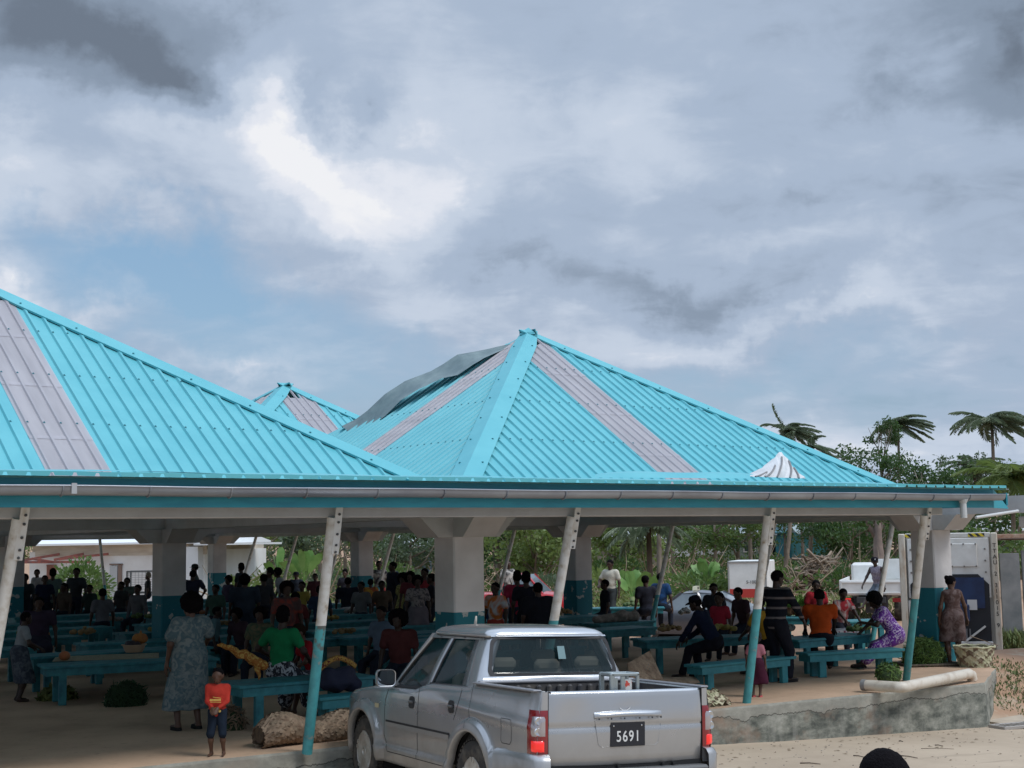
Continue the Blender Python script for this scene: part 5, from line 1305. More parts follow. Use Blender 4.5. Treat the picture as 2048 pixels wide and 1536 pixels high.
for lab, px, py, deg, pose_, kw in [
    ('person in dark brown sitting between the bush man and the left edge', 128, 1172, 150, 'sit', dict(top=T((.06, .045, .035)))),
    ('person in navy standing right behind the white shirt at the left', 90, 1150, 200, 'stand', dict(h=1.55, top=T(NAVY))),
    ('person with a grey shirt sitting right of the round bush table', 205, 1184, 30, 'sit', dict(top=T((.09, .09, .10)))),
    ('person in dark green sitting behind the floral dress', 431, 1176, 160, 'sit', dict(top=T((.03, .06, .045)))),
    ('woman with a wide hair bun sitting left of the tall head wrap', 456, 1158, 140, 'sit', dict(top=T((.04, .03, .05)), hair='afro')),
    ('man in charcoal standing behind the grey brown top', 527, 1147, 40, 'stand', dict(h=1.6, top=T((.03, .03, .035)))),
    ('child in a yellow top sitting under the round hat', 604, 1172, 170, 'sit', dict(h=1.4, top=T((.25, .19, .04)), child=True)),
    ('person in dark blue sitting left of the white leaning pole', 640, 1178, 10, 'sit', dict(top=T((.015, .03, .06)))),
    ('person in a grey shirt sitting low before the slim column', 722, 1170, 160, 'sit', dict(top=T((.10, .10, .10)))),
    ('person in brown sitting just left of the man all in black', 764, 1168, 200, 'sit', dict(top=T((.09, .06, .04)))),
    ('tall girl in dark red standing behind the yellow green dress', 820, 1144, 170, 'stand', dict(h=1.55, top=T((.10, .02, .025)), hair='afro')),
    ('person with long sleeves in grey sitting far left of the second column', 275, 1176, 160, 'sit', dict(top=('long', (.07, .07, .075)))),
    ('person in dark teal sitting behind the nearer dark bench left', 345, 1192, 20, 'sit', dict(top=T((.02, .06, .07)))),
    ('man in a maroon shirt sitting in the third row left of the pole', 590, 1192, 30, 'sit', dict(top=T((.09, .02, .02)))),
    ('woman in dark green and brown sitting by the green shirt', 520, 1226, 170, 'sit', dict(h=1.5, top=('tee', (.03, .05, .03), 'blotch', (.09, .07, .04), 8), hair='afro')),
    ('person in faded blue sitting left of the maroon top and cab', 762, 1222, 150, 'sit', dict(h=1.5, top=T((.07, .10, .14))))]:
    crowd(lab, px, py, deg, pose_, **kw)
# head and shoulders of someone passing below the camera
hp_ = atd(1768, 1497, 5.4)
person('person with short black hair passing in the foreground, only the crown showing', (hp_.x, hp_.y), 200, 1.66, z0=hp_.z-1.685, top=T((.05, .05, .06)), hair='short', vx=.010, head=(0, 12))
# ================================================================== silver pickup
def paint_mat():
    m = mat('dusty silver car paint', (.5, .5, .52), .30, metal=.62, coat=.8, spec=.5)
    nt = m.node_tree; N = nt.nodes; L = nt.links; b = N['Principled BSDF']; src = N['Texture Coordinate'].outputs['Object']
    t = N.new('ShaderNodeTexNoise'); t.inputs['Scale'].default_value = 3.2; t.inputs['Detail'].default_value = 8; t.inputs['Roughness'].default_value = .65; L.new(src, t.inputs['Vector'])
    sp = N.new('ShaderNodeSeparateXYZ'); L.new(src, sp.inputs[0])
    # road dust, thicker towards the sills
    d = N.new('ShaderNodeMapRange'); d.inputs[1].default_value = 1.05; d.inputs[2].default_value = .25; d.inputs[3].default_value = .0; d.inputs[4].default_value = .8; L.new(sp.outputs[2], d.inputs[0])
    q = N.new('ShaderNodeMath'); q.operation = 'MULTIPLY'; L.new(d.outputs[0], q.inputs[0]); L.new(t.outputs['Fac'], q.inputs[1])
    q2 = N.new('ShaderNodeMath'); q2.operation = 'MULTIPLY_ADD'; L.new(q.outputs[0], q2.inputs[0]); q2.inputs[1].default_value = 1.7; q2.inputs[2].default_value = .05; q2.use_clamp = True
    mx = N.new('ShaderNodeMixRGB'); L.new(q2.outputs[0], mx.inputs[0]); mx.inputs[1].default_value = (.43, .44, .455, 1); mx.inputs[2].default_value = (.25, .22, .18, 1)
    L.new(mx.outputs[0], b.inputs['Base Color'])
    r = N.new('ShaderNodeMath'); r.operation = 'MULTIPLY_ADD'; L.new(q2.outputs[0], r.inputs[0]); r.inputs[1].default_value = .5; r.inputs[2].default_value = .19; L.new(r.outputs[0], b.inputs['Roughness'])
    bp = N.new('ShaderNodeBump'); bp.inputs['Strength'].default_value = .04; t3 = N.new('ShaderNodeTexNoise'); t3.inputs['Scale'].default_value = 1.7; t3.inputs['Detail'].default_value = 1; L.new(src, t3.inputs['Vector']); L.new(t3.outputs['Fac'], bp.inputs['Height']); bp.inputs['Distance'].default_value = .5
    L.new(bp.outputs[0], b.inputs['Normal'])
    return m
M_paint = paint_mat()
M_trim = mat('black plastic trim', (.018, .018, .02), .5)
M_inside = mat('grey cabin trim', (.03, .03, .03), .8)
M_seat = mat('beige grey seat fabric', (.36, .35, .28), .9)
M_glass = mat('tinted window glass', (.010, .024, .026), .04, spec=.6, alpha=.60)
M_gap = mat('dark panel gap', (.008, .008, .009), .8)
M_rubber = mat('dusty tyre rubber', (.028, .026, .024), .85, col2=(.12, .10, .08), nscale=6, ramp=(.45, .7))
M_alloy = mat('dusty alloy wheel', (.60, .59, .56), .35, metal=.5, col2=(.36, .32, .27), nscale=7)
M_red = mat('red lamp lens', (.20, .006, .010), .12, spec=.7, coat=.6)
M_redlit = mat('bright red brake lamp lens', (.75, .015, .012), .12, spec=.7, coat=.6, emit=((1, .02, .01), .35))
M_clear = mat('clear lamp lens', (.42, .38, .39), .08, metal=.5, spec=.8, coat=.5)
M_chrome = mat('bright metal', (.6, .6, .6), .18, metal=.9)
M_plate = mat('black number plate', (.012, .013, .018), .4)
M_white_p = mat('white plate digits', (.62, .62, .60), .5)
TR = empty('pickup_truck', 'dusty silver double cab pickup parked nose in against the market floor', 'pickup', (0, 0, 0))
_yaw, _ro, _pi = R_(80.8), .038, -.024
_f = Vector((math.cos(_yaw)*math.cos(_pi), math.sin(_yaw)*math.cos(_pi), math.sin(_pi)))
_r = Vector((math.sin(_yaw), -math.cos(_yaw), 0))*math.cos(_ro)+Vector((0, 0, -math.sin(_ro))); _u = _r.cross(_f).normalized(); _r = _f.cross(_u)
TR.matrix_world = Matrix(((_r.x, _f.x, _u.x, 8.262), (_r.y, _f.y, _u.y, 10.775), (_r.z, _f.z, _u.z, -.295), (0, 0, 0, 1)))
WR, AR = .37, .445
YR, YF = 0.0, 2.755
def ztop(y):
    pts = [(-1.3, 1.235), (-.2, 1.235), (.06, 1.235), (.12, 1.20), (.30, 1.185), (1.10, 1.17), (1.30, 1.14), (1.45, 1.10), (2.05, 1.085), (2.6, 1.06), (3.2, .99), (3.5, .92), (3.7, .84)]
    for (a, b), (c, d) in zip(pts, pts[1:]):
        if y <= c: t = (y-a)/(c-a); return b+(d-b)*max(0, min(1, t))
    return pts[-1][1]
def halfw(y, z):
    w = .905-.05*max(0, (z-.80)/.45)**2-.05*max(0, (.72-z)/.5)**2
    w -= .05*max(0, (-y-.7)/.6)**2.2
    w -= .20*max(0, (y-2.9)/.85)**2.0
    for c in (YR, YF):
        r = math.hypot(y-c, z-WR)
        w += .050*sstep(AR+.115, AR+.085, r)+.008*math.exp(-((r-AR-.02)/.03)**2)
    if z < .52 and .3 < y < 2.5: w += .022*sstep(.52, .47, z)
    # shoulder line over the rear arch
    w += .010*math.exp(-((z-1.0-.05*y)/.05)**2)*sstep(1.0, .2, y)
    return w
def zbot(y):
    b = .33
    for c in (YR, YF):
        d = abs(y-c)
        if d < AR: b = max(b, WR+math.sqrt(AR*AR-d*d))
    if y < YR-AR: b = max(b, .36)
    return b
def side_panels():
    ys = set(np.round(np.linspace(-1.22, 3.66, 110), 4).tolist())
    for c in (YR, YF):
        for t in np.linspace(0, math.pi, 33): ys.add(round(c+AR*math.cos(t), 4))
    ys = sorted(ys); NZ = 26
    m = MB()
    for sd in (-1, 1):
        rows = []
        for y in ys:
            zb, zt = zbot(y), ztop(y); row = [(sd*(halfw(y, zb)-.07), y, zb+.0)]
            for j in range(NZ+1):
                t = j/NZ; z = zb+(zt-.03-zb)*t; row.append((sd*halfw(y, z), y, z))
            w = halfw(y, zt)
            bed = y < .08
            row += [(sd*(w-.006), y, zt-.012), (sd*(w-.022), y, zt), (sd*(w-(.075 if bed else .05)), y, zt+(.002 if bed else .012)), (sd*(w-(.085 if bed else .09)), y, zt-.012)]
            rows.append(row)
        m.sheet(rows, flip=(sd > 0))
    return m.build('body', M_paint, TR, smooth=True, angle=32, fix=False)
body = side_panels()
def on_side(sd, y, z, off=.003): return Vector((sd*(halfw(y, z)+off), y, z))
def side_line(name, pts, w=.008, mt=M_gap, par=None, off=.0015, sds=(-1, 1), dens=14):
    m = MB()
    for sd in sds:
        P = []
        for (a, b), (c, d) in zip(pts, pts[1:]):
            for k in range(dens): t = k/dens; P.append((a+(c-a)*t, b+(d-b)*t))
        P.append(pts[-1]); L_, R2 = [], []
        for i, (y, z) in enumerate(P):
            y2, z2 = P[min(i+1, len(P)-1)]; y1, z1 = P[max(i-1, 0)]; dy, dz = y2-y1, z2-z1; q = math.hypot(dy, dz)+1e-9; ny, nz = -dz/q*w/2, dy/q*w/2
            L_.append(on_side(sd, y+ny, z+nz, off)); R2.append(on_side(sd, y-ny, z-nz, off))
        m.sheet([L_, R2])
    return m.build(name, mt, par or TR, fix=False)
# doors drawn by their gaps; each side is a part of the truck
for sd, nm in ((-1, 'left'), (1, 'right')):
    side_line('door_gap', [(2.10, 1.075), (2.16, .95), (2.17, .60), (2.05, .44)], sds=(sd,))
    side_line('door_gap', [(1.30, 1.14), (1.28, .9), (1.28, .44)], sds=(sd,))
    side_line('door_gap', [(.30, 1.18), (.33, 1.02), (.42, .88)], sds=(sd,))
    side_line('door_gap', [(2.05, .44), (.55, .44)], sds=(sd,), w=.007)
    side_line('bed_gap', [(.07, 1.235), (.075, 1.0), (.06, .84)], sds=(sd,), w=.006)
    side_line('side_moulding', [(2.12, .745), (.50, .745)], w=.022, mt=M_trim, sds=(sd,), off=.006)
    side_line('side_moulding', [(2.12, .715), (.50, .715)], w=.045, mt=M_paint, sds=(sd,), off=.012)
    side_line('bumper_gap', [(-1.2, .66), (-.95, .64), (-.80, .60), (-.62, .50)], sds=(sd,), w=.006)
side_line('fuel_door_gap', [(-.60, .98), (-.78, .98), (-.80, .96), (-.80, .80), (-.77, .77), (-.62, .77), (-.60, .79), (-.60, .98)], sds=(-1,), w=.006, dens=5)
# handles in black dished recesses
for sd in (-1, 1):
    for y, z in ((1.45, .975), (.48, 1.00)):
        m = MB(); P = []
        for k in range(20):
            a = 2*math.pi*k/20; P.append((y+.070*abs(math.cos(a))**.6*(1 if math.cos(a) > 0 else -1), z+.060*abs(math.sin(a))**.6*(1 if math.sin(a) > 0 else -1)))
        m.add([on_side(sd, a, b, .004) for a, b in P]+[on_side(sd, y, z, .003)], [(k, (k+1) % 20, 20) for k in range(20)])
        h = m.build('door_handle', M_trim, TR, fix=False)
        m = MB(); m.tube([on_side(sd, y-.05, z+.005, .012), on_side(sd, y, z+.005, .022), on_side(sd, y+.05, z+.005, .012)], .012, 8); m.build('grip', mat('grey handle grip', (.10, .10, .10), .4), h, smooth=True)
m = MB(); sd = -1
m.add([on_side(sd, 2.32, .86, .006), on_side(sd, 2.44, .86, .006), on_side(sd, 2.44, .905, .006), on_side(sd, 2.32, .905, .006)], [(0, 1, 2, 3)]); m.build('side_repeater', mat('pale amber repeater lens', (.5, .42, .25), .3), TR, fix=False)
# bonnet and nose
m = MB(); rows = []
for i in range(16):
    y = 2.02+(3.62-2.02)*i/15; zt = ztop(y)+.010; w = halfw(y, ztop(y))-.088
    rows.append([(w*t, y, zt+.065*(1-t*t)*(1-.3*i/15)-(.05*sstep(13, 15, i))) for t in [k/8-1 for k in range(17)]])
m.sheet(rows); m.build('bonnet', M_paint, TR, smooth=True, fix=False)
m = MB(); rows = []
for j in range(9):
    z = .84-.5*j/8; rows.append([(.70*math.sin(t)*1.0, 3.60+.10*math.cos(t)+.03*math.sin(j*.6), z) for t in [R_(-90+12*k) for k in range(16)]])
m.sheet(rows); m.build('front_bumper', M_paint, TR, smooth=True, fix=False)
m = MB(); m.box((0, 3.70, .78), (.9, .03, .13)); m.build('grille', M_trim, TR)
for sd in (-1, 1):
    m = MB(); m.ell((sd*.62, 3.56, .80), (.14, .10, .085), 14, 8); m.build('headlight', M_clear, TR, smooth=True)
# roof and pillars
def cabw(z): return .845-.205*((z-1.12)/.52)-.02*((z-1.12)/.52)**2
def rear_y(z): return .075+.13*(z-1.15)/.5
def front_y(z): return 2.10-.50*(z-1.10)/.53
def rr_ring(w, y0, y1, z, r0, r1, crown=0.0, n=6):
    P = []
    for cx, cy, a0, r in ((w-r1, y1-r1, 0, r1), (-w+r1, y1-r1, 90, r1), (-w+r0, y0+r0, 180, r0), (w-r0, y0+r0, 270, r0)):
        for k in range(n): a = R_(a0+90*k/(n-1)); P.append((cx+r*math.cos(a), cy+r*math.sin(a), z))
    return P
m = MB()
rings = [rr_ring(.640, .215, 1.58, 1.648, .10, .16), rr_ring(.645, .21, 1.59, 1.664, .10, .16), rr_ring(.635, .22, 1.585, 1.688, .11, .17), rr_ring(.60, .25, 1.55, 1.716, .13, .18), rr_ring(.52, .34, 1.44, 1.740, .15, .2), rr_ring(.36, .5, 1.25, 1.754, .15, .2), rr_ring(.12, .75, 1.0, 1.760, .08, .08)]
k = len(rings[0]); vs = [p for r in rings for p in r]; fs = [(i*k+j, i*k+(j+1) % k, (i+1)*k+(j+1) % k, (i+1)*k+j) for i in range(len(rings)-1) for j in range(k)]; fs.append(tuple((len(rings)-1)*k+j for j in range(k)))
m.add(vs, fs); roof_ = m.build('roof', M_paint, TR, smooth=True, angle=50)
m = MB(); m.add(rr_ring(.63, .22, 1.58, 1.650, .10, .16), [tuple(range(24))]); m.build('roof_lining', M_inside, roof_)
m = MB(); m.tube([(-.25, 1.35, 1.74), (-.25, 1.33, 1.83)], [.018, .009], 8); m.build('aerial', mat('pale aerial base', (.4, .36, .3), .6), roof_, smooth=True)
def pillar(name, pts0, pts1, th=.03, mt=M_paint):
    """outline strip on the cabin side lofted from the belt (pts0) to the roof (pts1); pts are (x, y, z)"""
    m = MB()
    for sd in (-1, 1):
        rows = []
        for t in [q/6 for q in range(7)]:
            rows.append([(sd*(a[0]*(1-t)+b[0]*t+.012*math.sin(math.pi*t)), a[1]*(1-t)+b[1]*t, a[2]*(1-t)+b[2]*t) for a, b in zip(pts0, pts1)])
        m.sheet(rows, flip=sd < 0); o = m.build(name, mt, TR, smooth=True, fix=False); m = MB()
def sp(y, z, off=0): return (cabw(z)+off, y, z)
# A pillar
pillar('front_pillar', [(cabw(1.09)-.06, 2.12, 1.09), (cabw(1.09)-.01, 2.10, 1.09), sp(2.04, 1.09), sp(2.02, 1.09, -.03)], [(.585, 1.60, 1.655), (.63, 1.58, 1.655), sp(1.53, 1.655), sp(1.51, 1.655, -.03)])
pillar('middle_pillar', [sp(1.27, 1.12, -.03), sp(1.27, 1.12), sp(1.15, 1.15), sp(1.15, 1.15, -.03)], [sp(1.13, 1.655, -.03), sp(1.13, 1.655), sp(1.04, 1.655), sp(1.04, 1.655, -.03)])
pillar('rear_pillar', [sp(.42, 1.17, -.03), sp(.42, 1.17), sp(.30, 1.17), sp(.17, 1.18, -.005), (cabw(1.18)-.03, .105, 1.18), (cabw(1.18)-.08, .08, 1.18), (cabw(1.18)-.125, .075, 1.18), (cabw(1.18)-.125, .10, 1.18)], [sp(.52, 1.655, -.03), sp(.52, 1.655), sp(.44, 1.655), sp(.31, 1.655, -.005), (cabw(1.655)-.025, .245, 1.655), (cabw(1.655)-.06, .215, 1.655), (cabw(1.655)-.10, .21, 1.655), (cabw(1.655)-.10, .235, 1.655)])
def side_bar(name, a, b, w, mt):      # rails above and below the side windows
    for sd in (-1, 1):
        m = MB(); n = 10; r0, r1 = [], []
        for k in range(n+1):
            t = k/n; y = a[0]+(b[0]-a[0])*t; z = a[1]+(b[1]-a[1])*t
            r0.append((sd*(cabw(z)+.004), y, z)); r1.append((sd*(cabw(z+w)+.004), y, z+w))
        m.sheet([r0, r1], flip=sd > 0); m.build(name, mt, TR, fix=False)
side_bar('window_rail', (.33, 1.622), (1.58, 1.612), .045, M_paint)
side_bar('window_seal', (.30, 1.178), (1.17, 1.165), .022, M_trim)
side_bar('window_seal', (1.26, 1.115), (2.06, 1.095), .022, M_trim)
# belt filler between body top and cabin
m = MB()
for sd in (-1, 1):
    rows = [[], []]
    for k in range(24):
        y = .10+(2.08-.10)*k/23; zt = ztop(y); rows[0].append((sd*(halfw(y, zt)-.05), y, zt+.011)); rows[1].append((sd*(cabw(zt+.01)-.02), y, zt+.016))
    m.sheet(rows, flip=sd > 0)
m.build('belt', M_paint, TR, fix=False)
# glass
for sd in (-1, 1):
    for nm, q in (('front_door_window', [(2.03, 1.10), (1.53, 1.615), (1.135, 1.628), (1.265, 1.125)]), ('rear_door_window', [(1.14, 1.175), (1.03, 1.628), (.53, 1.628), (.43, 1.185)])):
        m = MB(); rows = []
        for i in range(7):
            t = i/6; a = Vector(q[0]).lerp(Vector(q[1]), t); b = Vector(q[3]).lerp(Vector(q[2]), t); rows.append([(sd*(cabw(p.y)-.018), p.x, p.y) for p in [a.lerp(b, k/4) for k in range(5)]])
        m.sheet(rows); g_ = m.build(nm, M_glass, TR, smooth=True, fix=False)
        m = MB()
        for (a, b), (c, d) in zip(q, q[1:]+q[:1]): m.tube([(sd*(cabw(b)-.012), a, b), (sd*(cabw((b+d)/2)-.006), (a+c)/2, (b+d)/2), (sd*(cabw(d)-.012), c, d)], .011, 6)
        m.build('seal', M_trim, g_)
m = MB(); rows = []
for i in range(6):
    t = i/5; z = 1.10+.52*t; w = cabw(z)-.05; rows.append([(w*s_, front_y(z)+.10*(1-s_*s_)-.0, z) for s_ in [k/6-1 for k in range(13)]])
m.sheet(rows); m.build('windscreen', M_glass, TR, smooth=True, fix=False)
def rrect(w, h, r, n=6, top=None):
    P = []
    for cx, cz, a0 in ((w-r, h-r, 0), (-w+r, h-r, 90), (-w+r, -h+r, 180), (w-r, -h+r, 270)):
        for k in range(n): a = R_(a0+90*k/(n-1)); P.append((cx+r*math.cos(a), cz+r*math.sin(a)))
    return P
def rw(x, z, off=0):       # trapezoid rear window plane; z from -1..1
    zz = 1.475+z; return Vector((x*(1-.32*z), .062+.30*(zz-1.2)*.9-.015+.04*(x/.7)**2+off, zz))
out_ = [rw(x, z) for x, z in rrect(.665, .185, .07)]; inn = [rw(x, z, .0) for x, z in rrect(.628, .157, .055)]
m = MB(); k = len(out_); m.add(out_+inn, [(j, (j+1) % k, k+(j+1) % k, k+j) for j in range(k)])
fr = m.build('rear_window', M_trim, TR, fix=False)
m = MB(); m.add([p+Vector((0, .006, 0)) for p in inn], [tuple(range(k))]); m.build('glass', M_glass, fr, fix=False)
m = MB(); m.add([rw(.05, .09, -.004), rw(.13, .09, -.004), rw(.13, -.03, -.004), rw(.05, -.03, -.004)], [(0, 1, 2, 3)]); m.build('window_sticker', mat('pale sticker', (.16, .26, .27), .5), fr, fix=False)
# panel round the rear window (sheet metal of the cab back)
m = MB(); big = []
for (x, z) in rrect(.665, .185, .07):
    zz = 1.465+z; 
    X = max(-.80, min(.80, x*1.12)); big.append((x, z))
lo = [(x*1.09, -.30) for x in (-.72, -.36, 0, .36, .72)]
rows = [[rw(x, -.182, -.003) for x in (-.70, -.35, 0, .35, .70)], [Vector((x*1.07, .060, 1.27)) for x in (-.72, -.36, 0, .36, .72)], [Vector((x*1.09, .058, 1.0)) for x in (-.72, -.36, 0, .36, .72)], [Vector((x*1.09, .058, .7)) for x in (-.72, -.36, 0, .36, .72)]]
m.sheet(rows)
m.sheet([[rw(x, .180, -.002) for x in (-.66, -.35, 0, .35, .66)], [Vector((x, .215, 1.668)) for x in (-.62, -.3, 0, .3, .62)]])
m.build('cab_back', M_paint, TR, smooth=True, fix=False, angle=25)
# cabin inside
m = MB(); m.box((0, 1.1, .55), (1.6, 1.9, .04)); m.box((-.80, 1.1, .84), (.03, 1.9, .55)); m.box((.80, 1.1, .84), (.03, 1.9, .55)); m.box((0, 1.93, .92), (1.5, .35, .3)); m.box((0, .13, .9), (1.5, .03, .6))
m.build('cabin', M_inside, TR)
def seat_(x, y, w, name='seat'):
    m = MB(); m.cham((x, y+.22, .72), (w, .5, .16), .05); m.cham((x, y, 1.0), (w, .14, .55), .05, Matrix.Rotation(R_(10), 3, 'X'))
    return m.build(name, M_seat, TR, smooth=True)
s1 = seat_(0, .33, 1.3); s2 = seat_(-.36, 1.10, .52); s3 = seat_(.36, 1.10, .52)
for par, x, y, z in ((s1, -.47, .26, 1.40), (s1, 0, .26, 1.38), (s1, .44, .26, 1.40), (s2, -.36, 1.02, 1.44), (s3, .36, 1.02, 1.44)):
    m = MB(); m.cham((x, y, z), (.27, .09, .12), .035); m.tube([(x-.08, y, z-.05), (x-.08, y, z-.16)], .007, 6); m.tube([(x+.08, y, z-.05), (x+.08, y, z-.16)], .007, 6); m.build('headrest', M_seat, par, smooth=True)
m = MB(); pts = [Vector((.38+.18*math.cos(t), 1.62-.06*math.sin(t), 1.02+.17*math.sin(t))) for t in [6.283*q/24 for q in range(25)]]; m.tube(pts, .014, 6); m.build('steering_wheel', M_trim, TR, smooth=True)
m = MB(); m.box((0, 1.62, 1.565), (.22, .03, .06)); m.build('rear_view_mirror', M_trim, TR)
# cargo bed
bedm = mat('grey bed liner', (.035, .035, .04), .75, col2=(.08, .07, .06), nscale=8)
m = MB(); m.box((0, -.58, .74), (1.52, 1.22, .04)); 
for sd in (-1, 1):
    m.box((sd*.775, -.58, .985), (.03, 1.24, .48)); m.cham((sd*.66, 0-.02, .85), (.22, .62, .2), .04)
m.box((0, .035, .985), (1.52, .03, .48))
for k in range(13): m.cham((-.66+.11*k, .0, .985), (.05, .05, .46), .015)
m.build('cargo_bed', bedm, TR)
m = MB()
for sd in (-1, 1): m.cham((sd*.845, -.56, 1.243), (.085, 1.22, .018), .007)
m.cham((0, .035, 1.245), (1.66, .06, .03), .01); m.build('bed_rail', mat('scuffed grey rail', (.22, .22, .23), .45, metal=.4), TR)
# tailgate
def tg(x, z, off=0.0): return Vector((x, -1.215-.020*(1-(x/.77)**2)-.018*math.sin(math.pi*min(max((z-.62)/.62, 0), 1))+off, z))
m = MB(); rows = []
zs = [.615, .63, .70, .80, .88, .925, .938, .955, .99, 1.05, 1.12, 1.18, 1.215, 1.232, 1.238, 1.236]
for z in zs:
    off = {(.615): .012, .925: 0, .938: .008, .955: -.004}.get(z, -.004 if z > .955 else 0)
    if z == 1.232: off = .004
    if z == 1.238: off = .02
    if z == 1.236: off = .06
    row = [tg(x, z, off) for x in [(-1+k/14)*.765 for k in range(29)]]
    row[0].y += .012; row[-1].y += .012
    # shallow dent near the plate hood
    for p in row:
        dd_ = math.exp(-((p.x-.02)/.16)**2-((p.z-1.07)/.05)**2); p.y += .010*dd_
        dd_ = math.exp(-((p.x+.5)/.22)**2-((p.z-1.0)/.16)**2); p.y += .012*dd_
    rows.append(row)
m.sheet(rows); m.box((0, -1.165, .925), (1.52, .04, .60))
tgate = m.build('tailgate', M_paint, TR, smooth=True, fix=False, angle=28)
m = MB(); P = []; hz = 1.022
rows = []
for j, (dz, dy) in enumerate(((.035, .002), (.030, -.018), (.012, -.032), (-.008, -.036), (-.016, -.03), (-.016, .0))):
    rows.append([tg(x, hz+dz+.012*(1-(x/.34)**2), dy*(1-(abs(x)/.345)**6)+0) for x in [(-1+k/10)*.34-.0 for k in range(21)]])
m.sheet(rows); m.build('plate_hood', M_paint, tgate, smooth=True, fix=False)
m = MB(); q = [(-.335, .995), (.335, .995), (.30, .79), (.27, .765), (-.27, .765), (-.30, .79)]
m.add([tg(a, b, -.003) for a, b in q]+[tg(a*.93, .88+(b-.88)*.86, .034) for a, b in q], [(i, (i+1) % 6, 6+(i+1) % 6, 6+i) for i in range(6)]+[tuple(range(6, 12))])
m.build('plate_recess', M_paint, tgate, fix=False)
m = MB()
for x in (-.31, -.19, -.06, .09, .22, .31): m.box(tg(x, 1.003, -.034), (.012, .006, .012))
m.build('hood_screws', M_gap, tgate)
m = MB(); m.cham(tg(-.01, .868, .0), (.345, .012, .205), .004); pl_ = m.build('number_plate', M_plate, tgate)
def text_mesh(txt, size, name, mt, par, loc, rot, ext=.002, squeeze=1.0, space=1.0, mat3=None):
    cu = bpy.data.curves.new(name, 'FONT'); cu.body = txt; cu.size = size; cu.extrude = ext; cu.align_x = 'CENTER'; cu.align_y = 'CENTER'; cu.space_character = space; cu.offset = size*.008
    ob = bpy.data.objects.new(name, cu); COL.objects.link(ob); dg = bpy.context.evaluated_depsgraph_get(); me = bpy.data.meshes.new_from_object(ob.evaluated_get(dg)); bpy.data.objects.remove(ob, do_unlink=True)
    me.materials.clear(); me.materials.append(mt); o = bpy.data.objects.new(name, me); COL.objects.link(o)
    M = (mat3 if mat3 is not None else Matrix.Rotation(rot[2], 3, 'Z') @ Matrix.Rotation(rot[0], 3, 'X')) @ Matrix.Diagonal((squeeze, 1, 1))
    for v in me.vertices: v.co = M @ v.co
    o.location = loc
    if par: o.parent = par
    return o
text_mesh('5691', .128, 'plate_digits', M_white_p, pl_, tg(-.01, .846, -.0085), (R_(90), 0, 0), squeeze=.82, space=1.18)
m = MB(); 
for x in (-.155, .125): m.lathe([(.008, 0), (.007, .004), (0, .005)], tg(x, .939, -.007), 8, Matrix.Rotation(R_(90), 3, 'X'))
m.build('plate_bolt', M_chrome, pl_)
m = MB(); m.add([tg(-.09+.035*k, 1.085+.02*(1.5-abs(k-1.5))*-1, -.008) for k in range(4)]+[tg(-.09+.035*k, 1.093-.02*(1.5-abs(k-1.5)), -.008) for k in range(4)], [(0, 1, 5, 4), (1, 2, 6, 5), (2, 3, 7, 6)]); m.build('badge_glue', mat('white glue marks', (.6, .6, .6), .7), tgate, fix=False)
for sd in (-1, 1):
    side = MB()
    m = MB(); m.cham((sd*.768, -1.19, .93), (.010, .06, .60), .003); m.build('tailgate_gap', M_gap, TR)
    # corner lamp: lofted round the rear corner
    def corner(z, t, off=0.0):       # t 0 inner rear edge .. 1 on the side
        w = halfw(-1.05, z); P_ = [Vector((.775, -1.225)), Vector((.835, -1.222)), Vector((w-.012, -1.195)), Vector((w+.003, -1.14)), Vector((w+.006, -1.06))]
        q = t*4; i = min(int(q), 3); p = P_[i].lerp(P_[i+1], q-i); c_ = Vector((.7, -.9)); dn = (p-c_).normalized(); return Vector((sd*(p.x+dn.x*off), p.y+dn.y*off, z))
    def patch(name, z0, z1, t0, t1, off, mt, par, nz=6, nt_=10):
        m = MB(); rows = [[corner(z0+(z1-z0)*i/nz, t0+(t1-t0)*k/nt_, off*(1 if 0 < i < nz and 0 < k < nt_ else .3)) for k in range(nt_+1)] for i in range(nz+1)]
        m.sheet(rows); return m.build(name, mt, par, smooth=True, fix=False)
    lamp = patch('tail_light', .725, 1.085, 0.0, .93, .012, M_red, TR, 12, 12)
    patch('clear_lens', .862, 1.045, .08, .74, .022, M_clear, lamp); patch('brake_lens', .742, .84, .12, .74, .022, M_redlit, lamp)
    m = MB()
    for z in (1.0, .91): 
        p = corner(z, .38, .02); m.lathe([(.036, 0), (.03, .008), (.012, .003), (0, .0)], p, 14, Matrix.Rotation(R_(90), 3, 'X'))
    m.build('reflector', M_chrome, lamp, smooth=True)
    # corner of body above and beside the lamp
    patch('rear_corner', 1.085, 1.235, 0, 1, .0, M_paint, TR); patch('rear_corner', .60, .725, 0, 1, .0, M_paint, TR)
    # bumper corner
    m = MB(); rows = []
    for z, o_ in ((.728, -.02), (.715, .03), (.67, .06), (.50, .065), (.40, .05), (.36, .0)):
        rows.append([corner(z, t, o_)+Vector((0, -.02*(1-t), 0)) for t in [q/10 for q in range(11)]]+[Vector((sd*(halfw(-.95+.25*q, .5)+o_*.6), -.95+.2*q, z)) for q in (0, 1, 1.8)])
    m.sheet(rows); m.build('rear_bumper', M_paint, TR, smooth=True, fix=False)
m = MB(); m.cham((0, -1.26, .50), (1.56, .14, .17), .02); m.build('rear_step', mat('dark step plate', (.10, .10, .10), .6), TR)
m = MB(); m.box((0, -1.17, .60), (1.52, .1, .05))
for x in (-.1, .35, .46): m.box((x, -1.245, .602), (.03, .03, .02))
m.build('latch_strip', M_gap, TR)
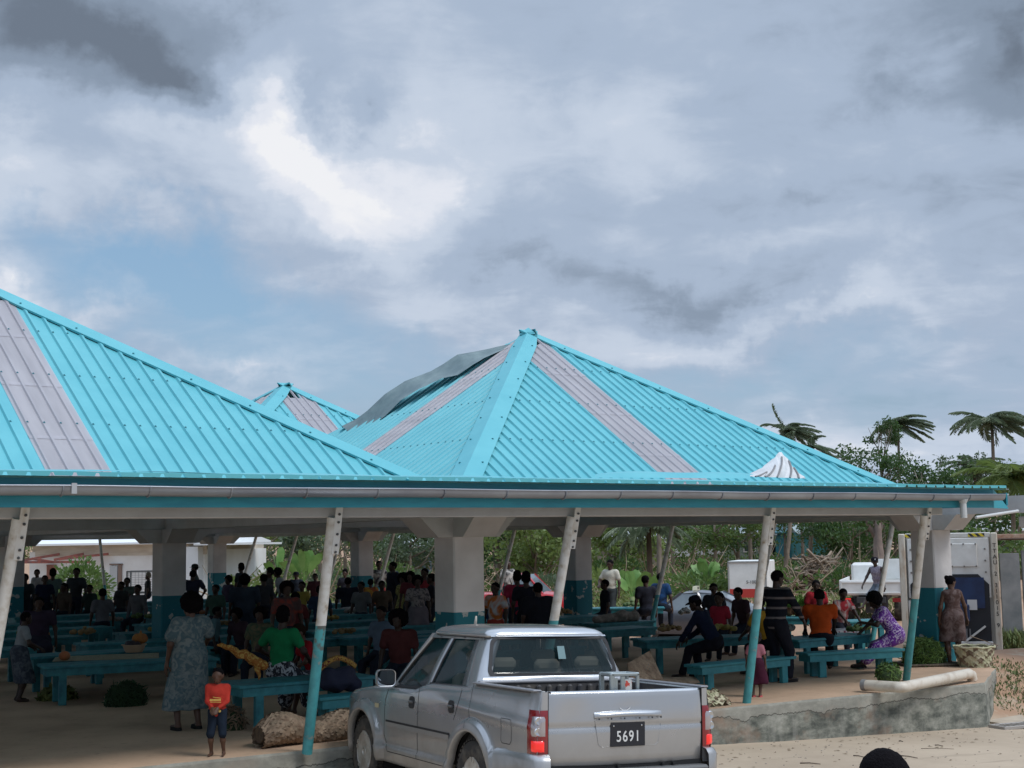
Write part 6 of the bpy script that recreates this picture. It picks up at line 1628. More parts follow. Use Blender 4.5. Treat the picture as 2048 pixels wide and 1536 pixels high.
m = MB(); m.box((0, 1.3, .42), (.8, 4.4, .16)); m.box((0, 2.755, .7), (1.3, .9, .5)); m.box((0, 0, .62), (1.4, .95, .2)); m.tube([(-.8, 0, .37), (.8, 0, .37)], .05, 8); m.tube([(-.8, 2.755, .37), (.8, 2.755, .37)], .05, 8); m.build('chassis', M_gap, TR)
for c in (YR, YF):
    m = MB()
    for sd in (-1, 1):
        rows = [[(sd*x, c+(AR+.02)*math.cos(t), WR+(AR+.02)*math.sin(t)) for t in [R_(-25+10*q) for q in range(24)]] for x in (.60, .86)]
        m.sheet(rows)
    m.build('wheel_well', M_gap, TR, fix=False)
# wheels
def wheel(x, y, sd, steer=0.0):
    Mz = Matrix.Rotation(R_(90)*sd, 3, 'Y') if True else None
    Rm = Matrix.Rotation(steer, 3, 'Z') @ Matrix.Rotation(R_(90), 3, 'Y')
    if sd < 0: Rm = Matrix.Rotation(steer, 3, 'Z') @ Matrix.Rotation(R_(-90), 3, 'Y')
    c = Vector((x, y, WR)); m = MB()
    m.lathe([(.205, -.11), (.25, -.125), (.33, -.12), (.36, -.10), (.372, -.05), (.374, 0), (.372, .05), (.36, .10), (.33, .12), (.25, .125), (.212, .11), (.20, .09)], c, 40, Rm)
    for k in range(44):          # tread blocks
        a = 2*math.pi*k/44
        for o_ in (-.075, 0, .075):
            q = Matrix.Rotation(a+(.07 if o_ == 0 else 0), 3, 'Z'); v = Rm @ (q @ Vector((.374, 0, o_))); mm = (Rm @ q); m.box(c+v, (.016, .030, .055), mm)
    ty = m.build('wheel', M_rubber, TR, smooth=True, angle=35)
    m = MB(); m.lathe([(.212, .115), (.205, .118), (.195, .10)], c, 36, Rm)
    for k in range(5):
        a = 2*math.pi*k/5; q = Matrix.Rotation(a, 3, 'Z')
        for s_ in (-.13, .13):
            q2 = Matrix.Rotation(s_, 3, 'Z')
            for b in range(5):
                t = b/4; r = .05+.145*t; v = Rm @ (q @ (q2 @ Vector((r, 0, .105-.025*math.sin(t*3.1)-.01*(1-t))))); m.box(c+v, (.046, .040-.006*t, .035), Rm @ q @ q2)
    m.lathe([(.058, .06), (.060, .112), (.05, .122), (.035, .122), (.03, .114), (0, .114)], c, 20, Rm)
    m.build('rim', M_alloy, ty, smooth=True, angle=35)
    m = MB(); m.lathe([(.196, .10), (.190, .03), (.19, -.09), (0, -.09)], c, 30, Rm); m.build('rim_barrel', mat('rim barrel darkened as shade', (.05, .047, .042), .6), ty, smooth=True, angle=35)  # shade inside the rim is put into the barrel's dark colour
    m = MB(); m.lathe([(.16, -.03), (.16, -.015), (.05, .0), (0, .0)], c, 24, Rm); m.build('brake_disc', mat('near black brake disc', (.03, .025, .02), .5, metal=.6), ty)  # disc behind the spokes in one near black metal colour
for sd in (-1, 1): wheel(sd*.785, 0, sd); wheel(sd*.785, 2.755, sd, R_(0))
# mirrors
for sd in (-1, 1):
    c = Vector((sd*.985, 1.98, 1.19)); m = MB()
    rr = rrect(.105, .085, .045, 6); n_ = len(rr)
    vs = []; 
    for y_, s_ in ((-.045, .93), (-.05, 1.0), (-.01, 1.03), (.04, .85), (.065, .45)): vs += [c+Vector((a*s_, y_, b*s_)) for a, b in rr]
    m.add(vs, [(i*n_+j, i*n_+(j+1) % n_, (i+1)*n_+(j+1) % n_, (i+1)*n_+j) for i in range(4) for j in range(n_)]+[tuple(4*n_+j for j in range(n_))])
    m.bar(c+Vector((-sd*.08, .0, -.05)), (sd*.83, 2.0, 1.115), .05, .04)
    mo = m.build('wing_mirror', M_paint, TR, smooth=True, angle=45)
    m = MB(); m.add([c+Vector((a*.90, -.040, b*.90)) for a, b in rr], [tuple(range(n_))]); m.build('mirror_glass', mat('mirror glass', (.35, .37, .38), .03, metal=1.0), mo, fix=False)
    m = MB(); m.add([c+Vector((a*1.0, -.043, b*1.0)) for a, b in rr]+[c+Vector((a*.88, -.043, b*.88)) for a, b in rr], [(j, (j+1) % n_, n_+(j+1) % n_, n_+j) for j in range(n_)]); m.build('mirror_bezel', M_trim, mo, fix=False)
# a metal box frame standing in the bed
T3 = TR.matrix_world
cr = empty('metal_frame', 'open silver metal box frame standing in the pickup bed', 'metal frame', (0, 0, 0)); cr.matrix_world = T3 @ Matrix.Translation((.06, -1.0, .83))
m = MB()
for x in (-.13, .13):
    for y in (-.09, .09): m.cham((x, y, .27), (.045 if x < 0 else .03, .03, .54), .006)
    m.cham((x, 0, .53), (.035, .2, .035), .008)
m.cham((0, -.09, .53), (.29, .03, .03), .006); m.cham((0, .09, .53), (.29, .03, .03), .006); m.cham((-.02, -.09, .27), (.045, .02, .50), .006); m.box((-.10, -.09, .25), (.05, .012, .5))
m.build('frame', mat('galvanised metal', (.34, .38, .38), .3, metal=.7), cr)
m = MB(); m.cham((.045, -.07, .44), (.08, .02, .10), .01); lb = m.build('printed_label', mat('sticker with green and red print', (.55, .55, .52), .5, col2=(.5, .06, .04), nscale=22, ramp=(.52, .56)), cr)
# ================================================================== land beyond the market
def gz_(p): return gheight(p[0], p[1])
def spot(px, Z):
    d = ray(px, 1080); d = d/d.dot(CF); x, y = d.x*Z, d.y*Z; return Vector((x, y, gheight(x, y)))
def zat(py, px, Z): return atd(px, py, Z).z
PX = lambda Z: Z/FPX           # metres per photo pixel at distance Z
M_leafs = [mat('leaf green dark', (.032, .07, .025), .65, col2=(.06, .115, .035), nscale=1.2), mat('leaf green mid', (.07, .125, .035), .6, col2=(.125, .18, .055), nscale=1.2), mat('leaf yellow green', (.11, .17, .04), .6, col2=(.17, .22, .07), nscale=1.2), mat('leaf grey green', (.06, .095, .05), .65, col2=(.10, .13, .08), nscale=1.2)]
def add_translucent(m, col):
    nt = m.node_tree; b = nt.nodes['Principled BSDF']; o = nt.nodes['Material Output']; t = nt.nodes.new('ShaderNodeBsdfTranslucent'); t.inputs[0].default_value = col+(1,)
    x = nt.nodes.new('ShaderNodeMixShader'); x.inputs[0].default_value = .35; nt.links.new(b.outputs[0], x.inputs[1]); nt.links.new(t.outputs[0], x.inputs[2]); nt.links.new(x.outputs[0], o.inputs[0])
for m_, c_ in zip(M_leafs, ((.08, .16, .03), (.14, .24, .05), (.24, .32, .08), (.14, .20, .09))): add_translucent(m_, c_)
M_bark = mat('pale weathered bark', (.24, .20, .155), .9, col2=(.14, .11, .085), nscale=3, stretch=(1, 1, .3), bump=.3)
M_barkd = mat('brown bark', (.12, .085, .06), .9, col2=(.07, .05, .035), nscale=3, stretch=(1, 1, .3), bump=.3)
M_dead = mat('dead brown leaves and twigs', (.20, .135, .085), .9, col2=(.32, .26, .18), nscale=1.5)
wind = (CR*1.0)
def leafquad(m, p, d, n_, L, w):
    s_ = d.cross(n_); 
    if s_.length < 1e-4: return
    s_ = s_.normalized()*w; q = p+d*L; c = p+d*L*.5+n_*(.12*L)
    m.add([p, c-s_, q, c+s_], [(0, 1, 2, 3)])
def rvec(r): 
    while True:
        v = Vector((r.uniform(-1, 1), r.uniform(-1, 1), r.uniform(-1, 1)))
        if .05 < v.length < 1: return v.normalized()
def broadtree(label, px, Z, hgt, wid, ml=1, seed=0, clumps=26, nleaf=70, lsize=.24, trunk_r=.16, bare=.0, lean=0.0, bark=None, low=.3, name='tree', group=None, clr=.9, depth=.8, c0=None):
    r = random.Random(seed*7+3); b = spot(px, Z) if c0 is None else c0
    root = empty(name, label, 'tree', b, r.uniform(0, 6), group); root.rotation_euler = (0, 0, 0)
    t = MB(); lf = MB(); ends = []
    rt = CR; fw = Vector((CF.x, CF.y, 0)).normalized()
    top = Vector((0, 0, hgt*.62))+rt*lean*hgt
    pts = [Vector((0, 0, -.2))]
    for k in range(1, 6): q = k/5; pts.append(top*q+Vector((r.uniform(-.1, .1), r.uniform(-.1, .1), 0))*hgt*.06)
    t.tube(pts, [trunk_r*(1.15-.75*k/5) for k in range(6)], 8)
    nb = max(7, clumps//3)
    for k in range(nb):
        q = r.uniform(low, 1); p = pts[min(int(q*5), 4)].lerp(pts[min(int(q*5)+1, 5)], q*5-int(q*5)) if q < 1 else pts[5]
        a = r.uniform(0, 6.283); e = Vector((0, 0, 0))+rt*(math.cos(a)*wid*.5*r.uniform(.5, 1.05)+wid*.08)+fw*(math.sin(a)*wid*.5*depth*r.uniform(.4, 1))
        e = Vector((e.x+top.x*q, e.y+top.y*q, hgt*(r.uniform(low+.1, 1.0)*.55+q*.42)))
        e.z = min(e.z, hgt*.97); mid = p.lerp(e, .5)+Vector((r.uniform(-.2, .2), r.uniform(-.2, .2), -.05*hgt+r.uniform(0, .08)*hgt))
        t.tube([p, mid, e], [trunk_r*.42, trunk_r*.26, trunk_r*.10], 6)
        if r.random() >= bare: ends.append(e)
        for j in range(3):
            e2 = mid.lerp(e, r.uniform(.3, 1))+rvec(r)*wid*.16; s0 = mid.lerp(e, r.uniform(.2, .8)); t.tube([s0, s0.lerp(e2, .5)+rvec(r)*.1, e2], [trunk_r*.14, trunk_r*.1, trunk_r*.04], 5)
            if r.random() >= bare: ends.append(e2)
    r.shuffle(ends)
    while len(ends) < clumps and ends: ends.append(ends[r.randrange(len(ends))]+rvec(r)*wid*.1)
    for c in ends[:clumps]:
        R2 = r.uniform(.5, 1.15)*clr*wid/6.0+.25
        for j in range(int(nleaf*r.uniform(.6, 1.3))):
            v = rvec(r); p = c+Vector((v.x*R2, v.y*R2, v.z*R2*.68))*r.uniform(.35, 1)
            d = (rvec(r)+wind*.35+Vector((0, 0, -.2))).normalized(); leafquad(lf, p, d, rvec(r), lsize*r.uniform(.7, 1.4), lsize*.30)
    t.build('trunk', bark or M_bark, root, smooth=True, fix=False); lf.build('crown', M_leafs[ml], root, fix=False)
    return root
M_palmleaf = mat('wind combed palm leaf', (.13, .17, .10), .5, col2=(.20, .24, .15), nscale=1.5); add_translucent(M_palmleaf, (.16, .22, .12))
def palm(label, px, Z, top_py, crown=2.6, seed=0, lean=.04, ml=3, nf=19, blow=1.0, group='palm trees blown by the wind', tr=.13, shaggy=False):
    r = random.Random(seed+50); b = spot(px, Z); hz = zat(top_py, px, Z)-b.z-crown*.35
    root = empty('palm_tree', label, 'palm', b, 0, group)
    t = MB(); off = CR*(-lean*hz); pts = [Vector((off.x*(1-q)**2, off.y*(1-q)**2, hz*q)) for q in [k/8 for k in range(9)]]; pts[0].z = -.3
    t.tube(pts, [tr*1.3]+[tr*(1-.35*k/8) for k in range(1, 9)], 8); t.build('trunk', M_barkd if shaggy else M_bark, root, smooth=True, fix=False)
    c = pts[-1]; lf = MB(); W = Vector((CR.x, CR.y, 0)).normalized()
    for k in range(nf):
        a = 6.283*k/nf+r.uniform(-.2, .2); up = r.uniform(.15, 1.1) if k % 3 else r.uniform(-.2, .5)
        d = Vector((math.cos(a), math.sin(a), up)).normalized(); L = crown*r.uniform(.8, 1.1); P = []; p = c.copy(); N_ = 9; dv = d.copy()
        for i in range(N_+1):
            P.append(p.copy()); dv = (dv+W*.17*blow+Vector((0, 0, -.13))).normalized(); p = p+dv*(L/N_)
        lf.tube(P, [.028*(1-.7*i/N_) for i in range(N_+1)], 4)
        for i in range(1, N_+1):
            ax = (P[i]-P[i-1]).normalized(); sd_ = ax.cross(Vector((0, 0, 1)))
            if sd_.length < .05: sd_ = ax.cross(CF)
            sd_.normalize(); ll = crown*.27*math.sin(math.pi*(.12+.80*i/(N_+1)))
            for j in range(6):
                q = P[i-1].lerp(P[i], j/6)
                for s_ in (-1, 1):
                    dd = (sd_*s_*.75+ax*.75+Vector((0, 0, -.35))+W*.5*blow+rvec(r)*.15).normalized(); leafquad(lf, q, dd, ax, ll*r.uniform(.8, 1.15), .055)
    for k in range(7 if shaggy else 3):
        a = r.uniform(0, 6.28); P = [c, c+Vector((math.cos(a)*.3, math.sin(a)*.3, -.2)), c+Vector((math.cos(a)*.45, math.sin(a)*.45, -crown*.5))]; lf.tube(P, [.02, .02, .01], 4)
        for j in range(12): q = P[1].lerp(P[2], j/12); leafquad(lf, q, (rvec(r)*.5+Vector((0, 0, -1))).normalized(), rvec(r), .4, .03)
    lf.build('crown', M_palmleaf if ml == 3 else M_leafs[ml], root, fix=False); return root
def banana(label, px, Z, top_py, n=6, spread=1.1, seed=0, ml=None):
    r = random.Random(seed+9); b = spot(px, Z); H_ = zat(top_py, px, Z)-b.z
    root = empty('banana_plant', label, 'banana plant', b, 0, 'banana plants'); m = MB(); m.tube([(0, 0, -.1), (0, 0, H_*.45)], [.13, .08], 8); m.build('stem', mat('green banana stem', (.16, .20, .07), .6), root, smooth=True)
    for k in range(n):
        a = r.uniform(0, 6.28); f = (k/(n-1)-.5)*2; tip = Vector((CR.x, CR.y, 0))*f*spread+Vector((math.cos(a), math.sin(a), 0))*.25+Vector((0, 0, H_*(1-.35*abs(f)*r.uniform(.4, 1.1))))
        b0 = Vector((0, 0, H_*.42)); rows = []; ctrl = b0.lerp(tip, .55)+Vector((0, 0, H_*.16)); side_ = Vector((CF.x, CF.y, .2)).cross(tip-b0).normalized() if r.random() < .6 else rvec(r)
        side_ = (side_-(tip-b0).normalized()*side_.dot((tip-b0).normalized())).normalized()
        for i in range(11):
            t = i/10; p = b0*(1-t)**2+ctrl*2*t*(1-t)+tip*t*t; w = .02 if t < .25 else .19*math.sin(math.pi*min((t-.2)/.8, 1))**.6
            rows.append([p-side_*w+Vector((0, 0, .04*math.sin(i*5))), p-side_*w*.5, p+Vector((0, 0, -.04)), p+side_*w*.5, p+side_*w+Vector((0, 0, .04*math.sin(i*4)))])
        m = MB(); m.sheet(rows); m.build('leaf', ml or mat('bright banana leaf', (.085, .20, .035), .5, col2=(.15, .27, .065), nscale=3), root, smooth=True, fix=False)
    return root
# --- skyline on the right
palm('wind blown palm whose crown just clears the right slope of the middle roof', 1585, 118, 838, 2.7, 1, blow=.9, nf=26)
palm('tall palm with a streaming crown above the right end of the eave', 1806, 105, 822, 2.6, 2, blow=.9, lean=.03, nf=26)
palm('tall wind blown palm at the far right edge of the sky', 1996, 92, 812, 2.8, 3, blow=.8, tr=.15, nf=28)
palm('shorter bright green palm at the right edge beside the brown roof', 2030, 66, 912, 2.8, 4, ml=2, blow=.5, nf=26)
palm('grey green palm with drooping fronds left of the far right palm', 1957, 98, 905, 2.6, 5, blow=.4, shaggy=True)
broadtree('storm stripped tree with tufts of leaves on bare limbs above the eave', 1748, 95, 8.2, 6.6, 0, 11, clumps=32, nleaf=100, lsize=.22, trunk_r=.26, bare=.35, low=.55, clr=.62, c0=None)
broadtree('leafy torn tree between the two tall palms', 1862, 90, 7.4, 6.4, 0, 12, clumps=46, nleaf=95, lsize=.22, trunk_r=.16, bare=.15, low=.4, clr=.72)
broadtree('thin crowned tree right of the torn leafy tree', 1915, 100, 7.6, 5.6, 3, 13, clumps=46, nleaf=90, lsize=.22, trunk_r=.15, bare=.2, low=.3, clr=.7)
broadtree('bushy tree behind the brown roof at the right edge', 2040, 80, 6.6, 6.0, 1, 14, clumps=30, nleaf=80, trunk_r=.16, low=.2, clr=.8)
broadtree('small tree right of the white container', 1985, 62, 4.4, 4.0, 1, 15, clumps=22, nleaf=80, trunk_r=.12, low=.1, clr=.8)
broadtree('low tree behind the container, under the palms', 1900, 68, 4.6, 5.0, 0, 16, clumps=24, nleaf=80, trunk_r=.14, low=.1)
broadtree('dense tree low behind the tall middle palm', 1812, 100, 6.6, 6.0, 1, 18, clumps=44, nleaf=90, lsize=.22, trunk_r=.14, low=.3, clr=.75)
broadtree('dense grey green tree beside the drooping grey palm', 1965, 104, 7.8, 5.6, 3, 19, clumps=44, nleaf=90, lsize=.22, trunk_r=.14, low=.3, clr=.75)
broadtree('tuft topped limb of leaves left of the tall palm crown', 1768, 99, 10.6, 2.2, 0, 17, clumps=7, nleaf=110, lsize=.2, trunk_r=.12, low=.86, clr=.9)
# --- seen through the hall, from left to right
T_ = [(30, 95, 5.0, 7, 1, 'tree at the far left behind the white building', {}), (470, 84, 5.4, 6, 2, 'yellow green tree just right of the white building', {}), (520, 78, 4.9, 5, 3, 'tree with many bare branches left of the banana plants', dict(bare=.5)),
      (575, 90, 5.8, 6, 1, 'tree behind the banana plants', dict(bare=.3)), (640, 82, 5.2, 6, 2, 'light green tree right of the banana plants', dict(bare=.3)), (690, 94, 5.6, 6, 3, 'grey green tree behind the second white pole', {}),
      (765, 80, 5.0, 5, 0, 'tree left of the fallen pole stay', {}), (820, 76, 4.4, 5, 3, 'scrubby tree behind the blue shed', dict(bare=.5)), (868, 88, 5.4, 6, 1, 'tree at the left edge of the big column', {}), (930, 86, 5.4, 6, 0, 'tree hidden mostly by the big column', {}),
      (995, 72, 5.2, 5.4, 0, 'dense dark green tree right of the big column', dict(clumps=40, low=.05)), (1070, 66, 4.4, 4.6, 2, 'light yellow green tree above the red pickup bonnet', dict(clumps=34, low=.15)), (1130, 84, 5.6, 6, 1, 'tree behind the second white pole and slim column', {}),
      (1200, 74, 4.6, 4.6, 2, 'leaning pale limbed tree beside the slim grey column', dict(lean=.15)), (1265, 92, 6.0, 6, 3, 'tree behind the drooping palm', dict(bare=.3)), (1345, 88, 5.6, 6, 1, 'tree above the roof of the taxi', dict(bare=.3)),
      (1385, 98, 6.2, 6, 0, 'tree left of the white van', {}), (1430, 84, 5.6, 5.5, 1, 'tree behind the banana plant by the white van', dict(bare=.4)), (1475, 92, 6.0, 6, 0, 'tall tree behind the white van', {}), (1520, 104, 6.6, 6, 3, 'bare branched tree behind the third pole', dict(bare=.6)),
      (1570, 112, 6.4, 6, 1, 'tree left of the teal hut', dict(low=.6)), (1605, 100, 6.0, 4, 3, 'slim stripped tree in front of the teal hut', dict(bare=.6, low=.6)), (1660, 96, 5.6, 6, 0, 'bushy tree right of the teal hut', dict(clumps=36, low=.1)), (1700, 84, 5.2, 5.6, 0, 'dense tree left of the big pale trunk', dict(clumps=40, low=.1)),
      (1735, 92, 5.8, 6, 1, 'tree behind the flatbed truck', {}), (1790, 100, 6.4, 6, 3, 'tree behind the left post of the container', {}), (1640, 130, 7.5, 8, 1, 'distant tree on the rise behind the huts', {}), (1480, 128, 7.5, 8, 0, 'distant dark tree beyond the van', {}), (1300, 126, 7.5, 8, 1, 'distant tree beyond the taxi', {}), (800, 120, 7.5, 8, 0, 'distant tree beyond the blue shed', {}), (540, 118, 7.5, 9, 1, 'distant tree beyond the bananas', {}), (1050, 122, 7.5, 9, 0, 'distant tree behind the light green tree', {}), (680, 122, 7.5, 9, 3, 'distant tree behind the leaning side poles', {})]
for k, (px, Z, h_, w_, ml, lab, kw) in enumerate(T_):
    q = dict(clumps=26, nleaf=75, lsize=.25, trunk_r=.13, low=.2); q.update(kw); broadtree(lab, px, Z, h_, w_, ml, 30+k, **q)
broadtree('big pale forked trunk standing left of the white container', 1757, 74, 6.0, 4.0, 0, 91, clumps=12, nleaf=60, trunk_r=.34, bare=.4, low=.55, bark=mat('grey pink bark', (.26, .20, .17), .9, col2=(.18, .14, .12), nscale=2))
palm('drooping palm with hanging fronds seen through the hall right of the slim column', 1298, 62, 1010, 2.2, 21, ml=3, blow=.1, nf=22, shaggy=True, lean=0, tr=.15)
for k, (px, Z, ty, lab) in enumerate([(1320, 72, 900, 'bare leaning palm trunk behind the right of the drooping palm'), (1500, 88, 900, 'slim palm trunk left of the third pole'), (1590, 84, 880, 'slanting palm trunk right of the third pole'), (1642, 90, 900, 'slanting palm trunk right of the teal hut'), (1630, 86, 870, 'thick palm trunk in front of the teal hut')]):
    palm(lab, px, Z, ty, 1.8, 60+k, nf=9, lean=[.02, .0, .10, -.12, .06][k], tr=.14)
banana('banana plant with two tall upright leaves left of the second white pole', 607, 62, 1094, 8, .9, 1)
banana('banana plant with one tall leaf beside the white pole shadow', 555, 66, 1094, 5, .4, 2)
banana('young banana plant in front of the two men by the taxi', 1262, 50, 1135, 8, .8, 3)
banana('banana plant with a broad bright leaf left of the white van', 1415, 58, 1112, 8, .7, 4)
banana('small banana plant at the left of the hall', 796, 66, 1150, 4, .4, 5, mat('yellow banana leaf', (.34, .36, .12), .6))
# bush before the white building
def bush(label, px, Z, h_, w_, ml, seed, n=900, ls=.16, name='bush'):
    r = random.Random(seed); b = spot(px, Z); root = empty(name, label, 'bush', b); t = MB(); lf = MB()
    for k in range(12):
        a = r.uniform(0, 6.28); e = Vector((math.cos(a)*w_*.38, math.sin(a)*w_*.38, h_*r.uniform(.5, .9))); t.tube([(0, 0, -.1), e*.5+Vector((0, 0, .1)), e], [.04, .025, .01], 5)
    for k in range(n):
        v = rvec(r); rr = r.uniform(.55, 1.0)*(1+.18*noise.noise(v*2.3+Vector((seed, 0, 0)))); p = Vector((v.x*w_*.5*rr, v.y*w_*.5*rr, h_*.52+v.z*h_*.5*rr)); leafquad(lf, p, (v+rvec(r)*.6+Vector((0, 0, .2))).normalized(), rvec(r), ls*r.uniform(.7, 1.5), ls*.28)
    t.build('stems', M_barkd, root, fix=False); lf.build('foliage', M_leafs[ml], root, fix=False); return root
bush('round leafy bush in front of the white building', 162, 56, 2.25, 2.4, 1, 3, 1500, .2)
for k, (px, Z, h_, w_, ml, lab) in enumerate([(1395, 58, 1.4, 2.6, 1, 'low bush behind the taxi'), (1440, 66, 1.3, 3, 0, 'low bush left of the white van door'), (1660, 72, 1.5, 4, 0, 'low bush right of the brushwood pile'), (1560, 70, 1.2, 3, 1, 'low bush behind the seedlings'), (480, 70, 1.2, 3, 2, 'low bush left of the banana plants'), (660, 68, 1.4, 3, 3, 'low bush behind the leaning pole'), (1090, 60, 1.3, 3, 3, 'low bush over the red bonnet'), (1200, 58, 1.6, 2.6, 2, 'bush right of the slim column'), (830, 64, 1.4, 3, 3, 'low bush left of the big column'), (1230, 72, 1.8, 4, 0, 'dark bush under the leaning tree'), (1700, 66, 1.3, 3.4, 0, 'low dark bush left of the flatbed truck'), (780, 72, 1.7, 3, 1, 'bush under the blue shed'), (560, 74, 1.6, 4, 1, 'bush behind the two banana plants')]):
    bush(lab, px, Z, h_, w_, ml, 20+k, 600, .22)
# undergrowth, grass and storm litter: nobody could count them
def scatter(name, label, n, pxr, Zr, mt, fn, seed, cat):
    r = random.Random(seed); m = MB()
    for k in range(n):
        px = r.uniform(*pxr); Z = Zr[0]+(Zr[1]-Zr[0])*r.random()**1.3; b = spot(px, Z); fn(m, b, r)
    return tag(m.build(name, mt, fix=False), label, cat, kind='stuff')
def tuft(m, b, r, h_=.5):
    for j in range(4): d = (rvec(r)+Vector((0, 0, 1.3))).normalized(); leafquad(m, b+rvec(r)*.15*min(1, h_/.2), d, rvec(r), h_*r.uniform(.5, 1.2), min(.03, h_*.14))
def shrublet(m, b, r):
    R2 = r.uniform(.3, .8); nz = noise.noise(Vector((b.x*.12, b.y*.12, 0)))
    if nz < -.1 and r.random() < .6: return
    for j in range(26): v = rvec(r); p = b+Vector((v.x*R2, v.y*R2, abs(v.z)*R2*1.3)); leafquad(m, p, (rvec(r)+Vector((0, 0, .4))).normalized(), rvec(r), r.uniform(.18, .36), .07)
def twig(m, b, r):
    d = (rvec(r)+Vector((0, 0, .45))+wind*.3).normalized(); L = r.uniform(.8, 2.6); p = b+Vector((0, 0, r.uniform(0, .6))); m.tube([p, p+d*L*.5+rvec(r)*.15, p+d*L], [.035, .025, .01], 4)
scatter('undergrowth', 'tangled green undergrowth on the rise beyond the market', 900, (420, 1830), (64, 112), M_leafs[1], shrublet, 5, 'undergrowth')
scatter('undergrowth', 'darker undergrowth under the far trees', 600, (420, 2080), (80, 130), M_leafs[0], shrublet, 6, 'undergrowth')
scatter('storm_litter', 'fallen branches and dead fronds strewn beyond the market', 900, (430, 1790), (62, 104), M_dead, twig, 7, 'debris')
scatter('grass', 'rough grass around the parked vehicles', 3500, (380, 1800), (47, 66), mat('rough grass', (.12, .18, .05), .8, col2=(.2, .22, .09), nscale=.8), lambda m, b, r: tuft(m, b, r, .28), 8, 'grass')
def tuft2(m, b, r): tuft(m, b, r, .3)
def scat2(name, label, pts, rad, n, mt, seed, cat='grass', hh=.2):
    r = random.Random(seed); m = MB()
    for k in range(n):
        c = pts[r.randrange(len(pts))]; a = r.uniform(0, 6.28); q = rad*math.sqrt(r.random()); x, y = c[0]+math.cos(a)*q, c[1]+math.sin(a)*q; tuft(m, Vector((x, y, gheight(x, y))), r, hh)
    return tag(m.build(name, mt, fix=False), label, cat, kind='stuff')
M_grass = mat('weedy grass', (.085, .13, .035), .8, col2=(.15, .18, .07), nscale=5)
scat2('grass', 'tall grass at the foot of the container and concrete wall', [(29.0, 20.5), (29.6, 20.0), (28.4, 19.6), (30.5, 19.8)], .9, 900, M_grass, 3, hh=.4)
scat2('grass', 'thin weeds on the dirt bank right of the slab end', [(22.6, 15.6), (22.2, 14.9), (23.2, 16.2), (21.9, 14.5), (20.6, 14.45), (21.3, 14.9)], .5, 500, M_grass, 4, hh=.09)
# brushwood pile
r = random.Random(12); b = spot(1640, 70); m = MB()
for k in range(420):
    a = r.uniform(-1, 1); p = b+Vector((CR.x, CR.y, 0))*a*2.1+Vector((CF.x, CF.y, 0))*r.uniform(-1, 1)+Vector((0, 0, max(0, (1-abs(a))*r.uniform(0, 1.9)))); d = (Vector((CR.x, CR.y, 0))*r.choice((-1, 1, 1))+rvec(r)*.8+Vector((0, 0, -.1))).normalized(); L = r.uniform(.5, 2.2); m.tube([p-d*L*.5, p+rvec(r)*.12, p+d*L*.5], [.05*r.uniform(.4, 1.6), .05, .015], 5)
tag(m.build('brushwood_pile', mat('grey brown dead wood', (.20, .14, .10), .9, col2=(.30, .24, .18), nscale=1.0), fix=False), 'heap of cut branches and roots left of the flatbed truck', 'brushwood')
# ------------------------------------------------------------------ houses
def quadbox(m, o, ex, ey, a, b, c, d, z0, z1):     # box in a local frame: a..b along ex, c..d along ey
    P = [(a, c), (b, c), (b, d), (a, d)]; pts = [o+ex*x+ey*y for x, y in P]; vs = [Vector((p.x, p.y, z0)) for p in pts]+[Vector((p.x, p.y, z1)) for p in pts]
    m.add(vs, ((3, 2, 1, 0), (4, 5, 6, 7), (0, 1, 5, 4), (1, 2, 6, 5), (2, 3, 7, 6), (3, 0, 4, 7)))
def hut(name, label, px, Z, w, d, wallc, roofc, h=2.3, rise=.6, turn=0.0, zb=None, windows=((.3, .5),), gable=True):
    b = spot(px, Z); z0 = b.z if zb is None else zb; yaw = math.atan2(CR.y, CR.x)+turn
    t = empty(name, label, 'house', (b.x, b.y, z0), yaw); m = MB(); m.box((0, d/2, h/2), (w, d, h)); m.build('wall', mat(label.split()[0]+' wall', wallc, .8, col2=tuple(c*.75 for c in wallc), nscale=1.2), t)
    m = MB(); e = .35; m.add([(-w/2-e, -e, h-.05), (w/2+e, -e, h-.05), (w/2+e, d/2, h+rise), (-w/2-e, d/2, h+rise), (w/2+e, d+e, h-.05), (-w/2-e, d+e, h-.05)], [(0, 1, 2, 3), (3, 2, 4, 5)])
    m.add([(-w/2-e, -e, h-.13), (w/2+e, -e, h-.13), (w/2+e, -e, h-.03), (-w/2-e, -e, h-.03)], [(0, 1, 2, 3)])
    m.add([(-w/2-.01, 0, h), (-w/2-.01, d, h), (-w/2-.01, d/2, h+rise-.05)], [(0, 1, 2)]); m.add([(w/2+.01, 0, h), (w/2+.01, d, h), (w/2+.01, d/2, h+rise-.05)], [(0, 1, 2)])
    m.build('roof', mat(label.split()[0]+' roof', roofc, .5, col2=tuple(c*.7 for c in roofc), nscale=.8), t)
    for f, ww in windows:
        m = MB(); m.box((-w/2+f*w, -.012, h*.58), (ww, .03, .8)); fr = m.build('window', mat('dark window opening', (.02, .03, .035), .4), t)
        m = MB(); 
        for x in (-ww/2, ww/2): m.box((-w/2+f*w+x, -.03, h*.58), (.06, .05, .86))
        m.box((-w/2+f*w, -.03, h*.58-.43), (ww+.1, .05, .06)); m.build('frame', mat('pale frame', (.5, .5, .48), .6), fr)
    return t
hut('hut', 'teal hut with a pale roof on the rise behind the market', 1648, 108, 3.6, 4, (.05, .22, .23), (.36, .42, .42), windows=((.75, .9),), zb=.25)
hut('hut', 'blue hung hut left of the teal hut on the rise', 1592, 112, 3.2, 4, (.06, .25, .30), (.10, .28, .34), windows=((.5, .8),), zb=.35)
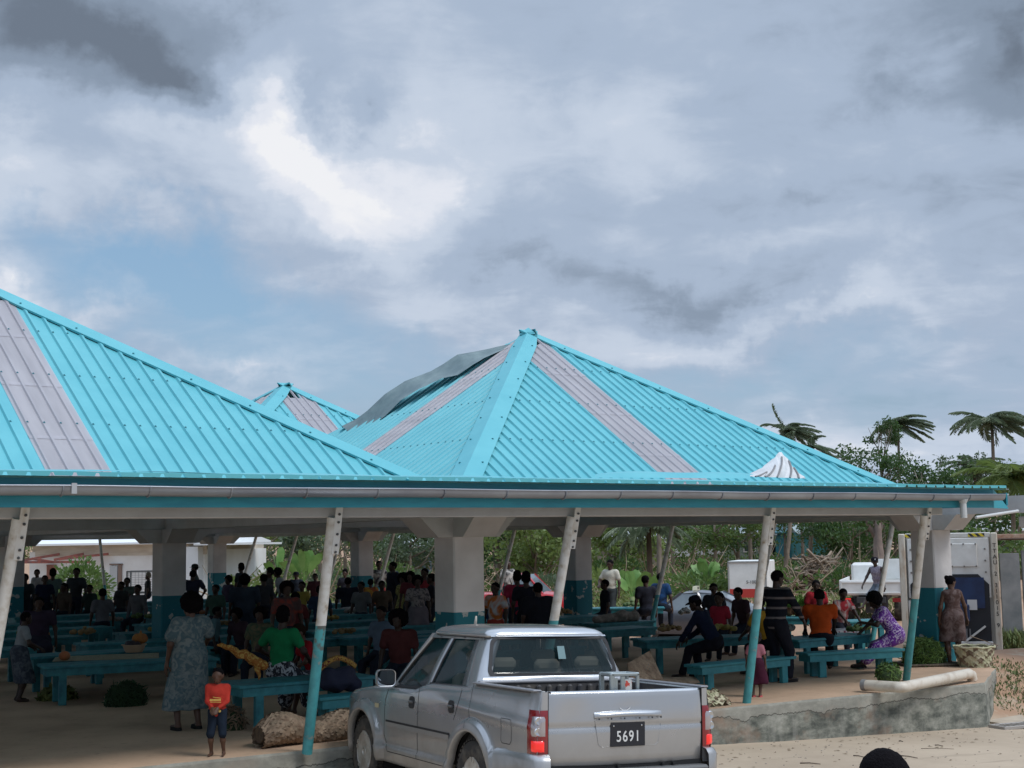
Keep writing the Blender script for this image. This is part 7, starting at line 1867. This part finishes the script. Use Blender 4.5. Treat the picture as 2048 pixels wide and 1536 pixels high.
hut('hut', 'grey roofed hut seen above the white van', 1468, 112, 6.0, 4, (.14, .18, .15), (.40, .45, .46), windows=((.3, .9), (.7, .9)), zb=.2)
hut('hut', 'white gabled shed between the trees left of the grey roofed hut', 1385, 106, 4.0, 4, (.55, .56, .56), (.62, .64, .66), windows=((.5, 1.1),), zb=.9)
hut('hut', 'low roofed house behind the drooping palm', 1258, 96, 4.6, 4, (.22, .20, .16), (.62, .66, .68), windows=((.5, .9),), zb=-.1)
hut('hut', 'blue shed seen left of the big column', 812, 82, 2.6, 3, (.07, .11, .17), (.45, .48, .50), windows=((.4, .6),), zb=.2, h=1.9)
hut('hut', 'house with a bright white roof above the blue shed', 838, 104, 5.0, 4, (.30, .26, .24), (.70, .72, .74), windows=((.3, .8), (.7, .8)), zb=1.2)
hut('hut', 'house with a white roof behind the trees right of the container', 2005, 96, 3.6, 4, (.5, .5, .48), (.66, .68, .70), windows=((.5, .9),), zb=.2)
hut('hut', 'pale house behind the palm at the slim column', 1098, 100, 3.6, 4, (.40, .38, .34), (.60, .62, .64), windows=((.5, .9),), zb=.6)
# the white building
def white_building():
    Z = 70; A = spot(60, 72); B = spot(480, 68); ex = Vector((B.x-A.x, B.y-A.y, 0)); L = ex.length; ex.normalize(); yaw = math.atan2(ex.y, ex.x)
    t = empty('white_building', 'long white building with a lattice window, a door and a rusty red awning frame', 'building', (A.x, A.y, -.6), yaw)
    k = L/420.0          # metres per pixel along the wall
    Mw = mat('white painted wall', (.74, .75, .74), .7, col2=(.62, .61, .58), nscale=.5); Mcream = mat('cream boarding', (.55, .50, .42), .8, col2=(.42, .37, .30), nscale=1.0, stretch=(1, 1, 6))
    m = MB(); m.box((L*.42, 3, 1.35), (L*.84, 6, 2.7)); m.build('wall', Mw, t)
    m = MB(); m.box((L*.44, -.02, 2.78), (L*.82, .04, .62)); m.box((L*.42, 3.0, 2.85), (L*.82, 5.9, .45)); m.build('upper_boarding', Mcream, t)
    m = MB(); m.prism([(-.3, -.6, 3.10), (-.3, 3, 3.75), (-.3, 6.6, 3.10), (-.3, 6.6, 3.02), (-.3, -.6, 3.0)], (0, 0, 0), (L*.86, 0, 0)); m.build('roof', mat('white metal roof', (.80, .82, .83), .4), t)
    m = MB(); m.box((L*.80, -.25, 1.42), (L*.07, .5, 2.84)); m.box((L*.90, 2.0, 2.95), (L*.14, 5.6, .10)); m.build('annexe', mat('grey white wall', (.60, .62, .62), .7), t)
    def X(px): return (px-60)*k
    def Zp(py): return zat(py, 200, 70.5)+.6
    m = MB(); m.box(((X(98)+X(118))/2, -.05, (Zp(1128)+Zp(1162))/2), (X(118)-X(98), .04, Zp(1128)-Zp(1162))); w = m.build('window', mat('dark red lattice window', (.26, .10, .07), .7, col2=(.42, .26, .2), nscale=30), t)
    m = MB()
    x0, x1, z0, z1 = X(98), X(118), Zp(1162), Zp(1128)
    for q in range(-6, 7):
        for s_ in (-1, 1):
            a = (x0+x1)/2+q*.09; m.bar((max(x0, min(x1, a-s_*.4)), -.08, z0), (max(x0, min(x1, a+s_*.4)), -.08, z1), .015, .015)
    m.build('lattice', mat('rusty lattice', (.30, .13, .09), .7), w)
    m = MB(); m.box(((X(228)+X(243))/2, -.06, (Zp(1132)+Zp(1200))/2), (X(243)-X(228), .05, Zp(1132)-Zp(1200))); dr = m.build('door', mat('pale grey door', (.42, .44, .44), .6), t)
    m = MB(); m.box((X(248), -.05, (Zp(1128)+Zp(1200))/2), (.20, .06, Zp(1128)-Zp(1200))); m.box(((X(228)+X(252))/2, -.05, Zp(1129)), (X(252)-X(226), .06, .07)); m.build('door_frame', mat('brown door frame', (.20, .14, .11), .7), dr)
    m = MB(); m.box((X(210), -.07, Zp(1182)), (X(228)-X(190), .03, Zp(1165)-Zp(1200))); m.build('bare_render', mat('bare brown render', (.38, .31, .25), .9), t)
    mr = mat('rusty red steel', (.30, .085, .06), .7, col2=(.16, .07, .06), nscale=4)
    m = MB()
    for a, b in (((50, 1122), (130, 1107)), ((135, 1118), (180, 1107)), ((145, 1117), (230, 1108)), ((50, 1122), (210, 1123)), ((90, 1115), (135, 1123))):
        m.bar((X(a[0]), -.9, Zp(a[1])), (X(b[0]), -.3 if b[1] < 1115 else -.9, Zp(b[1])), .09, .12)
    m.build('awning_frame', mr, t)
white_building()
m = MB(); b = spot(285, 52); o = empty('wire_cage', 'wire mesh cage beside the seated people before the white building', 'cage', (b.x, b.y, b.z), math.atan2(CR.y, CR.x))
for x in (-.55, .55):
    for y in (0, .5): m.bar((x, y, 0), (x, y, 1.55), .05, .05)
for z in (.75, 1.53): m.bar((-.55, 0, z), (.55, 0, z), .05, .05); m.bar((-.55, .5, z), (.55, .5, z), .05, .05)
m.build('frame', mat('grey cage frame', (.10, .10, .10), .6), o)
m = MB()
for k in range(9): m.bar((-.5+.125*k, 0, .78), (-.5+.125*k, 0, 1.5), .012, .012); m.bar((-.55, 0, .80+.085*k), (.55, 0, .80+.085*k), .012, .012)
m.build('mesh', mat('grey wire', (.25, .25, .25), .5), o)
# ------------------------------------------------------------------ refrigerated container
def container():
    A = atd(1797, 1068, 31.4); B = atd(1993, 1068, 30.75); ex = Vector((B.x-A.x, B.y-A.y, 0)); W = ex.length; yaw = math.atan2(ex.y, ex.x)
    z0 = -.42; Hc = A.z-z0
    t = empty('refrigerated_container', 'white refrigerated shipping container with a blue cooling unit in its end', 'container', (A.x, A.y, z0), yaw)
    Mw = mat('chalky white container paint', (.66, .66, .63), .6, col2=(.52, .50, .45), nscale=2.0, detail=7); Mr = mat('rust streaked corner post', (.58, .54, .46), .7, col2=(.34, .20, .10), nscale=5, stretch=(1, 1, .25), ramp=(.5, .72))
    m = MB(); m.box((W/2, 3.1, Hc/2), (W-.02, 5.9, Hc-.04)); 
    for k in range(26): m.box((-.0, .4+.22*k, Hc/2), (.05, .10, Hc-.3))
    m.build('box', Mw, t)
    for x in (.06, W-.06): m = MB(); m.cham((x, .03, Hc/2), (.14, .16, Hc), .02); m.build('corner_post', Mr, t)
    for z in (.06, Hc-.05): m = MB(); m.cham((W/2, .05, z), (W-.26, .14, .11), .015); m.build('end_rail', Mw, t)
    hz = mat('yellow and black hazard stripes', (.62, .48, .03), .5)
    nt = hz.node_tree; wv = nt.nodes.new('ShaderNodeTexWave'); wv.inputs['Scale'].default_value = 4.4; wv.bands_direction = 'DIAGONAL'; nt.links.new(nt.nodes['Texture Coordinate'].outputs['Object'], wv.inputs['Vector']); rr = nt.nodes.new('ShaderNodeValToRGB'); rr.color_ramp.interpolation = 'CONSTANT'; rr.color_ramp.elements[0].color = (.02, .02, .02, 1); rr.color_ramp.elements[1].position = .5; rr.color_ramp.elements[1].color = (.62, .48, .03, 1); nt.links.new(wv.outputs['Fac'], rr.inputs[0]); nt.links.new(rr.outputs[0], nt.nodes['Principled BSDF'].inputs['Base Color'])
    for x in (.30, W-.42): m = MB(); m.box((x, -.025, Hc-.045), (.34, .01, .075)); m.build('hazard_stripe', hz, t)
    Mp = mat('white panel', (.70, .70, .68), .5, col2=(.60, .59, .56), nscale=3)
    m = MB(); m.cham((W/2, .0, Hc*.72), (W-.34, .06, Hc*.48), .012); m.cham((W*.27, .0, Hc*.25), (W*.40, .06, Hc*.42), .01); m.build('upper_panel', Mp, t)
    m = MB(); zz = Hc-.48
    m.cham((W*.66, -.045, zz), (.55, .02, .50), .009); m.build('hatch', Mp, t)
    m = MB()
    for k in range(9):
        for x in (.24, W-.26): m.box((x, -.035, .35+k*(Hc-.7)/8), (.035, .02, .035))
    for x in (-.25, 0, .25):
        for z in (-.24, .24): m.box((W*.66+x, -.06, zz+z), (.03, .02, .03))
    m.build('panel_bolts', mat('dull bolt heads', (.16, .15, .14), .6), t)
    # blue unit in an octagonal opening
    Mb = mat('blue cooling unit', (.008, .022, .075), .5, col2=(.012, .035, .11), nscale=4)
    m = MB(); cx, cz, w2, h2, c = W*.50, Hc*.40, W*.40, Hc*.27, .22
    P = [(cx-w2, cz-h2), (cx+w2, cz-h2), (cx+w2, cz+h2-c), (cx+w2-c, cz+h2), (cx-w2+c, cz+h2), (cx-w2, cz+h2-c)]
    m.prism([(a, -.055, b) for a, b in P], (0, 0, 0), (0, .05, 0)); un = m.build('cooling_unit', mat('dark recess', (.012, .014, .02), .6), t)
    m = MB(); m.box((cx, -.07, cz+h2*.45), (w2*1.75, .03, h2*.9)); m.cham((cx-.1, -.1, cz-.1), (w2*1.2, .08, h2*.5), .02); m.build('unit_cover', Mb, un)
    m = MB(); m.box((cx-w2*.45, -.095, cz+h2*.62), (.15, .01, .12)); m.build('yellow_label', mat('yellow label', (.55, .48, .05), .5), un)
    m = MB(); m.box((cx+w2*.55, -.095, cz+h2*.1), (.2, .01, .22)); m.build('paper_notice', mat('white notice', (.6, .6, .6), .6), un)
    m = MB(); m.box((W-.50, -.05, Hc-.98), (.10, .008, .13)); m.build('faded_sticker', mat('faded pink sticker', (.42, .28, .28), .7), t)
    m = MB(); m.bar((cx+w2-.12, -.11, cz-h2+.35), (cx+w2-.55, -.11, cz-h2+.02), .07, .04); m.bar((cx-w2+.12, -.11, cz-h2+.35), (cx-w2+.55, -.11, cz-h2+.02), .07, .04); m.cham((cx, -.09, cz-h2-.02), (w2*2.05, .08, .08), .01); m.build('brace', Mp, un)
    m = MB(); 
    for k in range(5): m.box((cx+.1+.07*k, -.085, cz-h2+.18), (.03, .03, .22))
    m.build('grille_bars', mat('grey bars', (.16, .16, .17), .5), un)
    Mt = mat('black stencil lettering', (.03, .03, .03), .6)
    for k, ch in enumerate('TTAU 2 311015 9'):
        if ch != ' ': text_mesh(ch, .125, 'stencil_letter', Mt, t, Vector((W-.06, -.056, Hc-.28-.122*k)), (R_(90), 0, 0), ext=.001)
container()
# right hand edge: concrete screen, rusty beam, next roof
b = atd(2040, 1170, 33.0); ex = Vector((CR.x, CR.y, 0)).normalized(); yaw = math.atan2(ex.y, ex.x)
t = empty('storage_shed', 'lean-to shed of grey sheets under a rusty beam right of the container', 'shed', (b.x, b.y, -.45), yaw)
m = MB(); m.cham((-.22, 0, 1.12), (.46, .06, 2.25), .01); m.cham((.38, .05, 1.15), (.6, .06, 2.3), .01); m.cham((1.3, .02, 1.15), (1.1, .06, 2.3), .01); m.build('sheet_wall', mat('grey weathered sheet', (.115, .125, .13), .7, col2=(.22, .22, .22), nscale=1.6, detail=6), t)
m = MB(); m.cham((.7, -.1, zat(1072, 2030, 33)+.45), (2.9, .12, .10), .01); m.build('rusty_beam', mat('rusty steel beam', (.22, .10, .06), .8, col2=(.34, .26, .2), nscale=6), t)
m = MB(); m.box((.9, .9, zat(1076, 2030, 33)+.42), (2.6, 1.9, .04)); m.build('roof_sheet', mat('brown shed roof', (.12, .08, .06), .8), t)
b = atd(2048, 1008, 27.0)
t = empty('neighbouring_roof', 'brown eave and concrete bracket of the next building at the right edge', 'building', (b.x, b.y, 0), yaw-.33)
m = MB(); m.prism([(-.28, 0, b.z+.13), (2.5, 0, b.z+.45), (2.5, 0, b.z-.28), (-.28, 0, b.z+.02)], (0, 0, 0), (0, 3.5, 0)); m.build('roof_slab', mat('weathered brown roof edge', (.13, .10, .085), .8, col2=(.24, .2, .17), nscale=3), t)
m = MB(); m.cham((.35, .5, b.z-.34), (.9, .4, .22), .02); m.build('bracket', mat('stained concrete bracket', (.36, .34, .31), .8), t)
m = MB(); m.cham((1.2, .5, b.z/2-.4), (.35, .35, b.z+.8), .02); m.build('post', M_beam, t)
m = MB(); m.tube([atd(1952, 1035, 20.5), atd(2036, 1022, 20.9)], [.022, .022], 8); tag(m.build('white_pipe', mat('white plastic tube', (.5, .5, .49), .6)), 'thin white tube reaching from the next roof towards the eave end', 'pipe')
# ------------------------------------------------------------------ vehicles beyond the hall
def loft_car(name, label, cat, loc, yaw, prof, halfw_, paint, glass_from, wheels, wr=.31, belt=.88, roofw=.56):
    """prof: list of (x, ztop) along the length, glass_from: (x windscreen base, roof front, roof rear, rear glass base)"""
    t = empty(name, label, cat, loc, yaw); m = MB(); rows = []
    for x, zt in prof:
        e = min(abs(x-prof[0][0]), abs(x-prof[-1][0])); w = halfw_*(1-.18*math.exp(-(e/.25)**2))
        zb = .26; rows.append([(x, -w*.95, zb), (x, -w, (zb+zt)/2-.05), (x, -w*.99, zt-.12), (x, -w*.93, zt-.03), (x, -w*.6, zt+.015), (x, 0, zt+.03), (x, w*.6, zt+.015), (x, w*.93, zt-.03), (x, w*.99, zt-.12), (x, w, (zb+zt)/2-.05), (x, w*.95, zb)])
    m.sheet(rows); m.add(rows[0], [tuple(range(11))]); m.add(rows[-1], [tuple(range(11))]); body_ = m.build('body', paint, t, smooth=True, angle=35)
    a, b_, c, d = glass_from; zr = prof_roof = wheels[2]
    def zt_(x):
        for (p, q), (r_, s_) in zip(prof, prof[1:]):
            if p <= x <= r_: return q+(s_-q)*(x-p)/(r_-p)
        return prof[-1][1]
    bw = halfw_*.90; sec = [(a, zt_(a)), (b_, zr), (c, zr+.01), (d, zt_(d))]
    m = MB(); m.sheet([[(b_-.06, y*roofw/.56, zr-.02+.05*(1-(y/.6)**2)) for y in (-.58, -.5, -.25, 0, .25, .5, .58)], [((b_+c)/2, y*roofw/.56, zr+.01+.05*(1-(y/.6)**2)) for y in (-.58, -.5, -.25, 0, .25, .5, .58)], [(c+.06, y*roofw/.56, zr-.03+.05*(1-(y/.6)**2)) for y in (-.58, -.5, -.25, 0, .25, .5, .58)]]); m.build('roof', paint, t, smooth=True, fix=False)
    for sd in (-1, 1):
        for (x0, z0, x1, z1, w_) in ((a, zt_(a), b_, zr, .07), ((a+d)/2, zt_((a+d)/2), (b_+c)/2, zr, .07), (d, zt_(d), c, zr, .09)): m = MB(); m.bar((x0, sd*bw, z0-.04), (x1, sd*roofw, z1), w_, .05); m.build('pillar', paint, t)
    G = M_glass2
    m = MB(); m.add([(a, -bw, zt_(a)), (a, bw, zt_(a)), (b_, roofw, zr), (b_, -roofw, zr)], [(0, 1, 2, 3)]); m.build('windscreen', G, t, fix=False)
    m = MB(); m.add([(d, -bw, zt_(d)), (d, bw, zt_(d)), (c, roofw, zr), (c, -roofw, zr)], [(0, 1, 2, 3)]); m.build('rear_glass', G, t, fix=False)
    for sd in (-1, 1): m = MB(); m.add([(a, sd*bw, zt_(a)-.02), (b_, sd*roofw, zr-.02), (c, sd*roofw, zr-.02), (d, sd*bw, zt_(d)-.02)], [(0, 1, 2, 3)]); m.build('side_glass', G, t, fix=False)
    for x in wheels[:2]:
        for sd in (-1, 1):
            m = MB(); m.lathe([(.12, -.10), (wr, -.10), (wr+.01, 0), (wr, .10), (.12, .10), (0, .09)], (x, sd*(halfw_-.08), wr), 20, Matrix.Rotation(R_(90), 3, 'X')); wl = m.build('wheel', M_rubber, t, smooth=True)
            m = MB(); m.lathe([(.19, 0), (.17, .02), (0, .03)], (x, sd*(halfw_+.015), wr), 16, Matrix.Rotation(R_(-90*sd), 3, 'X')); m.build('rim', M_alloy, wl)
    return t
M_glass2 = mat('pale reflecting glass', (.10, .13, .15), .05, spec=.8, col2=(.16, .2, .22), nscale=1)
b = spot(1398, 41.5); yawT = math.atan2(-CR.y, -CR.x)-.35
taxi = loft_car('taxi', 'grey taxi with a roof sign parked beyond the right side of the hall', 'taxi', (b.x, b.y, zat(1178, 1400, 41.5)-1.50), yawT, [(-2.25, .62), (-2.15, .92), (-1.5, .97), (-1.1, .98), (1.0, .96), (1.2, .94), (2.0, .80), (2.25, .62)], .86, mat('dark grey car paint', (.085, .09, .105), .3, metal=.3, coat=.5), (1.15, .45, -.55, -1.55), (-1.35, 1.40, 1.42))
m = MB(); m.prism([(-.05+.1*0, -.22, 0), (-.05, .22, 0), (-.05, .18, .12), (-.05, -.18, .12)], (0, 0, 0), (.12, 0, 0)); sg = m.build('roof_sign', mat('cream roof sign', (.62, .58, .42), .5), taxi); sg.location = (.12, 0, 1.47)
text_mesh('TAXI', .115, 'sign_letters', mat('black letters', (.02, .02, .02), .5), sg, Vector((-.052, 0, .06)), (R_(90), 0, R_(-90)))
text_mesh('TAXI', .115, 'sign_letters', mat('black letters', (.02, .02, .02), .5), sg, Vector((.072, 0, .06)), (R_(90), 0, R_(90)))
m = MB(); m.box((-2.24, .6, .75), (.04, .3, .12)); m.build('tail_lamp', M_red, taxi); m = MB(); m.box((-2.24, -.6, .75), (.04, .3, .12)); m.build('tail_lamp', M_red, taxi)
b = spot(1030, 50); yawP = math.atan2(CR.y, CR.x)-.25
redp = loft_car('red_pickup', 'red pickup parked beyond the hall behind the woman in crimson', 'pickup', (b.x, b.y, zat(1147, 990, 50)-1.72), yawP, [(-2.5, .9), (-2.4, 1.05), (-.4, 1.06), (-.3, 1.12), (1.0, 1.08), (1.25, 1.05), (2.0, .98), (2.35, .80), (2.42, .6)], .86, mat('bright red car paint', (.50, .012, .018), .3, coat=.6), (1.15, .55, -.25, -.38), (-1.6, 1.55, 1.68), wr=.36)
for sd in (-1, 1): m = MB(); m.ell((2.38, sd*.62, .82), (.06, .16, .10), 12, 8); m.build('headlight', M_clear, redp, smooth=True)
m = MB(); m.cham((2.40, 0, .62), (.10, 1.6, .16), .02); m.build('bumper', M_trim, redp)
# white van with an open rear door panel
b = spot(1492, 56); zb = -.55
van = empty('box_van', 'white box van body with a red lower band beyond the third pole', 'van', (b.x, b.y, zb), yaw-.3)
hv = zat(1122, 1480, 56)-zb
m = MB(); m.cham((0, 1.4, .45+(hv-.45)/2), (1.5, 2.8, hv-.45), .03); m.build('box', mat('white van panel', (.76, .76, .73), .5, col2=(.66, .66, .63), nscale=2), van)
m = MB(); m.box((0, -.015, .62), (1.46, .03, .34)); m.box((-.765, 1.4, .62), (.03, 2.76, .34)); m.build('red_band', mat('red band', (.45, .04, .03), .5), van)
m = MB(); m.cham((0, -.01, hv-.04), (1.52, .06, .07), .01); m.cham((-.73, -.01, .45+(hv-.45)/2), (.06, .06, hv-.45), .01); m.cham((.73, -.01, .45+(hv-.45)/2), (.06, .06, hv-.45), .01); m.build('door_frame', mat('grey door frame', (.30, .30, .29), .6), van)
text_mesh('5-100', .17, 'side_marking', mat('dark marking', (.04, .04, .04), .6), van, Vector((.15, -.035, 1.05)), (R_(90), 0, 0))
for x in (-.55, .55): m = MB(); m.lathe([(.1, -.1), (.34, -.1), (.35, 0), (.34, .1), (.1, .1), (0, .1)], (x, .9, .32), 18, Matrix.Rotation(R_(90), 3, 'Y')); m.build('wheel', M_rubber, van)
# flatbed truck
b = spot(1738, 46); zb = -.55
ft_ = empty('flatbed_truck', 'white dropside truck parked behind the man in the tank top', 'truck', (b.x, b.y, zb), yaw-.30)
z1 = zat(1160, 1720, 46)-zb; z0 = zat(1190, 1720, 46)-zb; Mfw = mat('white truck paint', (.72, .72, .70), .45, col2=(.6, .6, .57), nscale=2)
m = MB(); m.cham((0, 0, (z0+z1)/2), (2.0, .06, z1-z0), .015); m.cham((0, 2.2, z0+.03), (2.0, 4.2, .08), .01); m.cham((-.98, 2.2, (z0+z1)/2), (.05, 4.2, z1-z0), .01); m.cham((.98, 2.2, (z0+z1)/2), (.05, 4.2, z1-z0), .01); m.build('dropside_bed', Mfw, ft_)
m = MB(); 
for z in (z0+.07, z1-.07): m.cham((0, -.045, z), (1.9, .03, .05), .008)
for x in (-.93, .93): m.cham((x, -.045, (z0+z1)/2), (.05, .03, z1-z0-.1), .008)
m.build('tailboard_frame', Mfw, ft_)
m = MB(); m.cham((0, 4.9, z0+.35), (1.8, 1.2, 1.2), .08); m.cham((.5, 4.25, z1+.25), (.9, .06, .7), .01); m.build('cab', Mfw, ft_)
m = MB(); m.box((0, 2, z0-.15), (.9, 4.6, .18)); m.box((.15, .2, z0-.32), (.7, .35, .5)); m.build('chassis', mat('dark chassis', (.03, .03, .032), .7), ft_)
for x in (-.78, .78):
    m = MB(); m.box((x, -.03, z0-.16), (.26, .05, .13)); m.build('tail_lamp', M_redlit if x < 0 else M_red, ft_)
    for y in (1.2, 4.6): m = MB(); m.lathe([(.1, -.12), (.38, -.12), (.39, 0), (.38, .12), (.1, .12), (0, .12)], (x, y, .38), 20, Matrix.Rotation(R_(90), 3, 'Y')); m.build('wheel', M_rubber, ft_)
# ------------------------------------------------------------------ bits on the forecourt
c = onz(2025, 1441, gheight(20.3, 14.4)); g = empty('drain_grate', 'grey metal drain grate set in a concrete kerb at the right edge', 'grate', (c.x, c.y, gheight(c.x, c.y)+.03), math.atan2(-.22, 1))
m = MB(); 
for x in (-.30, .36): m.cham((x, 0, 0), (.05, .34, .05), .006)
for y in (-.16, .16): m.cham((.03, y, 0), (.7, .04, .05), .006)
for k in range(6): m.cham((-.2+.1*k, 0, .0), (.025, .30, .04), .004)
m.build('bars', mat('pale worn metal bars', (.34, .31, .28), .6), g)
m = MB(); m.box((.03, 0, -.045), (.62, .3, .02)); m.build('pit', M_gap, g)
m = MB(); pts = [onz(x, y, gheight(20, 14)+.02) for x, y in ((1975, 1447), (2060, 1462), (2060, 1452), (2040, 1430), (1980, 1436))]
z_ = gheight(20, 14.2)
m.prism([(p.x, p.y, z_-.05) for p in pts], (0, 0, 0), (0, 0, .065)); tag(m.build('concrete_kerb', mat('pale kerb concrete', (.50, .41, .31), .85, col2=(.40, .33, .25), nscale=5)), 'low pale concrete kerb around the drain at the slab corner', 'kerb')
stk = [((1600, 1526), (1641, 1528), .008, 'straight twig lying on the dirt left of the foreground head'), ((1707, 1511), (1728, 1514), .007, 'short twig just left of the foreground head'), ((1800, 1511), (1835, 1516), .007, 'bent twig just right of the foreground head'), ((1870, 1490), (1886, 1492), .007, 'small dark stick above right of the foreground head'), ((1920, 1453), (1938, 1454), .012, 'dark leaf scrap near the slab wall at the right'), ((1842, 1497), (1908, 1498), .004, 'long thin straw on the dirt right of the foreground head'), ((1798, 1482), (1806, 1483), .008, 'brown leaf scrap above the foreground head')]
for a, b_, r_, lab in stk:
    def gp(x, y):
        p = onz(x, y, -.55)
        for _ in range(4): p = onz(x, y, gheight(p.x, p.y)+r_)
        return p
    p, q = gp(*a), gp(*b_); m = MB(); m.tube([p, p.lerp(q, .5)+Vector((0, .01, .006)), q], [r_, r_*.9, r_*.6], 6); tag(m.build('twig', mat('dark twig', (.09, .065, .045), .9)), lab, 'twig')
rnd = random.Random(31); m = MB()
for k in range(700):
    x = rnd.uniform(9, 24); y = rnd.uniform(7.5, 14.6)
    if x > 21: y = rnd.uniform(8, 16.5)
    z = gheight(x, y); s_ = rnd.uniform(.004, .016)*(1.3 if x > 21 else 1); m.ell((x, y, z+s_*.2), (s_, s_*rnd.uniform(.6, 1), s_*.5), 6, 4, jit=.2)
mm_ = MB()
for k in range(260):
    x = rnd.uniform(9, 20.5); y = 13.9-(x-8)*.03-abs(rnd.gauss(0, 1.3)); z = gheight(x, y)+.006; a = rnd.uniform(0, 6.28); L = rnd.uniform(.01, .05); w_ = L*rnd.uniform(.15, .5); d = Vector((math.cos(a), math.sin(a), 0)); s_ = Vector((-d.y, d.x, 0)); p = Vector((x, y, z)); mm_.add([p-d*L, p-s_*w_+Vector((0, 0, .006)), p+d*L, p+s_*w_], [(0, 1, 2, 3)])
tag(mm_.build('leaf_litter', mat('brown leaf scraps', (.15, .10, .06), .9, col2=(.26, .2, .13), nscale=8), fix=False), 'brown leaf scraps and chips strewn along the foot of the slab', 'litter', kind='stuff')
tag(m.build('gravel', mat('small stones', (.36, .31, .25), .9, col2=(.2, .17, .14), nscale=9), fix=False), 'small stones scattered over the dirt forecourt', 'gravel', kind='stuff')
# rope/pipe on the far left poles and wires
m = MB(); 
crowd('person in orange and white clothes standing beside the red pickup', 990, 1164, 150, h=1.5, top=('tee', (.45, .10, .02), 'blotch', (.5, .5, .5), 4), bottom=('trousers', (.30, .04, .03)))
